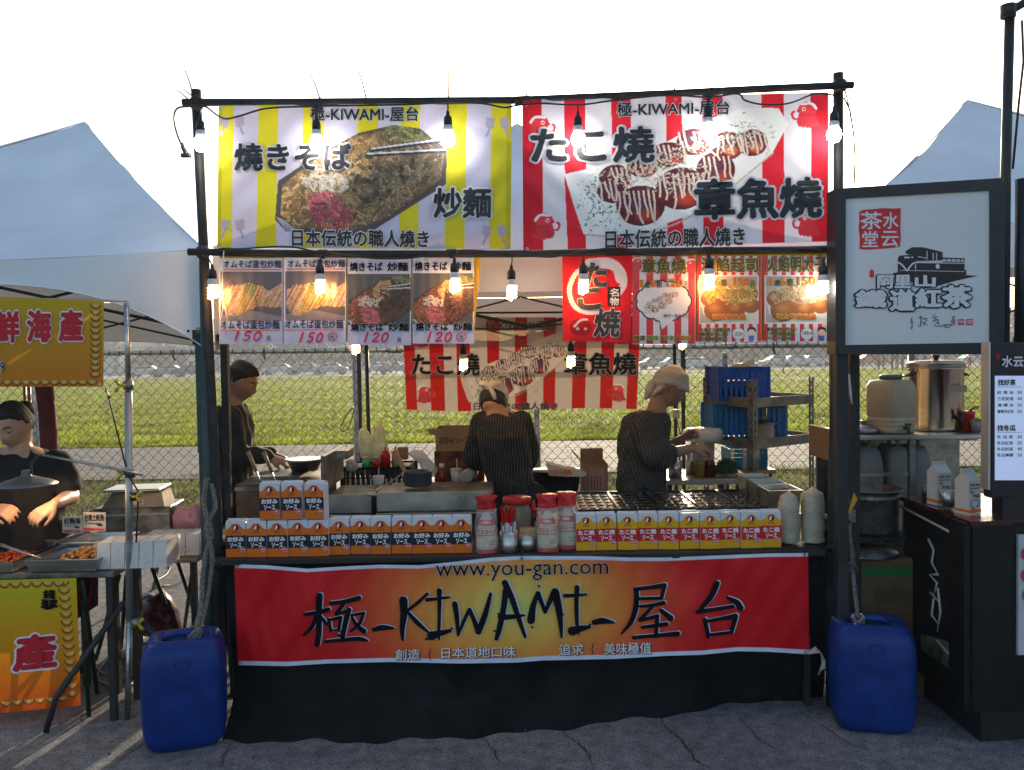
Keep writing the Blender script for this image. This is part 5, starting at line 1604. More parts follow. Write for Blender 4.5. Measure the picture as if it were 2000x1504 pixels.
def crate(name,label,x0,x1,y0,y1,Y,dep,m,rz=0.0,slats=6,z=None,group=None):
 a,b=P(x0,y1,Y),P(x1,y1,Y);w=b.x-a.x
 zt,zb=P((x0+x1)/2,y0,Y).z,P((x0+x1)/2,y1,Y).z
 if z is not None:zt+=z-zb;zb=z
 h=zt-zb
 t=thing(name,label,'crate',((a.x+b.x)/2,Y+dep/2,zb),group,rz)
 q=MB();q.box((0,0,.006),(w,dep,.012));q.build('floor',m,t)
 def wall(L,off,rot):
  q=MB();n=slats*2+1;cs,sn=math.cos(rot),math.sin(rot)
  def bx(x,zc,sx,sz):q.box((x*cs-off*sn,x*sn+off*cs,zc),(sx,.006,sz),rz=rot)
  bx(0,h*.93,L,h*.14);bx(0,h*.05,L,h*.10);bx(0,h*.45,L,h*.07)
  for i in range(n+1):bx(-L/2+L*i/n,h*.5,L*.62/n if 0<i<n else L*.08,h)
  q.build('side',m,t)
 wall(w,-dep/2,0);wall(w,dep/2,0);wall(dep,-w/2,math.pi/2);wall(dep,w/2,math.pi/2)
 return t,zt,zb
m_gcr=mat('dark_green_crate',(.012,.022,.018),.5,var=.1)
t,zc,_=crate('bottle_crate','dark green plastic crate with open slots carrying the squeeze bottles',670,800,912,950,4.95,.30,m_gcr,z=zr_)
q=MB();q.box((0,0,zc-zr_-.012),(.38,.28,.008));q.build('lid_board',m_gcr,t)
m_grn=mat('green_cup_plastic',(.02,.50,.07),.35,var=.05,thin=.2);m_rcup=mat('red_cup_plastic',(.60,.02,.04),.35,var=.05,thin=.2);m_cap=mat('milky_cap',(.55,.55,.52),.3,var=.05,thin=.3)
for px,m1,lb in((715,m_grn,'green cup shaker with a clear lid on the dark crate'),(736,m_rcup,'red cup shaker with a clear lid on the dark crate')):
 c=P(px,905,5.02)
 t=thing('shaker_cup',lb,'cup',(c.x,5.02,zc-.008),'shaker cups')
 q=MB();q.lathe([(.006,0),(.026,.001),(.021,.045),(.0,.046)],18);q.build('cup',m1,t)
 q=MB();q.lathe([(.020,.046),(.021,.066),(.0,.067)],18);q.build('lid',m_cap,t)
squeeze(753,5.02,zc-.008,.125,.030,m_red_pl,m_red_pl,'red ketchup squeeze bottle on the dark crate')
squeeze(773,5.04,zc-.008,.125,.026,mat('cream_bottle',(.5,.42,.28),.4,var=.05,thin=.2),m_red_pl,'cream squeeze bottle with a red nozzle beside the ketchup bottle')
m_bagy=film_mat('yellow_bag_film',(.82,.80,.42),.10,.35)
def bag(name,label,outline,Y,dep,m,cat='bag',seed=0,amp=.01):
 "puffed sack: outline in the picture, given thickness"
 cx=sum(p[0]for p in outline)/len(outline);cy_=sum(p[1]for p in outline)/len(outline)
 mb=MB();n=len(outline);R_=7
 r=random.Random(seed)
 for side in(-1,1):
  vs=[P(cx,cy_,Y+side*dep/2)];fs=[]
  for k in range(1,R_+1):
   s_=k/R_
   for(x,y)in outline:
    jx=r.uniform(-1,1)*1.2*(k<R_)
    vs.append(P(cx+(x-cx)*s_+jx,cy_+(y-cy_)*s_,Y+side*(dep/2*math.sqrt(max(0,1-s_**2.4))+(r.uniform(-amp,amp)if k<R_ else 0))))
  for j in range(n):fs.append((0,1+j,1+(j+1)%n))
  for k in range(R_-1):
   for j in range(n):
    a,b=1+k*n+j,1+k*n+(j+1)%n
    fs.append((a,a+n,b+n,b))
  mb.add(vs,fs if side>0 else[f[::-1]for f in fs],0,True)
 o=mb.build(name,m);tag(o,label,cat);return o
bag('carrier_bag','pale yellow plastic carrier bag with upright handles behind the squeeze bottles',[(704,892),(700,870),(699,850),(703,838),(712,834),(718,842),(722,856),(728,853),(735,850),(733,838),(732,828),(741,825),(748,832),(752,850),(757,870),(762,885),(755,897),(735,902),(715,903)],5.25,.10,m_bagy,seed=1)
bag('carrier_bag','crumpled white bag with a red print at the left rim of the dark crate',[(675,908),(676,900),(684,896),(694,900),(700,908),(699,916),(690,921),(677,919)],4.90,.05,mat('white_bag',(.6,.58,.56),.5,var=.1,thin=.3),seed=2,amp=.006)
bag('carrier_bag','translucent crumpled bag between the crate and the pot',[(795,885),(810,879),(826,880),(834,890),(846,903),(856,915),(852,930),(840,934),(828,925),(818,905),(806,895)],5.0,.08,m_bagy and film_mat('grey_bag_film',(.6,.56,.5),.35,.3),seed=3)
bag('carrier_bag','crumpled cream bag beside the paper cup with a straw',[(897,944),(898,928),(905,918),(916,914),(926,920),(929,928),(920,940),(908,951),(898,951)],4.75,.07,mat('cream_bag',(.62,.56,.42),.5,var=.2,thin=.4),seed=4)
bag('paper_bag','torn brown paper bag in front of the dark crate',[(748,957),(752,948),(764,940),(768,948),(767,957)],4.55,.04,m_board,seed=5,amp=.004)
q=MB();pbox(q,776,796,874,898,5.15,.05,bev=.003);tag(q.build('brown_box',m_board),'small brown paper box on the crate behind the squeeze bottles','box')
c=P(892,935,4.9)
t=thing('paper_cup','white paper cup with a lid and straw on the rear table','cup',(c.x,4.9,zr_))
q=MB();q.lathe([(.006,0),(.027,.001),(.036,.10),(.0,.101)],22);q.build('cup',m_white_pl,t)
q=MB();q.lathe([(.0,.101),(.038,.101),(.038,.106),(.032,.110),(0,.110)],22);q.build('lid',m_white_pl,t)
q=MB();q.tube([(.004,0,.10),(.002,0,.17)],.0032,6);q.build('straw',m_white_pl,t)
c=P(736,948,4.6)
t=thing('paper_cup','white paper cup with a red mark in front of the dark crate','cup',(c.x,4.66,z2-.05))
q=MB();q.lathe([(.006,0),(.026,.001),(.034,.085),(.031,.085),(.0,.02)],22);q.build('cup',m_white_pl,t)
q=MB();q.tube([(0,0,.05),(.003,0,.13)],.003,6);q.build('straw',m_white_pl,t)
c=P(858,950,4.7)
t=thing('sauce_bottle','slim glass bottle of red sauce with a white cap on the rear table','bottle',(c.x,4.88,zr_))
q=MB();q.lathe([(.006,0),(.025,.002),(.026,.07),(.014,.10),(.013,.12)],20);q.build('bottle',mat('chilli_glass',(.30,.03,.01),.12,var=.1,thin=.3),t)
q=MB();q.lathe([(.0135,.12),(.015,.122),(.015,.142),(0,.143)],16);q.build('cap',m_white_pl,t)
def carton_box(label,x0,x1,y0,y1,Y,dep,z=None,rz=0,m=m_board,flaps=True):
 a,b=P(x0,y1,Y),P(x1,y1,Y);w=b.x-a.x;zt,zb=P((x0+x1)/2,y0,Y).z,P((x0+x1)/2,y1,Y).z
 if z is not None:zt+=z-zb;zb=z
 h=zt-zb
 t=thing('cardboard_box',label,'box',((a.x+b.x)/2,Y+dep/2,zb),None,rz)
 q=MB();q.box((0,-dep/2,h/2),(w,.006,h));q.box((0,dep/2,h/2),(w,.006,h));q.box((-w/2,0,h/2),(.006,dep-.008,h));q.box((w/2,0,h/2),(.006,dep-.008,h));q.box((0,0,.004),(w-.01,dep-.01,.006));q.build('box',m,t)
 return t,w,h,zt
t,w,h,zt=carton_box('dark red printed cardboard box under the open brown box on the rear table',850,945,890,948,5.12,.26,z=zr_,m=mat('red_printed_board',(.16,.055,.03),.8,var=.4,scale=14))
t,w,h,zt=carton_box('open brown cardboard box with dark printing on top of the dark red box',852,948,846,890,5.14,.26,z=zt)
q=MB();q.add([(-w/2,-.13,h),(-w/2-.055,-.13,h+.002),(-w/2-.035,-.13,h-.035),(-w/2,-.13,h-.04),(-w/2,-.124,h),(-w/2-.055,-.124,h+.002),(-w/2-.035,-.124,h-.035),(-w/2,-.124,h-.04)],[(0,1,2,3),(7,6,5,4),(0,4,5,1),(1,5,6,2),(2,6,7,3),(3,7,4,0)]);q.build('flap',m_board,t)
q=MB();sb=lambda px,py,l=0:Vector((px,-.134-l,py))
text_to(q,'お好みソース',(-w/2+.02,-.095,w/2-.10,-.045),lambda a,b,l:Vector((a,-.1345-l,-b)),.0005,0,offset=.04);q.build('lettering',mat('box_print',(.08,.045,.025),.8,var=0),t)
table('low_table','low table behind the cook carrying the black tub and tall box',P(1020,1000,4.95).x,P(1205,1000,4.95).x,4.92,5.5,.745,m_dsteel)
a,b=P(1033,930,4.95),P(1143,930,4.95);wt=b.x-a.x;ht=a.z-.745
t=thing('black_tub','wide black plastic tub on the low table','tub',((a.x+b.x)/2,5.15,.745))
q=MB();n=32
vs,fs=[],[]
prof=[(.80,0),(.92,ht*.5),(1.0,ht),(1.03,ht),(1.03,ht+.008),(.97,ht+.008),(.90,ht*.5),(.78,.01)]
q.lathe([(k*wt/2,z)for k,z in prof],36,sy=.55,wob=lambda a_,z:(abs(math.cos(a_))**4+abs(math.sin(a_))**4)**(-.25)*.92);q.build('tub',m_blk,t)
q=MB();q.lathe([(wt/2*1.035,ht+.004),(wt/2*1.05,ht+.006),(wt/2*1.03,ht+.011)],36,sy=.55,wob=lambda a_,z:(abs(math.cos(a_))**4+abs(math.sin(a_))**4)**(-.25)*.92);q.build('rim',m_steel,t)
t=thing('food_packet','half empty white and orange food packet lying on the black tub','packet',(0,0,0))
mb=MB();A_=[(1066,905),(1085,910),(1108,916),(1122,918),(1146,927),(1140,931),(1110,931),(1072,929)]
for i,yy in((0,4.93),(1,5.03)):pass
mb.prism([P(x,y,4.93)for x,y in A_],(0,.06,.01));mb.build('packet',mat('packet_paper',(.66,.56,.48),.5,var=.1,thin=.2),t)
q=MB();text_to(q,'お好み焼粉',(1072,917,1118,929),plane_surf(4.93),.002,0,offset=.04);q.build('lettering',m_orange,t)
t,w,h,zt=carton_box('tall open cardboard box with a pale notice on its side, behind the tub',1141,1187,907,984,5.05,.24,z=.745)
q=MB();q.box((0,.125,h+.035),(w,.005,.07));q.build('flap',m_board,t)
q=MB();q.box((-w/2-.03,.02,h+.03),(.09,.2,.005),M=Matrix.Rotation(math.radians(50),3,'Y'));q.build('flap',m_board,t)
q=MB();q.box((.008,-.1245,h*.55),(w*.66,.001,h*.66));q.build('notice',mat('pink_notice',(.40,.22,.18),.8,var=.1),t)
q=MB()
for k in range(4):text_to(q,'營養標示',(-.030+k*.018,-.17+.0,-.022+k*.018,-.08),lambda a,b,l:Vector((a,-.1253-l,-b)),.0004,0,offset=.01,vert=True)
q.build('lettering',m_black,t)
zs=.90
table('side_table','pale side table behind the griddle with tools and bottles',P(1298,950,4.95).x,P(1452,950,4.95).x,4.92,5.4,zs,mat('pale_top',(.40,.37,.32),.4,.3,var=.1))
c=P(1322,930,5.0)
t=thing('utensil_cup','steel cup full of forks and handles on the side table','cup',(c.x,5.05,zs))
q=MB();q.lathe([(.006,0),(.042,.001),(.043,.11),(.040,.11),(.039,.006),(0,.006)],24);q.build('cup',m_steel,t)
for k in range(9):
 a=k*2.4
 q=MB();q.tube([(.02*math.cos(a),.02*math.sin(a),.01),(.045*math.cos(a)-.01,.04*math.sin(a),.16+.02*math.sin(k*2))],[.004,.006],6);q.build('utensil',m_dsteel if k%2 else m_iron,t)
for px,m1,h,lb in((1366,mat('oil',(.42,.30,.05),.12,var=.1,thin=.35),.14,'clear squeeze bottle of yellow oil on the side table'),(1386,mat('brown_sauce',(.09,.03,.02),.2,var=.1),.145,'dark brown sauce bottle right of the oil bottle')):
 squeeze(px,5.03,zs,h,.033,m1,mat('clear_pl',(.4,.35,.3)),lb)
q=MB();c=P(1352,930,5.1);q.lathe([(.006,0),(.028,.001),(.028,.16),(.0,.161)],18);tag(q.build('steel_canister',m_steel,None,(c.x,5.15,zs)),'narrow steel canister behind the oil bottle','canister')
t=thing('greens_tray','steel tray heaped with chopped green onion on the side table','tray',(P(1422,930,5.05).x,5.1,zs))
q=MB();q.box((0,0,.012),(.19,.26,.02),bev=.004);q.build('tray',m_dsteel,t)
gr=np.random.default_rng(3);q=MB()
m_on=mat('chopped_green',(.03,.075,.018),.6,var=.4,scale=60)
for k in range(900):
 u_,v_=gr.normal(0,.36,2)
 hh=.085*math.exp(-(u_**2+v_**2)*1.6)
 c=Vector((u_*.11,v_*.13,.022+hh*gr.random()**.4));a=Vector(gr.normal(0,1,3)).normalized()*.006;b_=a.orthogonal().normalized()*.004
 q.add([c-a,c+b_,c+a,c-b_],[(0,1,2,3)])
q.ball((0,0,.02),.085,14,8,sc=(.9,1.1,.75));tag(q.build('chopped_onion',m_on,t),kind='stuff')
t=thing('ingredient_tub','round clear tub wrapped in plastic behind the right cook hands','tub',(P(1375,930,5.2).x,5.22,zs))
q=MB();q.lathe([(.01,0),(.07,.004),(.075,.20),(.0,.20)],24,wob=lambda a,z:1+.03*math.sin(5*a+30*z));q.build('tub',mat('cloudy_plastic',(.55,.52,.45),.3,var=.15,thin=.4),t)
q=MB();q.lathe([(.01,.20),(.10,.205),(.112,.23),(.108,.27),(.09,.285),(0,.29)],26,wob=lambda a,z:1+.05*math.sin(7*a+50*z),sx=1.15);q.build('wrapped_lid',film_mat('cloudy_film',(.72,.70,.66),.2,.3),t)
N_,L_,R3=P(1470,800,4.98),P(1374,800,5.5),P(1589,800,5.35)
N_=Vector((N_.x,4.98,0));L_=Vector((L_.x,5.5,0));R3=Vector((R3.x,5.35,0));F_=L_+R3-N_
m_ang=mat('grey_angle_steel',(.20,.19,.165),.5,.5,var=.25,scale=8,bump=.1)
t=thing('slotted_shelf','grey slotted angle steel shelf holding the blue crates and a lidded pot','shelf',N_)
for i,(c,nm)in enumerate(((N_,0),(L_,0),(R3,0),(F_,0))):
 q=MB();p=c-N_;u=(R3-N_).normalized();w_=(L_-N_).normalized();ztop=1.50
 for d in(u,w_):
  n_=Vector((-d.y,d.x,0))*.002
  sg=-1 if(i in(2,3)and d is u)or(i in(1,3)and d is w_)else 1
  a,b_=p,p+d*.045*sg
  rows=30
  for k in range(rows):
   z0,z1_=ztop*k/rows,ztop*(k+1)/rows
   for(e0,e1,za,zb2)in((0,.32,z0,z1_),(.68,1,z0,z1_),(.32,.68,z0,z0+(z1_-z0)*.45)):
    A1,B1=a.lerp(b_,e0),a.lerp(b_,e1)
    vs=[A1-n_,B1-n_,B1+n_,A1+n_]
    q.add([v+Vector((0,0,za))for v in vs]+[v+Vector((0,0,zb2))for v in vs],[(0,1,5,4),(1,2,6,5),(2,3,7,6),(3,0,4,7),(4,5,6,7)])
 q.build('post',m_ang,t)
for z in(1.355,1.10):
 for a,b_ in((N_,R3),(N_,L_),(L_,F_),(R3,F_)):
  q=MB();A1,B1=a-N_,b_-N_;d=(B1-A1).normalized();n_=Vector((d.y,-d.x,0))*.004
  q.prism([A1+n_+Vector((0,0,z-.03)),B1+n_+Vector((0,0,z-.03)),B1+n_+Vector((0,0,z+.03)),A1+n_+Vector((0,0,z+.03))],n_*-1.5);q.build('shelf_beam',m_ang,t)
 q=MB();q.prism([v-N_+Vector((0,0,z+.004))for v in(N_,R3,F_,L_)],(0,0,-.01));q.build('shelf_board',mat('plywood',(.36,.31,.24),.6,var=.2,scale=4),t)
m_b1=mat('deep_blue_crate',(.012,.10,.55),.4,var=.08,thin=.2);m_b2=mat('sky_blue_crate',(.02,.20,.55),.4,var=.08,thin=.25)
t,a_,b_=crate('blue_crate','deep blue slotted plastic crate on the upper board of the steel shelf',1404,1500,716,781,5.22,.26,m_b1,rz=.06,slats=4,z=1.36)
q=MB();q.box((0,0,.07),(.2,.18,.11),bev=.03);q.build('folded_bags',m_blk,t)
t,a_,b_=crate('blue_crate','sky blue slotted plastic crate on the lower board of the steel shelf',1394,1532,786,857,5.24,.26,m_b2,rz=.06,slats=6,z=1.105)
crate('blue_crate','blue crate with a tall side standing behind the upper crate on the shelf',1386,1410,718,781,5.48,.10,m_b1,rz=.1,slats=1,z=1.36)
bag('plastic_bag','cream plastic bag lying on top of the upper blue crate',[(1425,716),(1445,710),(1465,702),(1474,703),(1474,713),(1450,718)],5.3,.06,mat('cream_bag',(.62,.56,.42)),seed=6,amp=.004)
c=P(1495,850,5.1)
t=thing('lidded_pot','beige enamel pot with a glass lid on the lower board of the steel shelf','pot',(c.x,5.14,1.105))
q=MB();q.lathe([(.01,0),(.058,.002),(.064,.02),(.064,.105),(.067,.108)],26);q.build('pot',mat('beige_enamel',(.42,.33,.27),.35,var=.05),t)
q=MB();q.lathe([(.068,.108),(.066,.114),(.03,.130),(.008,.134),(.008,.142),(.018,.146),(.016,.154),(0,.155)],26);q.build('lid',m_dsteel,t)
for sx in(-1,1):
 q=MB();q.tube([(sx*.062,-.02,.09),(sx*.082,0,.092),(sx*.062,.02,.09)],.005,6);q.build('handle',m_blk,t)
t=thing('wicker_basket','blue and white woven plastic basket on a stool behind the shelf','basket',(P(1461,915,5.75).x,5.85,P(1461,916,5.75).z))
wb,hb_=.26,.145
k=MB();k.box((0,0,0),(wb/9-.003,.006,hb_/5-.003));kb=k.mesh('woven_strip',mat('basket_blue',(.02,.26,.45),.4,var=.1,thin=.3));k=MB();k.box((0,0,0),(wb/9-.003,.006,hb_/5-.003));kw=k.mesh('woven_strip',mat('basket_white',(.6,.6,.58),.4,var=.05,thin=.3))
for i in range(9):
 for j in range(5):inst('woven_strip',kb if(i%3)else kw,t,(-wb/2+(i+.5)*wb/9,-.12,(j+.5)*hb_/5))
q=MB();q.box((0,.12,hb_/2),(wb,.006,hb_));q.box((-wb/2,0,hb_/2),(.006,.24,hb_));q.box((wb/2,0,hb_/2),(.006,.24,hb_));q.box((0,0,.003),(wb,.24,.006));q.build('basket',mat('basket_blue',(.02,.26,.45)),t)
q=MB();zb_=P(1461,916,5.75).z;q.box((0,0,zb_-.015),(.36,.30,.03));
for sx in(-1,1):
 for sy in(-1,1):q.tube([(sx*.15,sy*.12,zb_-.03),(sx*.17,sy*.14,0)],.014,8)
tag(q.build('stool',m_brown,None,(P(1461,915,5.75).x,5.85,0)),'brown stool under the woven basket','stool')
for i,(x0,x1,yt,Y,lb)in enumerate(((1500,1568,952,3.98,'front steel food pan of the three right of the griddle'),(1478,1538,940,4.19,'middle steel food pan of the three right of the griddle'),(1456,1510,929,4.40,'rear steel food pan of the three right of the griddle'))):
 zt_=.985;a,b=P(x0,yt,Y),P(x1,yt,Y);w=b.x-a.x;d_=.19;h=.12
 t=thing('food_pan',lb,'pan',((a.x+b.x)/2,Y+d_/2,zt_-h),'steel food pans')
 q=MB()
 def ringz(k,z,ww=w,dd=d_):return[(sx*ww/2*k,sy*dd/2*k,z)for sx,sy in((-1,-1),(1,-1),(1,1),(-1,1))]
 R_=[ringz(.80,0),ringz(.93,h-.01),ringz(1.02,h-.004),ringz(1.02,h),ringz(.90,h),ringz(.78,.006)]
 q.add(sum(R_,[]),[(a2*4+k,a2*4+(k+1)%4,(a2+1)*4+(k+1)%4,(a2+1)*4+k)for a2 in range(5)for k in range(4)]+[(3+0,2,1,0),(20,21,22,23)])
 q.build('pan',m_steel,t)
 q=MB();q.box((0,0,.045),(w*.8,d_*.8,.04),bev=.01);q.build('filling',mat('filling_%d'%i,((.04,.03,.03),(.30,.27,.26),(.10,.03,.03))[i],.6,var=.5,scale=50,bump=.5),t)
 if i==0:
  q=MB();q.tube([(.0,.02,.09),(.03,.0,.11),(.045,-.01,.112)],[.01,.012,.004],8);q.build('spoon_tip',m_red_pl,t)
st=thing('pan_stand','dark steel stand under the three food pans','stand',(P(1525,1000,4.2).x,4.25,0))
for(x,y)in((.12,-.2),(-.10,-.2),(.02,.3),(-.22,.3)):
 q=MB();q.box((x,y,.43),(.02,.02,.86));q.build('leg',m_dleg,st)
q=MB();q.prism([(.16,-.28,.862),(-.12,-.28,.862),(-.26,.34,.862),(.04,.34,.862)][::-1],(0,0,-.016));q.build('tray',m_dsteel,st)
t=thing('power_strip','white power strip with black cords tied to the rear tent pole','power strip',(0,0,0))
q=MB();pbox(q,1315,1328,800,818,5.9,.03,bev=.004);q.build('strip',m_white_pl,t)
q=MB();q.tube([P(x,y,5.9)for x,y in((1322,805),(1326,770),(1338,712),(1341,690))],.004,6);q.tube([P(x,y,5.9)for x,y in((1320,815),(1330,850),(1326,880))],.004,6);q.build('cord',m_tie,t)
q=MB();q.tube([P(x,y,6.8)for x,y in((690,795),(676,812),(664,836),(668,843),(680,838),(686,820),(692,800))],.005,6);tag(q.build('hanging_cord',m_tie),'loop of black cord hanging by the grey fence post','cord')
# =================================================================== PEOPLE
m_skin=mat('skin_warm',(0.36,0.20,0.13),0.5,var=.08,scale=20,spec=.4)
m_skin2=mat('skin_light',(0.48,0.29,0.20),0.45,var=.08,scale=20,spec=.4)
m_hair=mat('black_hair',(0.010,0.008,0.007),0.45,var=.3,scale=60,stretch=(6,6,1),bump=.5,bscale=90)
m_eye=mat('eye_white',(.5,.48,.45),.2,var=0);m_iris=mat('eye_dark',(.01,.008,.006),.1,var=0)
m_lip=mat('lip',(.32,.10,.08),.4,var=0)
m_wrap=mat('white_head_wrap',(0.62,0.59,0.56),0.85,var=.06,scale=8,bump=.5,bscale=28,thin=.08)
m_dark=mat('dark_shirt',(0.018,0.020,0.024),0.8,var=.3,scale=5,bump=.5,bscale=9)
m_denim=mat('dark_trousers',(0.014,0.015,0.020),0.85,var=.3,scale=5,bump=.4,bscale=12)
m_tee=mat('black_tee',(0.010,0.010,0.011),0.9,var=.25,scale=6,bump=.4,bscale=10)
def striped(name,base,line,freq,width=.12,ang=0.0):
 m=mat(name,base,.85,var=0)
 nt=m.node_tree;b=nt.nodes['Principled BSDF'];L=nt.links.new
 tc=nt.nodes.new('ShaderNodeTexCoord');sp=nt.nodes.new('ShaderNodeSeparateXYZ')
 ns=nt.nodes.new('ShaderNodeTexNoise');ns.inputs['Scale'].default_value=4;ns.inputs['Detail'].default_value=3
 L(tc.outputs['Object'],ns.inputs['Vector']);L(tc.outputs['Object'],sp.inputs[0])
 def mt(op,a,b_=None,c=None):
  n=nt.nodes.new('ShaderNodeMath');n.operation=op
  for i,v in enumerate((a,b_,c)):
   if v is None:continue
   if isinstance(v,(int,float)):n.inputs[i].default_value=v
   else:L(v,n.inputs[i])
  return n.outputs[0]
 x=mt('MULTIPLY_ADD',sp.outputs[2],ang,sp.outputs[0])
 x=mt('MULTIPLY_ADD',ns.outputs['Fac'],.07,x)
 f=mt('FRACT',mt('MULTIPLY',x,freq))
 lt_=mt('LESS_THAN',f,width)
 mx=nt.nodes.new('ShaderNodeMixRGB');L(lt_,mx.inputs[0])
 mx.inputs[1].default_value=(*base,1);mx.inputs[2].default_value=(*line,1)
 L(mx.outputs[0],b.inputs['Base Color'])
 nb=nt.nodes.new('ShaderNodeTexNoise');nb.inputs['Scale'].default_value=12;L(tc.outputs['Object'],nb.inputs['Vector'])
 bm=nt.nodes.new('ShaderNodeBump');bm.inputs['Strength'].default_value=.8;bm.inputs['Distance'].default_value=.04
 L(nb.outputs['Fac'],bm.inputs['Height']);L(bm.outputs[0],b.inputs['Normal'])
 return m
m_str1=striped('striped_tunic_cloth',(0.012,0.012,0.013),(0.16,0.14,0.10),62,.10)
m_str2=striped('striped_grey_tunic_cloth',(0.030,0.029,0.028),(0.13,0.12,0.10),58,.14,.25)
def oval(mb,rows,n=20,mi=0):
 "rows: (centre, half width vector, half depth vector)"
 vs,fs=[],[]
 for c,a,b in rows:
  c,a,b=Vector(c),Vector(a),Vector(b)
  for j in range(n):
   t=2*math.pi*j/n
   ct,st=math.cos(t),math.sin(t)
   k=(abs(ct)**2.6+abs(st)**2.6)**(-1/2.6)
   vs.append(c+a*ct*k+b*st*k)
 for i in range(len(rows)-1):
  for j in range(n):
   fs.append((i*n+j,i*n+(j+1)%n,(i+1)*n+(j+1)%n,(i+1)*n+j))
 fs.append(tuple(range(n))[::-1]);fs.append(tuple((len(rows)-1)*n+j for j in range(n)))
 mb.add(vs,fs,mi,True)
def limb(mb,pts,rs,n=12):
 "rounded limb with ball ends"
 S=[]
 pts=[Vector(p)for p in pts]
 m=len(pts)
 for i in range(m-1):
  p0,p1,p2,p3=pts[max(i-1,0)],pts[i],pts[i+1],pts[min(i+2,m-1)]
  for k in range(4):
   t=k/4
   S.append((0.5*(2*p1+(p2-p0)*t+(2*p0-5*p1+4*p2-p3)*t*t+(3*p1-p0-3*p2+p3)*t**3),rs[i]*(1-t)+rs[i+1]*t))
 S.append((pts[-1],rs[-1]))
 mb.tube([s[0]for s in S],[s[1]for s in S],n)
 mb.ball(S[0][0],S[0][1]*.99,n,8);mb.ball(S[-1][0],S[-1][1]*.99,n,8)
def head_pt(th,ph,grow=0.0):
 "th from 0 (top) to pi, ph = 0 faces -y"
 sx,sy,sz=.074,.094,.116
 x=math.sin(th)*math.sin(ph);y=-math.sin(th)*math.cos(ph);z=math.cos(th)
 X,Y,Z=x*sx,y*sy,z*sz
 if Z<0:
  k=(-Z/sz)
  X*=1-.30*k**1.4
  if Y>0:Y*=1-.45*k**1.2
  else:Y*=1+.10*k*(1-k)*2
 if Y<0:
  f=max(0.0,math.cos(ph))**2
  g=lambda dx,dz,wx,wz:math.exp(-((X-dx)/wx)**2-((Z-dz)/wz)**2)
  d=0.0
  d+=.020*math.exp(-(X/.011)**2)*max(0,min(1,(.030-Z)/.05))*(1 if Z>-.030 else math.exp(-((Z+.030)/.008)**2))
  d+=.006*g(.012,-.030,.008,.008)+.006*g(-.012,-.030,.008,.008)
  d+=.005*g(0,.030,.05,.010)
  d-=.009*(g(.030,.008,.015,.011)+g(-.030,.008,.015,.011))
  d+=.007*g(0,-.050,.020,.005)+.008*g(0,-.060,.018,.005)-.003*g(0,-.055,.02,.002)
  d+=.010*g(0,-.090,.020,.014)+.004*(g(.042,-.02,.02,.02)+g(-.042,-.02,.02,.02))
  Y=min(Y,-.0)-d*f**.4
  Y=max(Y,-.128)
 v=Vector((X,Y,Z))
 return v*(1+grow/.1)
def head_mesh(mb,M,grow=0.0,cond=None,nt_=40,np_=56,rough=0.0,seed=0,mi=0):
 vs,fs=[],[]
 r=random.Random(seed)
 for i in range(nt_+1):
  for j in range(np_):
   th,ph=math.pi*i/nt_,2*math.pi*j/np_
   g=grow
   p0=head_pt(th,ph)
   if cond is not None:
    g=cond(p0,ph)
    if rough:g+=rough*(r.random()-.5)*(1 if g>0 else 0)
   vs.append(M@head_pt(th,ph,g))
 for i in range(nt_):
  for j in range(np_):
   fs.append((i*np_+j,(i+1)*np_+j,(i+1)*np_+(j+1)%np_,i*np_+(j+1)%np_))
 mb.add(vs,fs,mi,True)
def hand(mb,wrist,d,up,size=1.0,curl=0.5,spread=.12,thumb=1):
 "palm and five fingers; d = direction of the hand, up = back of the hand"
 w=Vector(wrist);d=Vector(d).normalized();up=Vector(up);up=(up-d*up.dot(d)).normalized();s=d.cross(up)
 k=size
 oval(mb,[(w,s*.024*k,up*.018*k),(w+d*.03*k,s*.034*k,up*.016*k),(w+d*.075*k,s*.041*k,up*.013*k),(w+d*.09*k,s*.038*k,up*.010*k)],14)
 for i,(off,L)in enumerate(((-.031,.060),(-.0105,.074),(.0105,.080),(.031,.070))):
  b=w+d*.078*k+s*off*k
  fd=(d+s*off*spread*20).normalized()
  pts=[b];rs=[.0092*k]
  a=0.0
  for q in range(3):
   a+=curl*(.7 if q==0 else 1.0)
   dv=fd*math.cos(a)-up*math.sin(a)
   pts.append(pts[-1]+dv*L*k*(.45,.32,.23)[q]);rs.append((.0086,.0078,.0068)[q]*k)
  limb(mb,pts,rs,8)
 tb=w+d*.022*k-s*.026*k*thumb
 td=(d*.7-s*.6*thumb-up*.35).normalized()
 t2=(d*.95-s*.1*thumb-up*.45).normalized()
 limb(mb,[tb,tb+td*.034*k,tb+td*.034*k+t2*.030*k,tb+td*.034*k+t2*.052*k],[.0135*k,.0115*k,.010*k,.008*k],8)
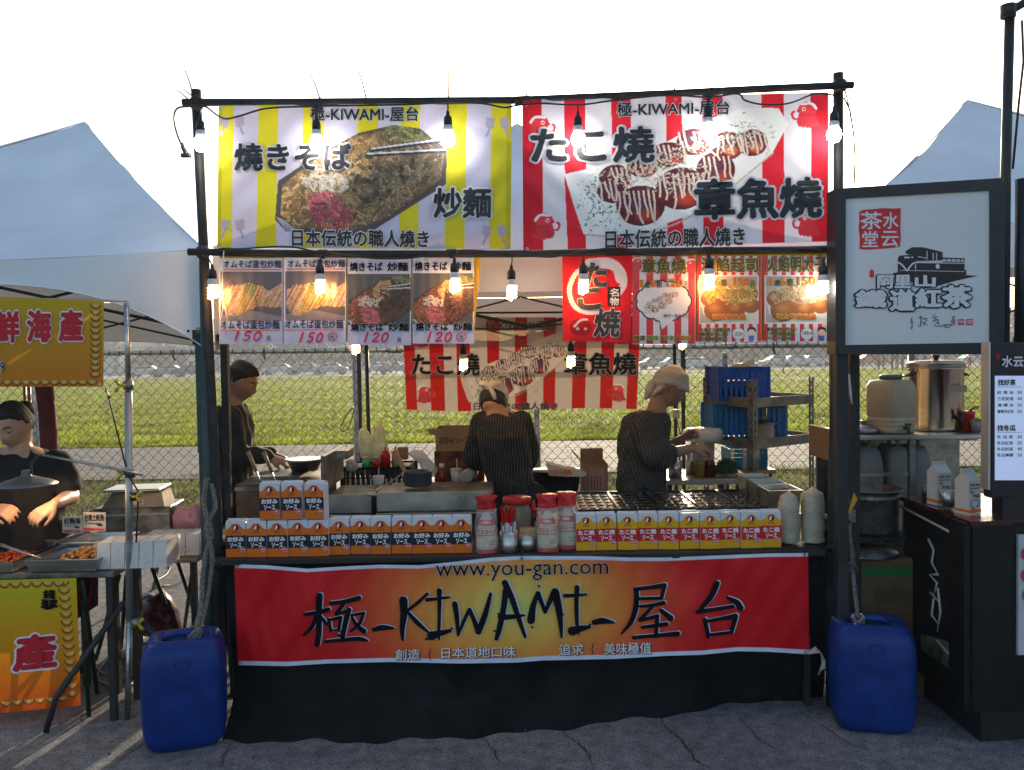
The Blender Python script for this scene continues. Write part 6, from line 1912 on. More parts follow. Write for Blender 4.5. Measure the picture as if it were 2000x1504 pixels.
def person(label,skin,head_c,head_rot,neck,torso,arms,legs,hair=None,size=1.0,vox=.0065):
 g=Vector((torso[-1][0][0],torso[-1][0][1],0))
 t=thing('person',label,'person',g)
 MW=Matrix.Translation(Vector(head_c)-g)@Matrix.Scale(size,4)@head_rot.to_4x4()
 b=MB()
 head_mesh(b,MW)
 for sx in(-1,1):
  e=[MW@Vector((sx*(.073+.010*math.sin(a)),.012+.016*math.cos(a),-.002+.028*math.sin(a*1.0+.4)))for a in[k*.9 for k in range(7)]]
  b.ball(MW@Vector((sx*.074,.012,-.004)),.019*size,10,8,sc=(.55,.9,1.45))
 hc=MW@Vector((0,.028,-.06))
 nk=Vector(neck)-g
 limb(b,[hc,hc.lerp(nk,.5),nk],[.050*size,.050*size,.062*size],14)
 oval(b,[(Vector(c)-g,Vector(a),Vector(d))for c,a,d in torso],22)
 for sh,el,wr_,hd,up,cu,th in arms:
  sh,el,wr_=Vector(sh)-g,Vector(el)-g,Vector(wr_)-g
  limb(b,[sh,sh.lerp(el,.5),el,el.lerp(wr_,.4),wr_],[.052*size,.045*size,.037*size,.038*size,.025*size],12)
  hand(b,wr_,hd,up,size*.95,cu,thumb=th)
 for hp,kn,an,fdv in legs:
  hp,kn,an=Vector(hp)-g,Vector(kn)-g,Vector(an)-g
  limb(b,[hp,hp.lerp(kn,.5),kn,kn.lerp(an,.4),an],[.082,.070,.052,.050,.035],12)
  limb(b,[an,an+Vector(fdv)*.10+Vector((0,0,-.05))],[.037,.028],10)
 o=b.build('body',skin,t)
 bake(o,('REMESH',dict(mode='VOXEL',voxel_size=vox)),('SMOOTH',dict(factor=.5,iterations=2)))
 smooth_all(o.data)
 return t,MW,g
def garment(name,t,g,m,ovals=(),limbs=(),vox=.011,folds=.008,seed=0.0,pre=None):
 b=MB()
 for rows in ovals:oval(b,[(Vector(c)-g,Vector(a),Vector(d))for c,a,d in rows],26)
 for pts,rs in limbs:limb(b,[Vector(p)-g for p in pts],rs,16)
 o=b.build(name,m,t)
 bake(o,('REMESH',dict(mode='VOXEL',voxel_size=vox)),('SMOOTH',dict(factor=.5,iterations=3)))
 me=o.data;n=len(me.vertices)
 co=np.zeros(n*3);me.vertices.foreach_get('co',co);co=co.reshape(-1,3)
 no=np.zeros(n*3);me.vertices.foreach_get('normal',no);no=no.reshape(-1,3)
 x,y,z=co.T
 f=np.sin(x*22+z*9+seed)*np.sin(z*16+y*20+seed*2)+.6*np.sin(z*41-x*33+seed)*np.sin(y*37+seed)+.5*np.sin((x+y)*60+z*20)
 co=co+no*(f*folds*.5)[:,None]
 me.vertices.foreach_set('co',co.reshape(-1));me.update();smooth_all(me)
 return o
def add_eyes(t,MW,closed=True):
 for sx in(-1,1):
  q=MB()
  q.ball(MW@Vector((sx*.030,-.078,.007)),.012,12,8,0)
  q.ball(MW@Vector((sx*.030,-.0865,.003)),.0055,10,6,1)
  q.build('eye',[m_eye if not closed else m_lidskin,m_iris],t)
  q=MB();pts=[MW@Vector((sx*(.014+.034*k/5),-.094+.012*(k/5)**2,.026+.006*math.sin(k/5*2.6)))for k in range(6)]
  q.tube(pts,[.002,.003,.0032,.003,.0024,.0015],6);q.build('eyebrow',m_hair,t)
 q=MB();q.tube([MW@Vector((x,-.0995+9*x*x,-.0545-3*x*x))for x in(-.02,-.01,0,.01,.02)],[.001,.0035,.004,.0035,.001],6);q.build('lips',m_lip,t)
m_lidskin=m_skin2
Rz=lambda a:Matrix.Rotation(math.radians(a),3,'Z');Rx=lambda a:Matrix.Rotation(math.radians(a),3,'X');Ry=lambda a:Matrix.Rotation(math.radians(a),3,'Y')
def vx(k):return Vector((k,0,0))
def vy(k):return Vector((0,k,0))
Yc=4.85
pp=lambda x,y,dy=0.0:P(x,y,Yc+dy)
hipz=.92
hp=pp(442,940);hp=Vector((hp.x,Yc,hp.z))
fl=Vector((hp.x-.02,Yc,0))
torso=[(pp(449,792),vx(.07),vy(.13)),(pp(446,812),vx(.10),vy(.20)),(pp(444,845),vx(.125),vy(.205)),(pp(444,890),vx(.120),vy(.17)),(pp(443,935),vx(.118),vy(.165)),(pp(441,985),vx(.11),vy(.165))]
arms=[(pp(447,818,-.20),pp(462,888,-.24),pp(527,893,-.14),(1,.1,-.35),(0.2,-.3,1),.55,-1),(pp(447,818,.20),pp(468,885,.24),pp(535,888,.16),(1,-.1,-.3),(0,.3,1),.6,1)]
legs=[(Vector((hp.x,Yc-.09,.86)),Vector((hp.x+.02,Yc-.10,.47)),Vector((hp.x-.04,Yc-.10,.08)),(1,0,0)),(Vector((hp.x,Yc+.09,.86)),Vector((hp.x+.02,Yc+.10,.47)),Vector((hp.x-.04,Yc+.10,.08)),(1,0,0))]
t,MW,g=person('bareheaded cook in a black long sleeved top frying at the left side of the stall',m_skin,pp(470,745),Rz(82)@Rx(24),pp(455,790),torso,arms,legs)
add_eyes(t,MW)
q=MB();head_mesh(q,MW,cond=lambda p,ph:(.014+.004*math.sin(p.z*90+p.x*60)if(p.z>float(np.interp(p.y,[-.09,-.06,-.03,0,.03,.06],[.066,.056,.028,.0,-.045,-.062])))else-.012),rough=.004,seed=3);q.build('hair',m_hair,t)
garment('long_sleeved_top',t,g,m_dark,[[(c,Vector(a)*1.12,Vector(d)*1.10)for c,a,d in torso]],[([a[0],Vector(a[0]).lerp(Vector(a[1]),.5),a[1],Vector(a[1]).lerp(Vector(a[2]),.5),Vector(a[1]).lerp(Vector(a[2]),.93)],[.082,.072,.062,.052,.040])for a in arms],seed=1,folds=.012)
garment('trousers',t,g,m_denim,[[(pp(441,965),vx(.115),vy(.17)),(pp(441,1010),vx(.11),vy(.18))]],[([l[0],l[1],l[2]],[.105,.085,.062])for l in legs],seed=2)
for l in legs:
 q=MB();a=Vector(l[2])-g;q.box((a.x+.05,a.y,.04),(.25,.09,.08),bev=.03);q.build('shoe',m_blk,t)
Yc=4.72
pp=lambda x,y,dy=0.0:P(x,y,Yc+dy)
torso=[(pp(971,800,.10),vx(.07),vy(.07)),(pp(978,818,.05),vx(.125),vy(.10)),(pp(982,850),vx(.138),vy(.12)),(pp(990,905),vx(.128),vy(.115)),(pp(1001,955),vx(.122),vy(.115)),(pp(1006,1000),vx(.14),vy(.12))]
arms=[(pp(943,826,.05),pp(930,893,.10),pp(923,930,.30),(-.1,.8,-.5),(-.5,.2,.6),.5,1),(pp(1017,826,.05),pp(1030,893,.12),pp(1012,930,.30),(-.2,.9,-.3),(.3,.2,.9),.5,-1)]
hp=pp(1006,1000)
legs=[(Vector((hp.x-.09,Yc,.84)),Vector((hp.x-.10,Yc+.02,.46)),Vector((hp.x-.11,Yc,.08)),(-.1,1,0)),(Vector((hp.x+.09,Yc,.84)),Vector((hp.x+.10,Yc+.02,.46)),Vector((hp.x+.11,Yc,.08)),(.1,1,0))]
t,MW,g=person('cook in a pinstriped tunic and white head wrap seen from behind, bending down',m_skin,pp(963,782,.14),Rz(168)@Rx(38),pp(969,806,.09),torso,arms,legs)
add_eyes(t,MW)
q=MB();head_mesh(q,MW,cond=lambda p,ph:(.010 if p.z>-.055 and p.y>-.04 else-.012),rough=.003,seed=5);q.build('hair',m_hair,t)
q=MB();head_mesh(q,MW,cond=lambda p,ph:(.022+.006*math.sin(ph*7+p.z*70)if p.z>.012+.25*p.y*-1*0-.10*max(0,-p.y)*0 and p.z>-.005 else-.015))
kn=MW@Vector((0,.115,.015))
q.ball(kn,.022,10,8,sc=(1.2,.8,1));q.ball(kn+Vector((.03,0,.022)),.024,10,8,sc=(1.4,.4,.8));q.ball(kn+Vector((-.03,0,.02)),.024,10,8,sc=(1.4,.4,.8));q.tube([kn,kn+Vector((.022,-.01,-.04)),kn+Vector((.03,-.01,-.075))],[.012,.014,.010],6)
q.build('head_wrap',m_wrap,t)
garment('striped_tunic',t,g,m_str1,[[(c,Vector(a)*1.10,Vector(d)*1.15)for c,a,d in[(Vector(torso[0][0]).lerp(Vector(torso[1][0]),.25),Vector(torso[0][1])*1.05,Vector(torso[0][2])*1.02)]+torso[1:]]+[(pp(1006,1030),vx(.168),vy(.15))]],[([a[0],Vector(a[0]).lerp(Vector(a[1]),.5),Vector(a[0]).lerp(Vector(a[1]),1.0)],[.070,.078,.078])for a in arms],seed=4,folds=.011)
garment('trousers',t,g,m_denim,[[(pp(1006,985),vx(.13),vy(.11)),(pp(1006,1020),vx(.14),vy(.12))]],[([l[0],l[1],l[2]],[.10,.085,.062])for l in legs],seed=2)
for l in legs:
 q=MB();a=Vector(l[2])-g;q.box((a.x,a.y+.05,.04),(.09,.25,.08),bev=.03);q.build('shoe',m_blk,t)
Yc=4.85
pp=lambda x,y,dy=0.0:P(x,y,Yc+dy)
torso=[(pp(1275,800),vx(.075),vy(.12)),(pp(1263,820),vx(.115),vy(.20)),(pp(1256,855),vx(.125),vy(.205)),(pp(1254,900),vx(.118),vy(.16)),(pp(1253,950),vx(.125),vy(.16)),(pp(1255,1000),vx(.13),vy(.165))]
arms=[(pp(1263,832,-.20),pp(1284,892,-.26),pp(1350,876,-.12),(1,.1,.03),(0,-.5,.9),.75,-1),(pp(1263,832,.20),pp(1290,885,.22),pp(1330,858,.06),(.7,-.2,.55),(-.3,.4,.6),.9,1)]
hp=pp(1253,990)
legs=[(Vector((hp.x,Yc-.09,.86)),Vector((hp.x+.03,Yc-.10,.47)),Vector((hp.x-.03,Yc-.10,.08)),(1,0,0)),(Vector((hp.x,Yc+.09,.86)),Vector((hp.x+.03,Yc+.10,.47)),Vector((hp.x-.03,Yc+.10,.08)),(1,0,0))]
t,MW,g=person('cook in a dark striped tunic and white head wrap working over the griddle, in profile',m_skin,pp(1306,757),Rz(80)@Rx(30),pp(1283,802),torso,arms,legs)
add_eyes(t,MW)
q=MB();head_mesh(q,MW,cond=lambda p,ph:(.020+.003*math.sin(p.z*110+p.y*40)if p.z>.030-.45*max(0,p.y+.02)-.1*max(0,-p.y-.02)else-.015))
nk_=MW@Vector((0,.09,-.03))
q.tube([MW@Vector((.02,.075,.0)),nk_,MW@Vector((.03,.085,-.085)),MW@Vector((.035,.085,-.13))],[.03,.034,.028,.008],10)
q.tube([MW@Vector((-.06,.03,.0)),MW@Vector((-.07,.05,-.04)),MW@Vector((-.05,.06,-.09))],[.02,.018,.008],8)
q.build('head_wrap',m_wrap,t)
garment('striped_tunic',t,g,m_str2,[[(c,Vector(a)*1.16,Vector(d)*1.12)for c,a,d in[(Vector(torso[0][0]).lerp(Vector(torso[1][0]),.25),Vector(torso[0][1])*1.05,Vector(torso[0][2])*1.02)]+torso[1:]]+[(pp(1255,1050),vx(.15),vy(.19))]],[([a[0],Vector(a[0]).lerp(Vector(a[1]),.5),Vector(a[0]).lerp(Vector(a[1]),1.0),Vector(a[1]).lerp(Vector(a[2]),.25)],[.090,.088,.082,.070])for a in arms],seed=7,folds=.012)
garment('trousers',t,g,m_denim,[[(pp(1253,990),vx(.12),vy(.15)),(pp(1253,1020),vx(.12),vy(.16))]],[([l[0],l[1],l[2]],[.10,.085,.062])for l in legs],seed=2)
for l in legs:
 q=MB();a=Vector(l[2])-g;q.box((a.x+.05,a.y,.04),(.25,.09,.08),bev=.03);q.build('shoe',m_blk,t)
q=MB();a=pp(1378,872,-.10);q.tube([a+Vector((-.02,0,0)),pp(1372,925,-.05)],.003,6);tag(q.build('metal_pick',m_steel),'thin metal pick in the hand of the right hand cook','pick')
Yc=4.12
pp=lambda x,y,dy=0.0:P(x,y,Yc+dy)
torso=[(pp(38,872,.02),vx(.07),vy(.05)),(pp(42,890,.02),vx(.165),vy(.09)),(pp(44,925),vx(.185),vy(.115)),(pp(46,975),vx(.175),vy(.125)),(pp(48,1020),vx(.165),vy(.12)),(pp(48,1070),vx(.175),vy(.13))]
arms=[(pp(112,902),pp(140,968,-.06),pp(108,984,-.26),(-.55,-.5,-.42),(.3,-.5,.8),.45,1),(pp(-32,902),pp(-58,968,-.05),pp(-8,992,-.26),(.85,-.4,-.1),(-.2,-.5,.8),.7,-1)]
hp=pp(48,1090)
legs=[(Vector((hp.x-.09,Yc,.80)),Vector((hp.x-.10,Yc-.02,.45)),Vector((hp.x-.11,Yc,.08)),(0,-1,0)),(Vector((hp.x+.09,Yc,.80)),Vector((hp.x+.10,Yc-.02,.45)),Vector((hp.x+.11,Yc,.08)),(0,-1,0))]
t,MW,g=person('woman in a black short sleeved t-shirt looking down behind the seafood trays',m_skin2,pp(28,830,-.03),Rz(-6)@Rx(22),pp(38,878),torso,arms,legs,size=1.0,vox=.0055)
add_eyes(t,MW)
q=MB();head_mesh(q,MW,cond=lambda p,ph:(.009+.002*math.sin(ph*19)if p.z>float(np.interp(p.y,[-.09,-.06,-.02,.02,.05],[.070,.060,.030,-.02,-.05]))else-.012),rough=.002,seed=8);q.ball(MW@Vector((0,.10,.04)),.045,12,9);q.build('hair',m_hair,t)
garment('t_shirt',t,g,m_tee,[[(c,Vector(a)*1.08,Vector(d)*1.12)for c,a,d in[(Vector(torso[0][0]).lerp(Vector(torso[1][0]),.25),Vector(torso[0][1])*1.05,Vector(torso[0][2])*1.02)]+torso[1:]]+[(pp(48,1095),vx(.20),vy(.15))]],[([a[0],Vector(a[0]).lerp(Vector(a[1]),.45),Vector(a[0]).lerp(Vector(a[1]),.72)],[.066,.070,.066])for a in arms],seed=9,folds=.012)
garment('trousers',t,g,m_denim,[[(pp(48,1085),vx(.15),vy(.11)),(pp(48,1110),vx(.15),vy(.12))]],[([l[0],l[1],l[2]],[.10,.085,.062])for l in legs],seed=2)
for l in legs:
 q=MB();a=Vector(l[2])-g;q.box((a.x,a.y-.05,.04),(.09,.25,.08),bev=.03);q.build('shoe',m_blk,t)
# =================================================================== TEA STALL AT THE RIGHT
m_frame=mat('black_lacquer_frame',(0.022,0.027,0.032),.45,var=.25,scale=6,bump=.1)
m_sign=mat('sign_acrylic',(0.66,0.68,0.72),.35,var=.03,scale=2)
TY0,TY1=3.62,3.38
def ts(px,py,lift=0.0):
 "plane of the tea sign: nearer at its right edge"
 d=ray(px,py)
 k=(_ta.y-_ts*_ta.x)/(d.y-_ts*d.x)
 return EYE+d*k-Vector((0,lift,0))
_ta,_tb=P(1632,700,TY0),P(1960,700,TY1)
_ts=(_tb.y-_ta.y)/(_tb.x-_ta.x)
t=thing('tea_sign','square white shop sign with a train drawing in a deep black frame','sign')
def tframe(name,q4,dep=.10,lift=0.0,m=m_frame):
 q=MB();F=[ts(x,y,lift)for x,y in q4];B=[p+Vector((0,dep,0))for p in F]
 q.add(F+B,[(0,3,2,1),(4,5,6,7),(0,1,5,4),(1,2,6,5),(2,3,7,6),(3,0,4,7)]);return q.build(name,m,t)
tframe('frame_side',[(1632,368),(1652,387),(1651,674),(1632,692)]);tframe('frame_side',[(1935,371),(1964,348),(1962,692),(1935,669)])
tframe('frame_side',[(1633,368),(1963,347),(1936,371),(1652,387)]);tframe('frame_side',[(1651,674),(1935,669),(1961,692),(1633,692)])
q=MB();q.add([ts(x,y,-.012)for x,y in((1650,385),(1938,369),(1938,671),(1650,676))],[(0,3,2,1)]);q.build('panel',m_sign,t)
S=lambda px,py,l=0.0:ts(px,py,l-.011)
Z3=lambda p:[(1600+x/3.76,320+y/3.76)for x,y in p]
mr_=mat('seal_red',srgb(206,40,48),.5,var=.05);mk_=mat('train_ink',srgb(44,38,42),.5,var=0);mbk=mat('sign_blueblack',srgb(30,34,52),.5,var=0);ms_=mat('sign_white_ink',srgb(214,216,226),.5,var=0)
q=MB()
sq=[(300,350),(330,335),(400,330),(470,322),(560,325),(607,322),(606,400),(603,470),(608,530),(600,605),(540,615),(450,622),(350,628),(302,622),(306,540),(296,470),(302,420)]
poly_to(q,Z3(sq),S,.001);q.build('red_seal',mr_,t)
for ch,bx in(('茶',(308,348,470,480)),('水',(475,352,590,475)),('堂',(322,490,440,610)),('云',(462,490,590,608))):
 a,b=Z3([(bx[0],bx[1]),(bx[2],bx[3])]);plain(t,ch,(*a,*b),S,.018,lift=.002,m=ms_)
q=MB()
def pl(pts,l=.001):poly_to(q,Z3(pts),S,l)
pl([(585,690),(600,672),(720,662),(730,690),(722,730),(718,800),(585,800)]);pl([(640,640),(690,610),(770,610),(915,645),(915,705),(728,712),(724,668),(650,662)],.0014)
pl([(720,728),(1078,732),(1075,770),(1090,785),(1090,815),(720,805)],.0012);pl([(915,685),(1072,692),(1072,700),(915,695)],.0016);pl([(915,716),(1072,718),(1072,724),(915,722)],.0016)
for x in(940,975,1010,1045,1070):pl([(x,690),(x+6,690),(x+6,720),(x,720)],.0018)
pl([(548,800),(585,795),(720,800),(1175,820),(1000,860),(830,910),(780,912),(680,860),(560,830)],.0008);q.build('train_drawing',mk_,t)
q=MB()
for pts,w in(([(585,722),(615,740),(652,785)],1.6),([(652,785),(690,735),(720,722)],1.6),([(720,720),(900,722)],1.2),([(800,640),(798,700)],.8),([(845,655),(845,702)],.8),([(870,655),(870,702)],.8),([(735,680),(790,690)],.7),([(715,740),(715,770)],1.0),([(600,780),(1075,790)],.5),([(636,686),(668,686)],1.6)):
 stroke_to(q,Z3(pts),[w]*len(pts),S,.0024,0,4)
disc_to(q,*Z3([(878,752)])[0],4,5,S,.0026);disc_to(q,*Z3([(690,685)])[0],1.6,2,S,.0026);q.build('train_highlights',ms_,t)
for tx,bx in(('阿里',(430,815,680,915)),('山',(705,815,860,905)),('鐵',(268,925,500,1058)),('道',(520,920,705,1080)),('紅',(705,915,905,1055)),('茶',(905,890,1125,1058))):
 a,b=Z3([(bx[0],bx[1]),(bx[2],bx[3])]);outlined(t,tx,(*a,*b),S,.115,.045,lift=.0030,mats=[ms_,mbk],wob=.5)
q=MB()
for pts in([(690,1130),(680,1160),(700,1155)],[(690,1155),(688,1210),(676,1200)],[(740,1130),(770,1125)],[(755,1115),(752,1190),(735,1185)],[(770,1140),(800,1135),(770,1190)],[(765,1160),(805,1190)],[(845,1110),(860,1105)],[(840,1130),(870,1122),(845,1160)],[(850,1150),(885,1145),(850,1195)],[(880,1160),(890,1190),(860,1192)],[(900,1195),(940,1180),(930,1200),(960,1195)],[(940,1180),(980,1185),(950,1205)],[(985,1125),(1005,1120),(985,1145),(1008,1140)],[(975,1155),(1010,1150)],[(985,1165),(1005,1160),(1000,1178),(982,1178),(985,1165)]):
 stroke_to(q,Z3(pts),[.9]+[.7]*(len(pts)-2)+[.35],S,.0015,0,4)
q.build('signature',mbk,t)
q=MB()
for a,b in(((1030,1140),(1073,1182)),((1090,1140),(1138,1184))):(x0,y0),(x1,y1)=Z3([a,b]);rect_to(q,x0,y0,x1,y1,S,.0012)
poly_to(q,Z3([(378,790),(392,770),(408,785),(410,825),(395,836),(376,828)]),S,.0012);q.build('small_seals',mr_,t)
(x0,y0),(x1,y1)=Z3([(1036,1146),(1068,1176)]);plain(t,'中',(x0,y0,x1,y1),S,.03,lift=.002,m=ms_)
(x0,y0),(x1,y1)=Z3([(1096,1146),(1132,1178)]);plain(t,'印',(x0,y0,x1,y1),S,.03,lift=.002,m=ms_)
t=thing('tea_stall_frame','black posts and brackets that carry the tea sign and menu board','frame',(0,0,0))
for pts,r in(([(1972,22),(1964,345),(1960,900)],.020),([(1998,350),(1996,690)],.03)):
 q=MB();q.tube([P(x,y,3.42)for x,y in pts],r,10);q.build('post',m_frame,t)
q=MB();q.tube([P(1966,26,3.42),P(2040,-18,3.42)],.017,10);q.build('arm',m_frame,t)
q=MB();q.tube([P(1969,10,3.40),P(1969,34,3.40)],.03,10);q.build('bracket',m_frame,t)
q=MB();q.tube([P(1996,40,3.3),P(1999,120,3.3),P(1990,200,3.3),P(1978,330,3.36)],.005,6);q.build('cable',m_tie,t)
q=MB();a=P(1645,692,3.6);q.box((a.x+.015,3.66,a.z/2),(.05,.05,a.z));q.build('post',m_frame,t)
q=MB();a=P(1930,700,3.5);q.box((a.x+.22,3.55,.6),(.30,.08,1.55));q.build('side_board',m_frame,t)
t=thing('menu_board','dark drinks menu board with a white price panel at the right edge','menu board')
MY=3.12
q=MB();pbox(q,1934,2075,668,972,MY,.05,bev=.006);q.build('housing',mat('board_dark',(.012,.014,.022),.35,var=.1),t)
q=MB();pbox(q,1930.5,1934.5,668,957,MY-.004,.05);q.build('edge_trim',mat('alu_edge',(.5,.5,.52),.4,.8,var=.05),t)
mS=plane_surf(MY)
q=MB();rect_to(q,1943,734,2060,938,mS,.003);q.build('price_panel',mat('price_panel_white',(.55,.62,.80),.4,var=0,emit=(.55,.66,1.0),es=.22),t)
outlined(t,'水云',(1957,695,1999,717),mS,.03,.02,lift=.003,mats=[m_inkw,m_inkw]);plain(t,'茶堂',(2006,695,2050,717),mS,.02,lift=.003,m=m_inkw)
plain(t,'印',(1945,691,1952,704),mS,.04,lift=.003,m=mr_)
outlined(t,'找好茶',(1949,741,1984,753),mS,.04,.03,lift=.004,mats=[mk_,mk_]);outlined(t,'找冬瓜',(1948,830,1984,842),mS,.04,.03,lift=.004,mats=[mk_,mk_])
q=MB();rect_to(q,1948,755.6,1996,756.3,mS,.004);rect_to(q,1948,844.2,1996,844.9,mS,.004);q.build('rule',mk_,t)
for i,(a,b)in enumerate((('紅 茶 冰','30'),('三花奶茶','40'),('凍 檸 冰','50'),('養樂多紅茶','50'))):
 y=763+i*12.4;plain(t,a,(1948,y,1980,y+7),mS,.02,lift=.004,m=mk_);plain(t,b,(1987,y,1996,y+6.5),mS,.012,lift=.004,m=mk_)
for i,(a,b)in enumerate((('冬 瓜 茶','30'),('冬瓜紅茶','30'),('冬瓜奶茶','40'),('冬瓜檸檬','50'))):
 y=850+i*11.8;plain(t,a,(1947,y,1979,y+7),mS,.02,lift=.004,m=mk_);plain(t,b,(1987,y,1996,y+6.5),mS,.012,lift=.004,m=mk_)
ZC=P(1800,850,4.2).z
x0,x1=P(1652,850,4.2).x,P(1965,850,4.2).x
t=thing('steel_counter','dark steel counter of the tea stall under the drink tanks','counter',((x0+x1)/2,4.2,0));W_=x1-x0
q=MB();q.box((0,.27,ZC-.012),(W_,.54,.024),bev=.004);q.build('counter_top',m_steel,t)
q=MB();q.box((0.04,.52,ZC/2),(W_,.02,ZC-.04));q.build('back_panel',m_dsteel,t)
q=MB();q.box((0,.27,.44),(W_,.5,.015));q.build('lower_shelf',m_dsteel,t)
for sx in(-1,-.18,1):
 q=MB();q.box((sx*(W_/2-.02),.01,ZC/2-.01),(.028,.028,ZC-.03));q.build('leg',m_dsteel,t)
q=MB();q.box((-W_*.3,.005,ZC-.2),(W_*.38,.012,.018));q.build('rail',m_steel,t)
q=MB();q.box((-W_/2-.02,.3,ZC-.06),(.012,.3,.17));q.build('side_board',m_board,t)
c=P(1833,850,4.45)
t=thing('drink_tank','tall polished steel drink tank with a lid on the counter','tank',(c.x,4.48,ZC));ra_=.138;ha=P(1833,703,4.4).z-ZC
q=MB();q.lathe([(.01,0),(ra_,.003),(ra_,.02),(ra_,ha*.86),(ra_+.004,ha*.87),(ra_+.004,ha*.89)],40);q.build('barrel',mat('polished_steel',(.60,.52,.42),.16,1.0,var=.1,scale=3,stretch=(1,1,.05)),t)
q=MB();q.lathe([(ra_+.008,ha*.885),(ra_+.010,ha*.90),(ra_+.008,ha*.95),(ra_+.012,ha*.96),(ra_*.9,ha*.985),(.02,ha)],40);q.build('lid',m_steel,t)
q=MB();q.lathe([(.012,ha),(.014,ha+.012),(.022,ha+.018),(.022,ha+.026),(0,ha+.028)],16);q.build('lid_knob',m_blk,t)
for sx in(-1,1):
 q=MB();q.tube([(sx*(ra_),-.04,ha*.80),(sx*(ra_+.03),-.02,ha*.78),(sx*(ra_+.03),.02,ha*.78),(sx*ra_,.04,ha*.80)],.006,8);q.build('handle',m_blk,t)
q=MB();q.tube([(.05,-ra_+.01,.075),(.05,-ra_-.04,.075)],.010,8);q.box((.05,-ra_-.03,.095),(.012,.03,.03));q.tube([(.05,-ra_-.035,.07),(.05,-ra_-.04,.045)],.007,8);q.build('tap',m_blk,t)
q=MB();q.box((.045,-ra_*.95,ha*.60),(.10,.014,.035));q.build('sticker',mat('dull_label',(.3,.26,.22),.5,var=.1),t)
c=P(1750,850,4.28)
t=thing('drink_dispenser','beige plastic insulated drink dispenser with a green cap left of the steel tank','dispenser',(c.x,4.34,ZC));hd=P(1750,742,4.25).z-ZC;wd=.195
m_beige=mat('beige_plastic',(.42,.34,.24),.5,var=.08,scale=5,bump=.1)
q=MB()
rowsz=[(.90,0),(.98,.015),(.98,hd*.12),(.95,hd*.13),(.98,hd*.15),(.98,hd*.20),(.95,hd*.21),(.98,hd*.23),(.98,hd*.29),(.95,hd*.30),(.98,hd*.32),(1.0,hd*.7),(1.0,hd*.86),(.88,hd*.97),(.6,hd),(.01,hd)]
q.lathe([(k*wd/2,z)for k,z in rowsz],40,wob=lambda a,z:(abs(math.cos(a))**5+abs(math.sin(a))**5)**(-.2),M=Matrix.Rotation(.35,3,'Z'));q.build('body',m_beige,t)
q=MB();q.lathe([(.055,hd),(.058,hd+.02),(.05,hd+.026),(0,hd+.027)],28);q.build('cap',mat('dull_green',(.06,.12,.09),.5,var=.1),t)
q=MB();q.tube([(.03,-.10,.035),(.03,-.135,.035)],.012,10);q.tube([(.03,-.13,.04),(.03,-.135,.01)],.007,8);q.box((.03,-.13,.055),(.03,.01,.012));q.build('tap',mat('dark_green_tap',(.02,.05,.035),.4,var=0),t)
q=MB();disc_to(q,0,0,1,1,lambda a,b,l=0:Vector((-.075+a*.026,-.092-.003+.0*b+a*.012,hd*.62+b*.030)),0,0,24,r_in=.82)
q.build('embossed_ring',m_beige,t)
c=P(1688,838,4.35)
t=thing('lidded_dish','shiny steel lidded dish at the left end of the tea counter','dish',(c.x,4.36,ZC))
q=MB();q.lathe([(.01,0),(.085,.004),(.095,.02),(.09,.03),(.02,.052),(0,.053)],30);q.build('lid',m_steel,t)
q=MB();q.lathe([(.018,.052),(.022,.066),(0,.068)],14);q.build('lid_knob',m_dsteel,t)
c=P(1892,845,4.35)
t=thing('red_jug','small red jug with a brown handle right of the steel tank','jug',(c.x,4.36,ZC))
q=MB();q.lathe([(.01,0),(.03,.002),(.034,.09),(.040,.11),(.0,.108)],20);q.build('jug',m_red_pl,t)
q=MB();q.tube([(.0,0,.10),(.04,0,.13),(.055,-.01,.128)],[.006,.008,.006],8);q.build('handle',m_board,t)
q=MB();c=P(1908,845,4.3);q.lathe([(.01,0),(.026,.002),(.03,.07),(.028,.07),(.0,.02)],20);tag(q.build('steel_cup',m_dsteel,None,(c.x,4.31,ZC)),'dull steel cup beside the red jug','cup')
m_gj=mat('grey_jerry_plastic',(.24,.25,.25),.5,var=.1,scale=5)
def jerry(mb,w,d,h,neck=True):
 def ring(kx,ky,z,n=32):
  return[(w/2*kx*math.copysign(abs(math.cos(a))**.45,math.cos(a)),d/2*ky*math.copysign(abs(math.sin(a))**.45,math.sin(a)),z)for a in[2*math.pi*i/n for i in range(n)]]
 rows=[ring(.80,.80,0),ring(.95,.95,.03*h),ring(1,1,.10*h),ring(1.0,1.0,.45*h),ring(.985,.985,.48*h),ring(1,1,.52*h),ring(1,1,.80*h),ring(.97,.97,.86*h),ring(.80,.86,.93*h),ring(.55,.70,.97*h),ring(.3,.4,.975*h)]
 n=32;vs=sum(rows,[]);m_=len(rows)
 mb.add(vs,[(a*n+k,a*n+(k+1)%n,(a+1)*n+(k+1)%n,(a+1)*n+k)for a in range(m_-1)for k in range(n)]+[tuple(range(n))[::-1],tuple((m_-1)*n+k for k in range(n))],0,True)
for px,lb in((1688,'left grey plastic water container under the tea counter'),(1742,'middle grey plastic water container under the tea counter, behind the steel leg'),(1782,'right grey plastic water container under the tea counter')):
 c=P(px,960,4.42);t=thing('water_container',lb,'container',(c.x,4.42,.4475),'grey water containers')
 hh=P(px,862,4.4).z-.4475
 q=MB();jerry(q,.135,.24,hh);q.build('body',m_gj,t)
 q=MB();q.tube([(0,-.07,hh*.95),(0,-.06,hh*1.02),(0,.03,hh*1.02),(0,.04,hh*.95)],.011,8);q.build('handle',m_gj,t)
A_,B_=P(1765,1000,3.95),P(1900,1060,3.35)
t=thing('tea_cabinet','black cabinet side with a pale outlined panel and script lettering','cabinet',(0,0,0))
za,zb=P(1765,985,3.95).z,P(1905,1060,3.35).z
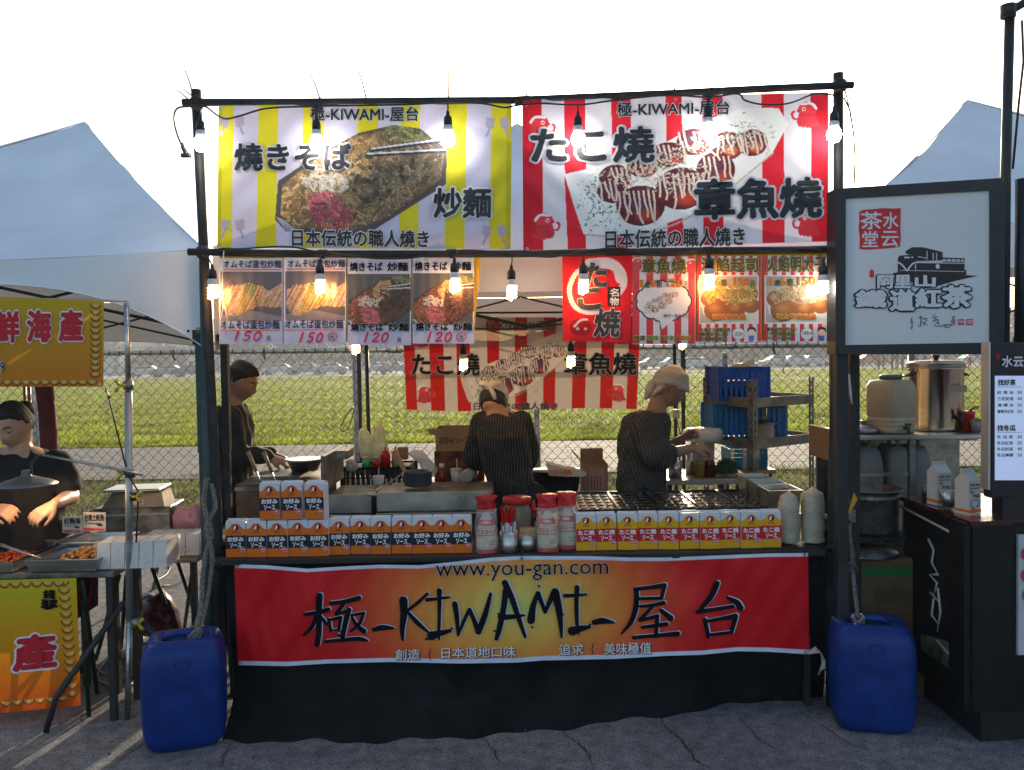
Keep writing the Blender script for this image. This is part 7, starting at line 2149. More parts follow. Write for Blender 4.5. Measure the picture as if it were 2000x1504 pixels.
cab=[Vector((A_.x,3.95,0)),Vector((B_.x,3.35,0)),Vector((B_.x+.9,3.45,0)),Vector((A_.x+.9,4.05,0))]
q=MB();zz=.93;q.prism([v+Vector((0,0,.15))for v in cab][::1],(0,0,zz-.15));q.build('body',mat('cabinet_black',(.007,.008,.010),.4,var=.2,spec=.3),t)
q=MB();q.prism([v+(v-sum(cab,Vector())/4)*.03+Vector((0,0,zz+.001))for v in cab],(0,0,.02));q.build('top_board',mat('red_black_lacquer',(.05,.008,.012),.2,var=.2,coat=.6),t)
ud=(cab[1]-cab[0]);nn=Vector((ud.y,-ud.x,0)).normalized()
if nn.x>0:nn=-nn
def cs_(u,v,l=0.0):return cab[0]+ud*u+Vector((0,0,v))+nn*(.004+l)
q=MB();out=[(.04,.20),(.04,.86),(.80,.86),(.92,.80),(.95,.70),(.95,.42),(.85,.28),(.70,.22)]
q.tube([cs_(u,v,.002)for u,v in[(-.02,.90),(.72,.87),(.88,.80),(.92,.70),(.93,.50),(.88,.38),(.75,.33),(.55,.36)]],.006,6);q.build('outline_tube',mat('pale_outline',(.45,.45,.45),.4,var=0),t)
q=MB()
for pts in([(.42,.80),(.5,.76),(.47,.70),(.56,.66)],[(.56,.66),(.44,.64),(.55,.62),(.5,.56)],[(.45,.56),(.56,.54)],[(.5,.54),(.47,.46),(.56,.44)],[(.56,.6),(.6,.5),(.55,.40)]):
 S3=[cs_(a,b,.003)for a,b in pts];q.tube(S3,[.006]*(len(S3)-1)+[.002],5)
q.build('script_lettering',mat('script_white',(.45,.45,.43),.5,var=0),t)
q=MB();q.add([cs_(.30,.27,.002),cs_(.96,.27,.002),cs_(.96,.42,.002),cs_(.30,.34,.002)],[(0,1,2,3)]);q.build('lower_picture',mat('pale_green_print',(.16,.19,.15),.5,var=.4,scale=9),t)
q=MB();q.prism([v.lerp(sum(cab,Vector())/4,.14)for v in cab],(0,0,.149));q.build('plinth',m_blk,t)
q=MB();a=P(1900,900,3.3);q.box((a.x+.45,3.42,.545),(.9,.12,.79));q.build('front_panel',mat('cabinet_black',(.007,.008,.010)),t)
q=MB();a=P(1990,1150,3.34);zt_,zb_=P(1990,1045,3.34).z,P(1990,1280,3.34).z
q.box((a.x+.3,3.35,(zt_+zb_)/2),(.6,.015,zt_-zb_));q.build('poster',mat('poster_white',(.5,.52,.56),.5,var=.05),t)
q=MB();text_to(q,'茶',(1994,1060,2060,1180),plane_surf(3.34),.003,0,offset=.06);q.build('lettering',mr_,t)
def milk(px,py,Y,hpx,rz,label):
 c=P(px,py,Y);k=hpx
 t=thing('milk_carton',label,'carton',(c.x,Y,c.z),'milk cartons on the tea cabinet',rz)
 mw=mat('milk_board',(.62,.60,.56),.5,var=.04);w=.07
 q=MB();q.box((0,0,.075),(w,w,.15));q.add([(-w/2,-w/2,.15),(w/2,-w/2,.15),(w/2,w/2,.15),(-w/2,w/2,.15),(-w/2,0,.185),(w/2,0,.185)],[(0,1,5,4),(2,3,4,5),(1,2,5),(3,0,4)]);q.box((0,0,.19),(w,.004,.016));q.build('body',mw,t)
 q=MB();F=lambda a,b,l=0:Vector((a,-w/2-.0008-l,.15-b))
 text_to(q,'生乳100%',(-.03,.012,.03,.024),F,.0004,0,offset=.02);text_to(q,'HOKKAIDO',(-.03,.03,.028,.037),F,.0004,0,offset=.01);text_to(q,'牛乳',(-.03,.043,-.008,.055),F,.0004,0,offset=.02);text_to(q,'Milk',(-.012,.058,.03,.075),F,.0004,0,offset=.01)
 q.add([F(-.03,.14,.0006),F(-.012,.105,.0006),F(.008,.14,.0006)],[(0,1,2)],1);disc_to(q,.0,.10,.028,.02,F,.0005,2,20,r_in=.8);disc_to(q,.016,.11,.007,.005,F,.0007,2)
 q.build('printed_label',[m_ink,m_orange,m_blue_p],t)
 q=MB();q.box((0,-.001,.02),(w+.001,w+.001,.012));q.build('orange_band',m_orange,t)
milk(1834,985,3.72,77,.2,'white milk carton in the middle of the tea cabinet top')
milk(1890,1004,3.52,85,.35,'white milk carton at the right, next to the menu board')
q=MB();c=P(1853,990,3.62);q.lathe([(.01,0),(.027,.002),(.034,.075),(.031,.075),(.0,.01)],22);tag(q.build('steel_cup',m_steel,None,(c.x,3.62,c.z)),'ribbed steel cup between the two milk cartons','cup')
q=MB();c=P(1800,968,3.98);q.lathe([(.01,0),(.035,.002),(.037,.06),(.033,.06),(.0,.01)],22);tag(q.build('steel_cup',m_dsteel,None,(c.x,3.9,.952)),'low dark steel cup behind the first milk carton','cup')
bx0,bx1,by_=P(1682,1335,3.86).x,P(1806,1335,3.86).x,3.86
zb1=P(1745,1093,by_).z
t=thing('cardboard_box','tall brown cardboard box with a green band standing under the big pot','box',((bx0+bx1)/2,by_+.17,0));w=bx1-bx0
q=MB();q.box((0,0,zb1/2+.002),(w,.34,zb1),bev=.003);q.build('box',mat('dull_cardboard',(.16,.10,.055),.85,var=.15,scale=5),t)
q=MB();q.box((0,-.1712,zb1-.055),(w+.001,.001,.045));q.build('green_band',mat('green_print',(.02,.15,.03),.7,var=.05),t)
q=MB();bS=lambda px,py,l=0:Vector((px,-.172-l,-py))
for k in range(6):text_to(q,'電磁爐營養標示成分說明',(-w/2+.06,-zb1+.14+k*.012,w/2-.05,-zb1+.149+k*.012),bS,.001,0,offset=.0)
for k in range(7):rect_to(q,-w/2+.06,-zb1+.23+k*.035,w/2-.05,-zb1+.2312+k*.035,bS,.001)
for x in(-w/2+.06,0,w/2-.0512):rect_to(q,x,-zb1+.23,x+.0012,-zb1+.44,bS,.001)
for k in range(6):text_to(q,'品名規格',(-w/2+.07,-zb1+.24+k*.035,-.02,-zb1+.255+k*.035),bS,.001,0,offset=.0)
q.build('printing',mat('box_print',(.08,.045,.025)),t)
t=thing('round_lid','large round steel lid lying on the cardboard box','lid',(P(1705,1060,by_).x,by_+.12,zb1+.004))
q=MB();q.lathe([(.01,.0),(.155,.002),(.165,.008),(.16,.016),(.03,.045),(.0,.046)],40);q.build('lid',m_dsteel,t)
q=MB();q.tube([(-.02,0,.045),(-.02,0,.07),(.02,0,.07),(.02,0,.045)],.005,6);q.build('handle',m_blk,t)
zp=P(1703,1040,by_+.15).z
t=thing('stock_pot','large steel stock pot without a lid, standing on the low stand','pot',(P(1703,1000,by_+.17).x,by_+.19,zp))
hp_=P(1703,962,by_+.05).z-zp
q=MB();R0=.142;q.lathe([(.01,0),(R0*.96,.004),(R0,.02),(R0,hp_*.8),(R0+.003,hp_*.82),(R0,hp_*.84),(R0,hp_-.006),(R0+.010,hp_-.004),(R0+.010,hp_),(R0-.004,hp_),(R0-.006,.01),(0,.008)],44);q.build('pot',m_dsteel,t)
st=thing('pot_stand','dark stand that holds the stock pot above the box','stand',(P(1703,1000,by_+.19).x,by_+.21,0))
q=MB();q.box((0,0,zp-.012),(.30,.30,.02));q.build('plate',m_iron,st)
for sx in(-1,1):q=MB();q.box((sx*.16,.17,zp/2-.01),(.02,.02,zp-.03));q.build('leg',m_iron,st);q=MB();q.box((sx*.16,.08,zp-.02),(.02,.2,.02));q.build('brace',m_iron,st)
q=MB()
def gp(x,y,z=.01):g_=G(x,y);g_.z=z;return g_
q.tube([gp(*p)for p in((1826,1330),(1850,1350),(1900,1368),(1940,1385),(1960,1410),(1955,1418),(1920,1400),(1905,1380),(1935,1372),(1990,1380))],.006,6)
tag(q.build('power_cable',m_tie),'long looped black power cable on the ground by the tea cabinet','cable')
q=MB();q.tube([gp(*p)for p in((1850,1322),(1880,1330),(1915,1352),(1980,1368),(2020,1390))],.005,6)
tag(q.build('power_cable',m_tie),'short black power cable running under the tea cabinet','cable')
q=MB();g_=gp(1928,1368);q.box((g_.x,g_.y,.022),(.14,.05,.035),rz=-.7,bev=.01);tag(q.build('plug_block',mat('grey_plastic',(.16,.15,.16),.5,var=.1)),'grey plug block among the cables by the tea cabinet','plug')
bag('plastic_bag','dark crumpled plastic bag on the ground at the foot of the tea cabinet',[(1935,1335),(1950,1330),(1975,1345),(2010,1362),(2010,1378),(1980,1372),(1955,1360)],4.0,.12,mat('dark_bag',(.06,.05,.055),.35,var=.1),seed=11)
# =================================================================== SEAFOOD STALL AT THE LEFT
t=thing('seafood_sign','yellow to orange hanging cloth sign with red characters at the upper left','sign')
HY=3.74
dH=lambda x,y:.004*math.sin(x*.03+y*.02)
def ornament(c,x,y,k,dark=(150,92,24),lite=(222,190,110)):
 c.strand([(x-11*k,y-4*k),(x-7*k,y+3*k),(x,y+6*k),(x+7*k,y+3*k),(x+11*k,y-4*k)],2.4*k,dark,.2)
 c.strand([(x-9*k,y-5*k),(x-5*k,y),(x,y+2*k),(x+5*k,y),(x+9*k,y-5*k)],1.3*k,lite,.1)
 c.ell(x,y-3*k,4.5*k,2.6*k,lite)
c=Cv(-120,583,203,756,220,120,(200,160,40))
g_=np.clip((c.Y-583)/173,0,1)
for k,(a,b)in enumerate(((206,206),(172,122),(44,34))):c.a[...,k]=a*(1-g_)+b*g_
for y in np.arange(595,745,12.5):ornament(c,187,y,.85)
for x in np.arange(-115,185,18.5):ornament(c,x,748,.8)
c.grain(4)
printed('cloth',c,quad_uv((-120,575),(203,587),(-120,756),(202,755),HY,dH),m_cloth,t)
s=plane_surf(HY,dH)
m_rch=mat('sign_red',srgb(196,24,44),.6,var=0)
for tx,bx in(('鮮',(-12,607,39,670)),('海',(52,605,101,669)),('產',(114,604,163,668))):outlined(t,tx,bx,s,.09,.042,mats=[m_rch,m_inkw])
outlined(t,'9',(0,706,8,729),s,.05,.01,mats=[m_navy,m_inkw])
eyelets(t,[(195,750)],s)
t=thing('sign_rod','thin rod that holds the top of the yellow hanging sign','rod',(0,0,0))
q=MB();q.tube([P(-140,580,HY+.02),P(250,588,HY+.02)],.006,6);q.build('rod',m_galv,t)
c1=G(249,1405);PY=c1.y
t=thing('silver_pole','telescopic silver pole with yellow wing bolts standing in front of the seafood stall','pole',(c1.x,PY,0))
a,b,d=P(247,592,PY)-Vector((c1.x,PY,0)),P(251,765,PY)-Vector((c1.x,PY,0)),P(253,1210,PY)-Vector((c1.x,PY,0))
q=MB();q.tube([a,b],.012,12);q.build('upper_tube',m_steel,t)
q=MB();q.tube([b,d],.0165,14);q.build('middle_tube',m_galv,t)
q=MB();q.tube([d,Vector((0,0,0))],.0135,12);q.build('lower_tube',m_steel,t)
m_yb=mat('yellow_bolt',(.50,.38,.02),.45,var=.05)
for(x,y,dx)in((247,753,-1),(250,925,-1),(259,970,1),(262,1218,1)):
 q=MB();p=P(x,y,PY-.02)-Vector((c1.x,PY,0))
 q.tube([p,p+Vector((dx*.025,-.01,0))],.006,6)
 for sg in(-1,1):q.tube([p+Vector((dx*.025,-.01,0)),p+Vector((dx*.045,-.012,sg*.026))],[.006,.009],6)
 q.build('wing_bolt',m_yb,t)
 q=MB();q.tube([p+Vector((0,.02,-.02)),p+Vector((0,.02,.02))],.022,12);q.build('collar',m_dsteel,t)
for sg in(-1,1):
 q=MB();q.tube([Vector((0,0,.55)),Vector((sg*.26,.12*sg,.16)),Vector((sg*.30,.14*sg,0.01))],.014,6);q.build('brace',m_dleg,t)
q=MB();q.tube([P(206,757,HY-.01),P(212,775,HY-.01),P(228,840,HY),P(246,912,PY-.02)],.0035,6);q.ball(P(213,776,HY-.01),.008,8,6);tag(q.build('guy_cord',m_tie),'dark cord from the corner of the yellow sign to the silver pole','cord')
t=thing('work_lamp','work lamp with a wide grey shade on a chrome arm clamped to the silver pole','lamp',(0,0,0))
LY=3.70
q=MB();q.tube([P(278,928,PY-.03),P(250,920,PY-.03),P(84,889,LY)],.0065,10);q.build('arm',m_steel,t)
q=MB();q.tube([P(84,889,LY),P(70,893,LY),P(60,908,LY),P(62,925,LY)],.005,8);q.build('cable',m_tie,t)
q=MB();q.tube([P(240,920,PY-.035),P(255,935,PY-.03),P(270,960,PY-.03),P(268,1020,PY-.02),P(266,1060,PY-.02)],.004,6);q.build('cable',m_tie,t)
lc=P(52,944,LY)
q=MB();q.lathe([(.018,.06),(.022,.035),(.05,.026),(.10,.010),(.128,-.004),(.128,-.007),(.10,.006),(.05,.021),(.02,.03)],36,c=lc);q.build('lamp_shade',mat('grey_shade',(.20,.20,.20),.35,.6,var=.1),t)
q=MB();q.ball(lc+Vector((0,0,.004)),.022,14,8);q.build('bulb',mat('warm_lamp_glow',(1,.8,.5),.5,var=0,emit=(1,.58,.26),es=170),t)
t=thing('table_banner','yellow to orange cloth banner with a big red character hanging from the seafood table','banner')
FY=3.68
dQ=lambda x,y:.010*math.sin(y*.03+x*.01)*((y-1130)/260)+.006*math.sin(x*.05)
c=Cv(-120,1128,160,1402,190,190,(200,180,40))
g_=np.clip((c.Y-1128)/270,0,1)
for k,(a,m__,b)in enumerate(((204,222,206),(196,150,84),(34,18,14))):c.a[...,k]=np.where(g_<.5,a+(m__-a)*g_*2,m__+(b-m__)*(g_-.5)*2)
for y in np.arange(1138,1385,17):ornament(c,134+(y-1138)*.045,y,.95,(176,84,16))
for x in np.arange(-118,130,22):ornament(c,x,1139,.9,(176,84,16));ornament(c,x,1384,.9,(176,84,16))
c.grain(4)
printed('cloth',c,quad_uv((-120,1136),(149,1129),(-120,1404),(158,1378),FY,dQ),m_cloth,t)
s=plane_surf(FY,dQ)
outlined(t,'產',(24,1238,112,1310),s,.10,.045,slope=-.1,mats=[m_rch,m_inkw])
outlined(t,'錢',(84,1152,108,1170),s,.04,.03,slope=0,mats=[m_black,m_black]);outlined(t,'進家',(80,1170,112,1188),s,.05,.03,mats=[m_black,m_black])
q=MB();stroke_to(q,[(80,1184),(92,1189),(113,1183)],[1,2.4,1],s,.005);q.build('brush_line',m_black,t)
q=MB();q.grid(lambda u,v:P(146+46*u,1128+v*(84-30*u),3.80+.02*math.sin(u*14+v*3)),20,8);tag(q.build('maroon_cloth',mat('maroon_cloth',(.10,.008,.014),.85,var=.2,thin=.05)),'dark maroon cloth hanging beside the yellow table banner','cloth')
ZL=.705
xr_=P(195,1120,3.7).x
t=table('seafood_table','folding table of the seafood stall under the food trays',-3.35,xr_+.05,3.72,4.02,ZL,m_dsteel)
m_gleg=mat('green_tube',(.012,.05,.028),.45,.2,var=.1)
def green_legs(label,pts):
 t=thing('folding_trestle',label,'trestle',(0,0,0),'green folding trestles')
 for A_,B_ in pts:
  q=MB();q.tube([A_,B_],.011,8);q.build('leg',m_gleg,t)
 return t
gz_=lambda x,y:G(x,y)
green_legs('dark green crossed trestle legs at the right end of the seafood table',[(P(161,1130,3.75),gz_(190,1355)),(P(232,1125,3.95),gz_(187,1290)),(P(247,1125,4.2),gz_(236,1268)),(P(158,1130,3.8),gz_(174,1400))])
green_legs('dark green crossed trestle legs under the rear folding table',[(P(292,1095,4.25),gz_(345,1240)),(P(312,1080,4.3),gz_(300,1150)),(P(345,1090,4.5),gz_(388,1222)),(P(380,1085,4.5),gz_(360,1228))])
t=table('rear_folding_table','wooden topped folding table behind the silver pole with scale and trays',P(185,1060,4.35).x,P(400,1060,4.25).x,4.14,4.75,.655,mat('table_ply',(.28,.20,.12),.5,var=.2,scale=5),th=.02)
table('small_wood_table','small wooden side table between the tent leg and the cook in black',P(412,1040,4.5).x,P(478,1040,4.5).x,4.3,5.0,.72,mat('table_ply',(.28,.20,.12)),th=.02)
def tray(label,x0,x1,Y0,dep,z,h=.05,rz=0):
 w=x1-x0;t=thing('food_tray',label,'tray',((x0+x1)/2,Y0+dep/2,z),None,rz)
 q=MB()
 def rg(kx,ky,zz):return[(sx*w/2*kx,sy*dep/2*ky,zz)for sx,sy in((-1,-1),(1,-1),(1,1),(-1,1))]
 R_=[rg(.92,.92,0),rg(1,1,h-.002),rg(1.02,1.03,h),rg(1.02,1.03,h+.003),rg(.97,.95,h+.002),rg(.90,.88,.004)]
 q.add(sum(R_,[]),[(a2*4+k,a2*4+(k+1)%4,(a2+1)*4+(k+1)%4,(a2+1)*4+k)for a2 in range(5)for k in range(4)]+[(3,2,1,0),(20,21,22,23)]);q.build('tray',m_steel,t)
 return t
tt=tray('wide steel tray of fried fish nuggets at the front edge of the seafood table',P(48,1100,3.7).x,P(190,1100,3.7).x,3.70,.36,ZL+.004,.055)
nr=random.Random(4);mn=[mat('fried_batter_%d'%k,c_,.65,var=.3,scale=40,bump=.6,bscale=120)for k,c_ in enumerate(((.50,.26,.07),(.42,.20,.05),(.56,.33,.11)))]
nms=[]
for k in range(5):
 q=MB();q.lathe([(.001,-.5),(.32,-.38),(.42,-.1),(.36,.15),(.30,.36),(.001,.5)],9,wob=lambda a,z,k=k:1+.25*math.sin(3*a+k*2+z*5)+.1*math.sin(5*a-z*9));nms.append(q.mesh('nugget',mn[k%3]))
for k in range(130):
 u,v=nr.gauss(0,.32),nr.gauss(0,.35)
 if abs(u)>.85 or abs(v)>.8:continue
 hgt=.055*math.exp(-(u*u+v*v)*1.8)
 o=inst('nugget',nms[k%5],tt,(.03+u*.15,v*.16,.014+hgt*nr.random()**.3),0,(.026,.026,.042))
 o.rotation_euler=(nr.uniform(1,2.1),nr.uniform(-.4,.4),nr.uniform(0,6.3))
t2=tray('steel tray of orange shredded food at the left end of the seafood table',P(-120,1100,3.72).x,P(30,1100,3.72).x,3.70,.36,ZL+.004,.05)
q=MB()
for k in range(260):
 u,v=nr.uniform(-.4,.8),nr.uniform(-.8,.8)
 p=Vector((u*.17,v*.16,.012+.035*nr.random()*(1-v*v)));a=Vector((nr.gauss(0,1),nr.gauss(0,1),nr.gauss(0,.4))).normalized()*.014
 q.tube([p-a,p+Vector((0,0,.004)),p+a],.003,4)
tag(q.build('shredded_food',mat('orange_shreds',(.55,.10,.015),.4,var=.2),t2),kind='stuff')
t3=tray('shiny steel tray behind the fried nuggets, with a spatula in it',P(-60,1060,4.1).x,P(132,1060,4.1).x,4.0+.03,.30,ZL+.03,.05)
tray('steel tray with glazed bottom beside the price cards',P(140,1060,4.15).x,P(250,1060,4.15).x,4.0+.04,.26,ZL+.02,.04)
table('inner_table','low inner table that carries the rear trays of the seafood stall',-3.3,P(250,1060,4.15).x,4.03,4.34,ZL+.015,m_dsteel)
t=thing('tongs','long steel tongs lying across the seafood trays','tongs',(0,0,0))
for k in range(2):
 q=MB();q.tube([P(2+0*k,1062+k*4,3.9),P(45,1078+k*2,3.8),P(80,1092-k*3,3.78)],.004,6);q.build('arm',m_steel,t)
def foam_pack(label,x0,x1,y0,y1,Y,z,n,rz):
 a,b=P(x0,y1,Y),P(x1,y1,Y);w=b.x-a.x;h=P(x0,y0,Y).z-P(x0,y1,Y).z
 t=thing('foam_tray_pack',label,'foam trays',((a.x+b.x)/2,Y+.09,z),'packs of white foam trays',rz)
 k=MB();k.add([(-.5,-.085,0),(.5,-.085,0),(.5,.085,0),(-.5,.085,0),(-.47,-.07,1),(.47,-.07,1),(.47,.07,1),(-.47,.07,1)],[(0,1,5,4),(1,2,6,5),(2,3,7,6),(3,0,4,7),(4,5,6,7),(3,2,1,0)])
 km=k.mesh('foam_tray',mat('white_foam',(.82,.80,.76),.6,var=.03,thin=.25))
 for i in range(n):
  o=inst('foam_tray',km,t,(-w/2+(i+.5)*w/n,0,.004),0,(1,1,1));o.scale=(w/n*.96,1,h)
 q=MB();q.lathe([(.01,.0),(.5,.002),(.54,h*.4),(.52,h+.01),(.2,h+.018),(.01,h+.014)],26,sx=w*1.08,sy=.21,wob=lambda a_,z_:(abs(math.cos(a_))**4+abs(math.sin(a_))**4)**(-.25)*(1+.03*math.sin(9*a_+z_*60)))
 q.add([(w*.5,-.05,h*.5),(w*.5+.06,-.06,h*.9),(w*.5+.075,.02,h*.6),(w*.5+.05,.06,h*.3),(w*.5,.06,h*.4)],[(0,1,2,3,4)]);q.build('clear_bag',film_mat('bag_film',(.9,.9,.9),.95),t)
foam_pack('pack of white foam trays in a clear bag at the corner of the seafood table',186,322,1062,1112,3.74,ZL+.002,5,.05)
foam_pack('pack of white foam trays in a clear bag on the rear folding table',278,384,1025,1066,4.18,.657,4,.08)
a,b=P(190,1040,4.5),P(334,1040,4.5);zb0=.657;hb1=P(260,992,4.45).z-zb0
t=thing('steel_box','low steel box under the price scale','box',((a.x+b.x)/2,4.58,zb0),None,.1)
q=MB();q.box((0,0,hb1/2),(b.x-a.x,.26,hb1),bev=.006);q.build('body',m_dsteel,t)
q=MB();q.box((0,-.132,hb1*.82),(b.x-a.x,.006,.012));q.build('lip',m_steel,t)
t=thing('weighing_scale','old beige weighing scale with a flat steel platter on the steel box','scale',((a.x+b.x)/2+.0,4.56,zb0+hb1),None,.12)
q=MB();q.add([(-.16,-.10,0),(.17,-.10,0),(.17,.10,0),(-.16,.10,0),(-.12,-.06,.075),(.15,-.08,.075),(.15,.09,.075),(-.12,.09,.075)],[(0,1,5,4),(1,2,6,5),(2,3,7,6),(3,0,4,7),(4,5,6,7),(3,2,1,0)]);q.build('body',mat('old_beige',(.30,.24,.15),.5,var=.2),t)
q=MB();q.box((.0,.0,.093),(.30,.22,.014),bev=.005);q.build('platter',m_steel,t)
q=MB();q.box((.03,-.094,.03),(.06,.004,.03));q.build('label_plate',m_white_pl,t)
def price(label,x0,x1,y0,y1,Y,l1,l2,l3):
 t=thing('price_card',label,'price card');s=plane_surf(Y)
 q=MB();q.prism([P(x0,y1,Y),P(x1,y1,Y),P(x1,y0,Y),P(x0,y0,Y)],(0,.004,0));q.build('card',mat('card_white',(.62,.58,.50),.4,var=.04,coat=.4),t)
 W=x1-x0;H=y1-y0
 plain(t,l1,(x0+3,y0+3,x1-3,y0+H*.45),s,.02,m=m_black);plain(t,l2,(x0+3,y0+H*.50,x0+W*.8,y0+H*.62),s,.01,m=m_navy);plain(t,l3,(x0+3,y0+H*.82,x1-3,y0+H*.95),s,.03,m=m_redp)
 q=MB();rect_to(q,x0,y0+H*.80,x1,y1,s,.001);q.build('red_strip',mat('pale_red',(.6,.3,.26),.5,var=0),t)
 q=MB();disc_to(q,x1-W*.25,y0+H*.66,W*.14,H*.06,s,.002);q.build('fish_drawing',m_navy,t)
 q=MB();a=P((x0+x1)/2,y1,Y);q.box((a.x,Y+.03,a.z+.0),(.03,.06,.012));q.build('foot',m_white_pl,t)
price('left price card with a black heading and red strip beside the seafood trays',122,160,1009,1041,3.98,'紅麴海','Ferment conger','無刺無骨 No Bone')
price('right price card with a small fish drawing beside the seafood trays',162,206,1001,1038,4.0,'台南土魠魚','Tainan','無刺無骨 No Bone')
bag('plastic_bag','pink and white striped plastic bag on the rear folding table',[(338,1030),(336,1008),(344,994),(356,988),(366,992),(378,984),(390,990),(394,1010),(393,1034),(365,1036)],4.45,.14,mat('pink_bag',(.62,.16,.24),.4,var=.5,scale=14,dark=(.6,.5,.5),thin=.35),seed=8)
squeeze(348,4.55,.657,.21,.034,mat('cream_bottle',(.5,.42,.28)),mat('cream_bottle',(.5,.42,.28)),'left cream squeeze bottle behind the pink bag')
squeeze(378,4.57,.657,.20,.034,mat('cream_bottle',(.5,.42,.28)),m_rcup,'cream squeeze bottle with a red nozzle behind the pink bag')
bag('rubbish_bag','dark red tied plastic bag on the ground under the rear folding table',[(268,1240),(262,1205),(268,1170),(282,1155),(300,1160),(318,1150),(336,1168),(350,1195),(356,1225),(350,1245),(310,1248)],4.75,.28,mat('maroon_bag',(.16,.03,.05),.3,var=.5,scale=10,thin=.15,coat=.4),seed=9,amp=.02)
q=MB();q.tube([P(84,740,5.2),P(92,800,5.2),(P(92,800,5.2).x+.03,5.2,0)],.052,16);tag(q.build('red_column',mat('dull_red_cloth',(.14,.02,.018),.8,var=.2,scale=5)),'thick dull red column behind the woman, below the yellow sign','column')
for px,w_ in((48,'left'),(57,'right')):
 q=MB();a=P(px,760,6.2);q.tube([a+Vector((0,0,.4)),(a.x,a.y,0)],.012,8);tag(q.build('thin_tube',m_brown),w_+' one of two thin brown tubes behind the head of the woman','tube','thin brown tubes behind the woman')
q=MB()
def gl3(x,y):g_=G(x,y);g_.z=.010;return g_
q.tube([gl3(*p)for p in((170,1290),(200,1320),(250,1335),(275,1310),(250,1290),(205,1298),(185,1330),(225,1352),(270,1335))],.005,6)
tag(q.build('power_cable',m_tie),'tangled black cable on the ground behind the silver pole','cable')
q=MB();q.tube([gl3(*p)for p in((262,1230),(280,1248),(275,1262),(300,1255),(330,1240))],.006,6)
tag(q.build('power_cable',m_tie),'short black cable on the ground beside the left blue container','cable')
q=MB();q.tube([gl3(*p)for p in((330,1145),(310,1150),(300,1140),(325,1125),(333,1112),(322,1100))],.005,6)
tag(q.build('power_cable',m_tie),'curled black cable on the ground behind the dark red bag','cable')
q=MB();q.tube([gl3(158,1322)+Vector((0,0,.03)),gl3(170,1310)+Vector((0,0,.06)),gl3(178,1300)+Vector((0,0,.03))],[.03,.035,.03],10);tag(q.build('cloth_roll',mat('dark_roll',(.06,.055,.05),.8,var=.3)),'small dark grey roll lying against the table banner','roll')
# =================================================================== BLUE WATER CONTAINERS AND ROPES
m_blue=mat('blue_hdpe',(0.002,0.030,0.19),.45,var=.16,scale=9,bump=.25,bscale=10,spec=.35)
def can(px,Yc,rz,label):
 c=P(px,1350,Yc)
 t=thing('blue_jerrycan',label,'jerrycan',(c.x,Yc,0),None,rz)
 w,d,h=.345,.285,.475
 def ring(kx,ky,z,e=.38,n=44,tilt=0.0,ox=0.0):
  return[(ox+w/2*kx*math.copysign(abs(math.cos(a))**e,math.cos(a)),d/2*ky*math.copysign(abs(math.sin(a))**e,math.sin(a)),z+tilt*math.cos(a))for a in[2*math.pi*i/n for i in range(n)]]
 rows=[ring(.70,.70,0,.6),ring(.84,.82,.006,.5),ring(.93,.92,.03),ring(.985,.97,.08),ring(1,1,.15),ring(1.0,1.0,h*.42),ring(1.005,1.0,h*.6),ring(1,.99,h*.74),ring(.97,.96,h*.84),ring(.93,.92,h*.90),ring(.85,.80,h*.955),ring(.76,.66,h*.985),ring(.66,.5,h*.99),ring(.60,.30,h*.955),ring(.5,.2,h*.93),ring(.2,.1,h*.93)]
 n=44;m_=len(rows)
 q=MB();q.add(sum(rows,[]),[(a*n+k,a*n+(k+1)%n,(a+1)*n+(k+1)%n,(a+1)*n+k)for a in range(m_-1)for k in range(n)]+[tuple(range(n))[::-1],tuple((m_-1)*n+k for k in range(n))],0,True)
 o=q.build('body',m_blue,t);bake(o,('SUBSURF',dict(levels=1,render_levels=1)));smooth_all(o.data)
 q=MB();q.tube([(-.075,0,h*.94),(-.065,0,h*.99),(-.03,0,h*1.0),(.05,0,h*.995),(.075,0,h*.94)],[.018,.017,.016,.017,.02],12);q.build('handle',m_blue,t)
 q=MB();q.lathe([(.0,h*.93),(.030,h*.93),(.030,h*.965),(.026,h*.97),(0,h*.97)],20,c=(.105,-.01,0));q.build('cap',m_blue,t)
 q=MB();q.tube([(.03*math.cos(a),-d/2-.0,h*.80+.022*math.sin(a))for a in[k*math.pi/9 for k in range(18)]],.0022,5,closed=True);q.build('moulded_ring',m_blue,t)
 return t,c
tA_,cA_=can(362,3.545,.32,'blue plastic water container roped to the left post of the stall')
tB_,cB_=can(1700,3.60,-.22,'blue plastic water container roped to the right post of the stall')
m_rope=mat('grey_rope',(.22,.21,.19),.9,var=.3,scale=120,bump=.5,bscale=200)
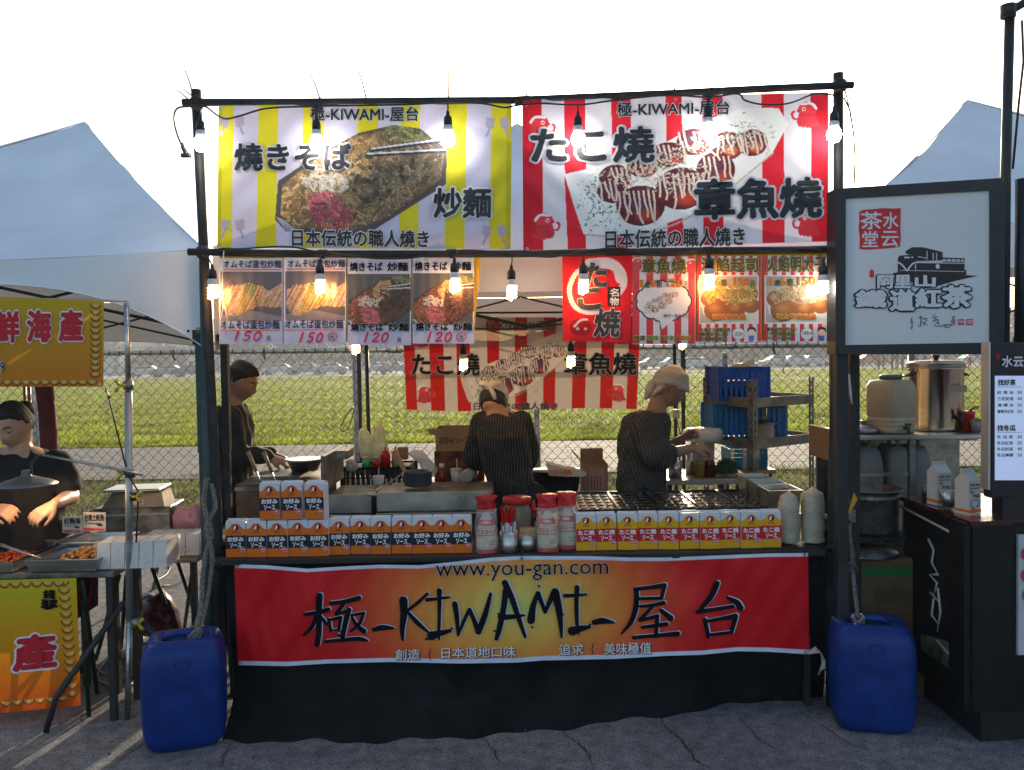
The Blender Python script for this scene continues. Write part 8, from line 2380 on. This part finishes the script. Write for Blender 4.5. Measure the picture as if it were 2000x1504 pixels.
def rope(label,pts,r=.008,knots=(),fray=None):
 t=thing('rope',label,'rope',(0,0,0))
 S=[]
 m=len(pts)
 for i in range(m-1):
  p0,p1,p2,p3=pts[max(i-1,0)],pts[i],pts[i+1],pts[min(i+2,m-1)]
  for k in range(14):
   s_=k/14;S.append(0.5*(2*p1+(p2-p0)*s_+(2*p0-5*p1+4*p2-p3)*s_*s_+(3*p1-p0-3*p2+p3)*s_**3))
 for st in range(3):
  q=MB();L=0.0;Q=[]
  for i,p in enumerate(S):
   if i:L+=(p-S[i-1]).length
   a=L*95+st*2.09
   Q.append(p+Vector((math.cos(a),math.sin(a),0))*r*.62)
  q.tube(Q,r*.62,5);q.build('strand',m_rope,t)
 for kp in knots:
  q=MB()
  for k in range(4):
   q.tube([kp+Vector((math.cos(a)*r*2.6,math.sin(a)*r*2.4,math.sin(a*2+k)*r*1.5+(k-1.5)*r))for a in[j*math.pi/5 for j in range(10)]],r*.9,6,closed=True)
  q.build('knot',m_rope,t)
 if fray is not None:
  q=MB();rr=random.Random(3)
  for k in range(34):q.tube([fray,fray+Vector((rr.gauss(0,.005),rr.gauss(0,.005),-.05)),fray+Vector((rr.gauss(0,.010),rr.gauss(0,.010),-.10-rr.random()*.03))],.0016,4)
  tag(q.build('frayed_end',m_rope,t),kind='stuff')
PQ=lambda x,y,Y:P(x,y,Y)
rope('thick grey rope looped down the left post to the blue container',[PQ(404,935,3.72),PQ(398,985,3.70),PQ(412,1040,3.69),PQ(402,1085,3.68),PQ(396,1130,3.66),PQ(392,1190,3.62),PQ(378,1242,3.55)],.0105,(PQ(381,1240,3.56),))
rope('second grey rope strand twisted beside the left post',[PQ(413,945,3.73),PQ(420,990,3.71),PQ(404,1030,3.68),PQ(414,1080,3.68),PQ(410,1140,3.67),PQ(398,1200,3.62),PQ(384,1240,3.56)],.009)
rope('grey rope knotted at the right post and tied to the right blue container',[PQ(1648,925,3.74),PQ(1652,962,3.70),PQ(1660,1000,3.67),PQ(1659,1040,3.66),PQ(1664,1085,3.65),PQ(1667,1130,3.64),PQ(1673,1180,3.62),PQ(1677,1216,3.60)],.0085,(PQ(1658,1008,3.66),PQ(1677,1214,3.60)),PQ(1664,1062,3.64))
q=MB();q.prism([PQ(1668,962,3.64),PQ(1675,975,3.64),PQ(1660,1004,3.64),PQ(1656,1004,3.64)],(0,.003,0));tag(q.build('yellow_tag',m_yel),'small yellow tag stuck in the rope knot at the right post','tag')
q=MB();q.tube([PQ(1658,730,3.8),PQ(1661,770,3.8),PQ(1664,790,3.8)],[.004,.006,.003],6);tag(q.build('cord_end',m_inkw),'short white cord end dangling below the tea sign','cord')
# =================================================================== STRINGS OF LAMPS
m_sock=mat('lamp_socket',(0.015,0.016,0.018),.4,var=.1)
m_base=mat('lamp_base',(.60,.62,.66),.35,var=0)
m_led=mat('white_lamp_glow',(1,1,1),.5,var=0,emit=(1.0,.93,.84),es=24)
m_cfl=mat('warm_tube_glow',(1,.9,.7),.5,var=0,emit=(1.0,.50,.16),es=30)
m_cflw=mat('cool_tube_glow',(1,1,1),.5,var=0,emit=(1.0,.86,.72),es=22)
def mesh_socket():
 q=MB();q.lathe([(.004,.065),(.007,.060),(.008,.045),(.017,.036),(.019,.02),(.0185,.0),(.0,.0)],18);return q.mesh('socket',m_sock)
def mesh_base():
 q=MB();q.lathe([(.016,.002),(.0215,-.004),(.0225,-.022),(.020,-.030),(0,-.030)],20);return q.mesh('base',m_base)
def mesh_globe():
 q=MB();q.lathe([(.020,-.028),(.029,-.042),(.0315,-.060),(.029,-.076),(.018,-.090),(.001,-.0945)],20);return q.mesh('globe',m_led)
def mesh_spiral(m):
 q=MB();pts=[]
 N=84
 for i in range(N+1):
  a=i/N*2*math.pi*3.6;pts.append((.0175*math.cos(a),.0175*math.sin(a),-.034-.050*i/N))
 q.tube(pts,.0056,6);q.tube([(.0175,0,-.028),(.0175,0,-.036)],.0056,6);q.tube([pts[-1],(0,0,-.09)],.0056,6);return q.mesh('spiral_tube',m)
ms,mb_,mg,mw1,mw2=mesh_socket(),mesh_base(),mesh_globe(),mesh_spiral(m_cfl),mesh_spiral(m_cflw)
def lamp(px,py,Y,kind,label,group,top=None):
 "py = picture height of the socket mouth"
 c=P(px,py,Y)
 t=thing('light_bulb',label,'light bulb',c,group,rng.uniform(0,6))
 inst('socket',ms,t);inst('base',mb_,t)
 inst('globe' if kind=='g' else 'spiral_tube',{'g':mg,'w':mw1,'c':mw2}[kind],t)
 if top is not None:
  q=MB();a=P(top[0],top[1],Y+.0)-c
  q.tube([Vector((0,0,.06)),a*.5+Vector((.002,0,.03)),a],.0032,6);o=q.build('cord',m_tie,t);t.rotation_euler=(0,0,0)
L1=3.665
nm=['leftmost glowing white lamp of the top row, in front of the left post','glowing white lamp in front of the lettering of the yellow banner','glowing white lamp at the tip of the painted chopsticks','glowing white lamp in front of the first characters of the red banner','glowing white lamp over the painted octopus balls of the red banner','rightmost glowing white lamp of the top row, at the right post']
for(px,py,tx),n_ in zip(((392,255,(390,205)),(618,254,(617,208)),(875,245,(874,200)),(1129,246,(1128,205)),(1383,230,(1384,190)),(1629,237,(1630,190))),nm):
 lamp(px,py,L1,'g',n_,'white lamps along the top bar',tx)
nm=['warm spiral lamp at the left post beside the first menu card','warm spiral lamp in front of the second menu card','warm spiral lamp in front of the fourth menu card','warm spiral lamp hanging free between the menu cards and the red flag','warm spiral lamp in front of the red flag','warm spiral lamp in front of the cheese menu card','cooler spiral lamp at the right hand post']
for i,((px,py,tx),n_)in enumerate(zip(((415,545,(404,500)),(625,535,(630,495)),(888,532,(882,495)),(999,546,(1000,500)),(1139,535,(1136,495)),(1385,525,(1383,490)),(1608,537,(1612,500))),nm)):
 lamp(px,py,3.66,'c' if i==6 else 'w',n_,'spiral lamps along the middle bar',tx)
nm=['warm spiral lamp just under the third menu card','warm spiral lamp in front of the left part of the rear banner','warm spiral lamp in front of the right part of the rear banner','warm spiral lamp just under the cloud bubble menu card']
for(px,py,Y,tx),n_ in zip(((695,662,4.9,(697,610)),(905,692,4.6,(906,640)),(1115,686,4.6,(1116,630)),(1333,652,4.9,(1334,600))),nm):
 lamp(px,py,Y,'w',n_,'spiral lamps deep inside the stall',tx)
def cable(label,pts,Y,r=.0042):
 mb=MB();S=[]
 m=len(pts);V=[P(x,y,Y)for x,y in pts]
 for i in range(m-1):
  p0,p1,p2,p3=V[max(i-1,0)],V[i],V[i+1],V[min(i+2,m-1)]
  for k in range(6):
   s_=k/6;S.append(0.5*(2*p1+(p2-p0)*s_+(2*p0-5*p1+4*p2-p3)*s_*s_+(3*p1-p0-3*p2+p3)*s_**3))
 S.append(V[-1]);mb.tube(S,r,6)
 t=thing('light_string',label,'light string');mb.build('cable',m_tie,t);return t
t=cable('black lamp cable looped along the top bar with a plug hanging at its left end',[(357,288),(346,262),(340,232),(346,212),(370,208),(400,208),(420,222),(440,232),(470,226),(520,212),(600,208),(700,206),(800,204),(874,200),(940,202),(985,210),(1010,206),(1060,202),(1128,205),(1200,196),(1300,186),(1384,190),(1440,183),(1455,196),(1490,204),(1540,202),(1590,184),(1630,186)],3.70)
q=MB();a=P(357,288,3.70)
q.tube([a+Vector((-.003,0,.02)),a,a+Vector((.010,0,-.02)),a+Vector((.016,0,-.034))],[.005,.009,.011,.013],8);q.box(a+Vector((.013,0,-.036)),(.045,.02,.018),bev=.004);q.build('plug',m_blk,t)
cable('black lamp cable draped along the middle bar',[(398,500),(430,486),(470,486),(530,482),(575,483),(610,490),(640,493),(690,500),(740,505),(800,504),(860,494),(885,490),(930,489),(1000,496),(1070,502),(1105,497),(1136,492),(1180,486),(1220,486),(1260,496),(1310,499),(1350,492),(1383,486),(1440,484),(1520,484),(1580,484),(1615,492)],3.69)
cable('black lamp cable inside the stall, hidden mostly by the cards',[(600,612),(697,610),(800,628),(906,640),(1010,642),(1116,630),(1230,610),(1334,600),(1420,596)],4.62)
for px,py,w_ in((618,206,'above the second white lamp'),(1384,186,'above the fifth white lamp'),(630,492,'above the spiral lamp of the second card'),(882,491,'above the spiral lamp of the fourth card'),(1383,486,'above the spiral lamp of the cheese card')):
 q=MB();c=P(px,py,3.685);q.box(c,(.05,.02,.020),bev=.005);q.tube([c+Vector((0,0,-.03)),c],.010,8)
 tag(q.build('cable_junction',m_blk),'black lamp cable junction '+w_,'cable junction','lamp cable junctions')
q=MB();q.tube([P(x,y,3.72)for x,y in((1648,190),(1660,215),(1667,260),(1670,310),(1668,365))],.0038,6);tag(q.build('loose_cable',m_tie),'loose dark cable hanging from the right corner of the top bar to the tea sign','cable')
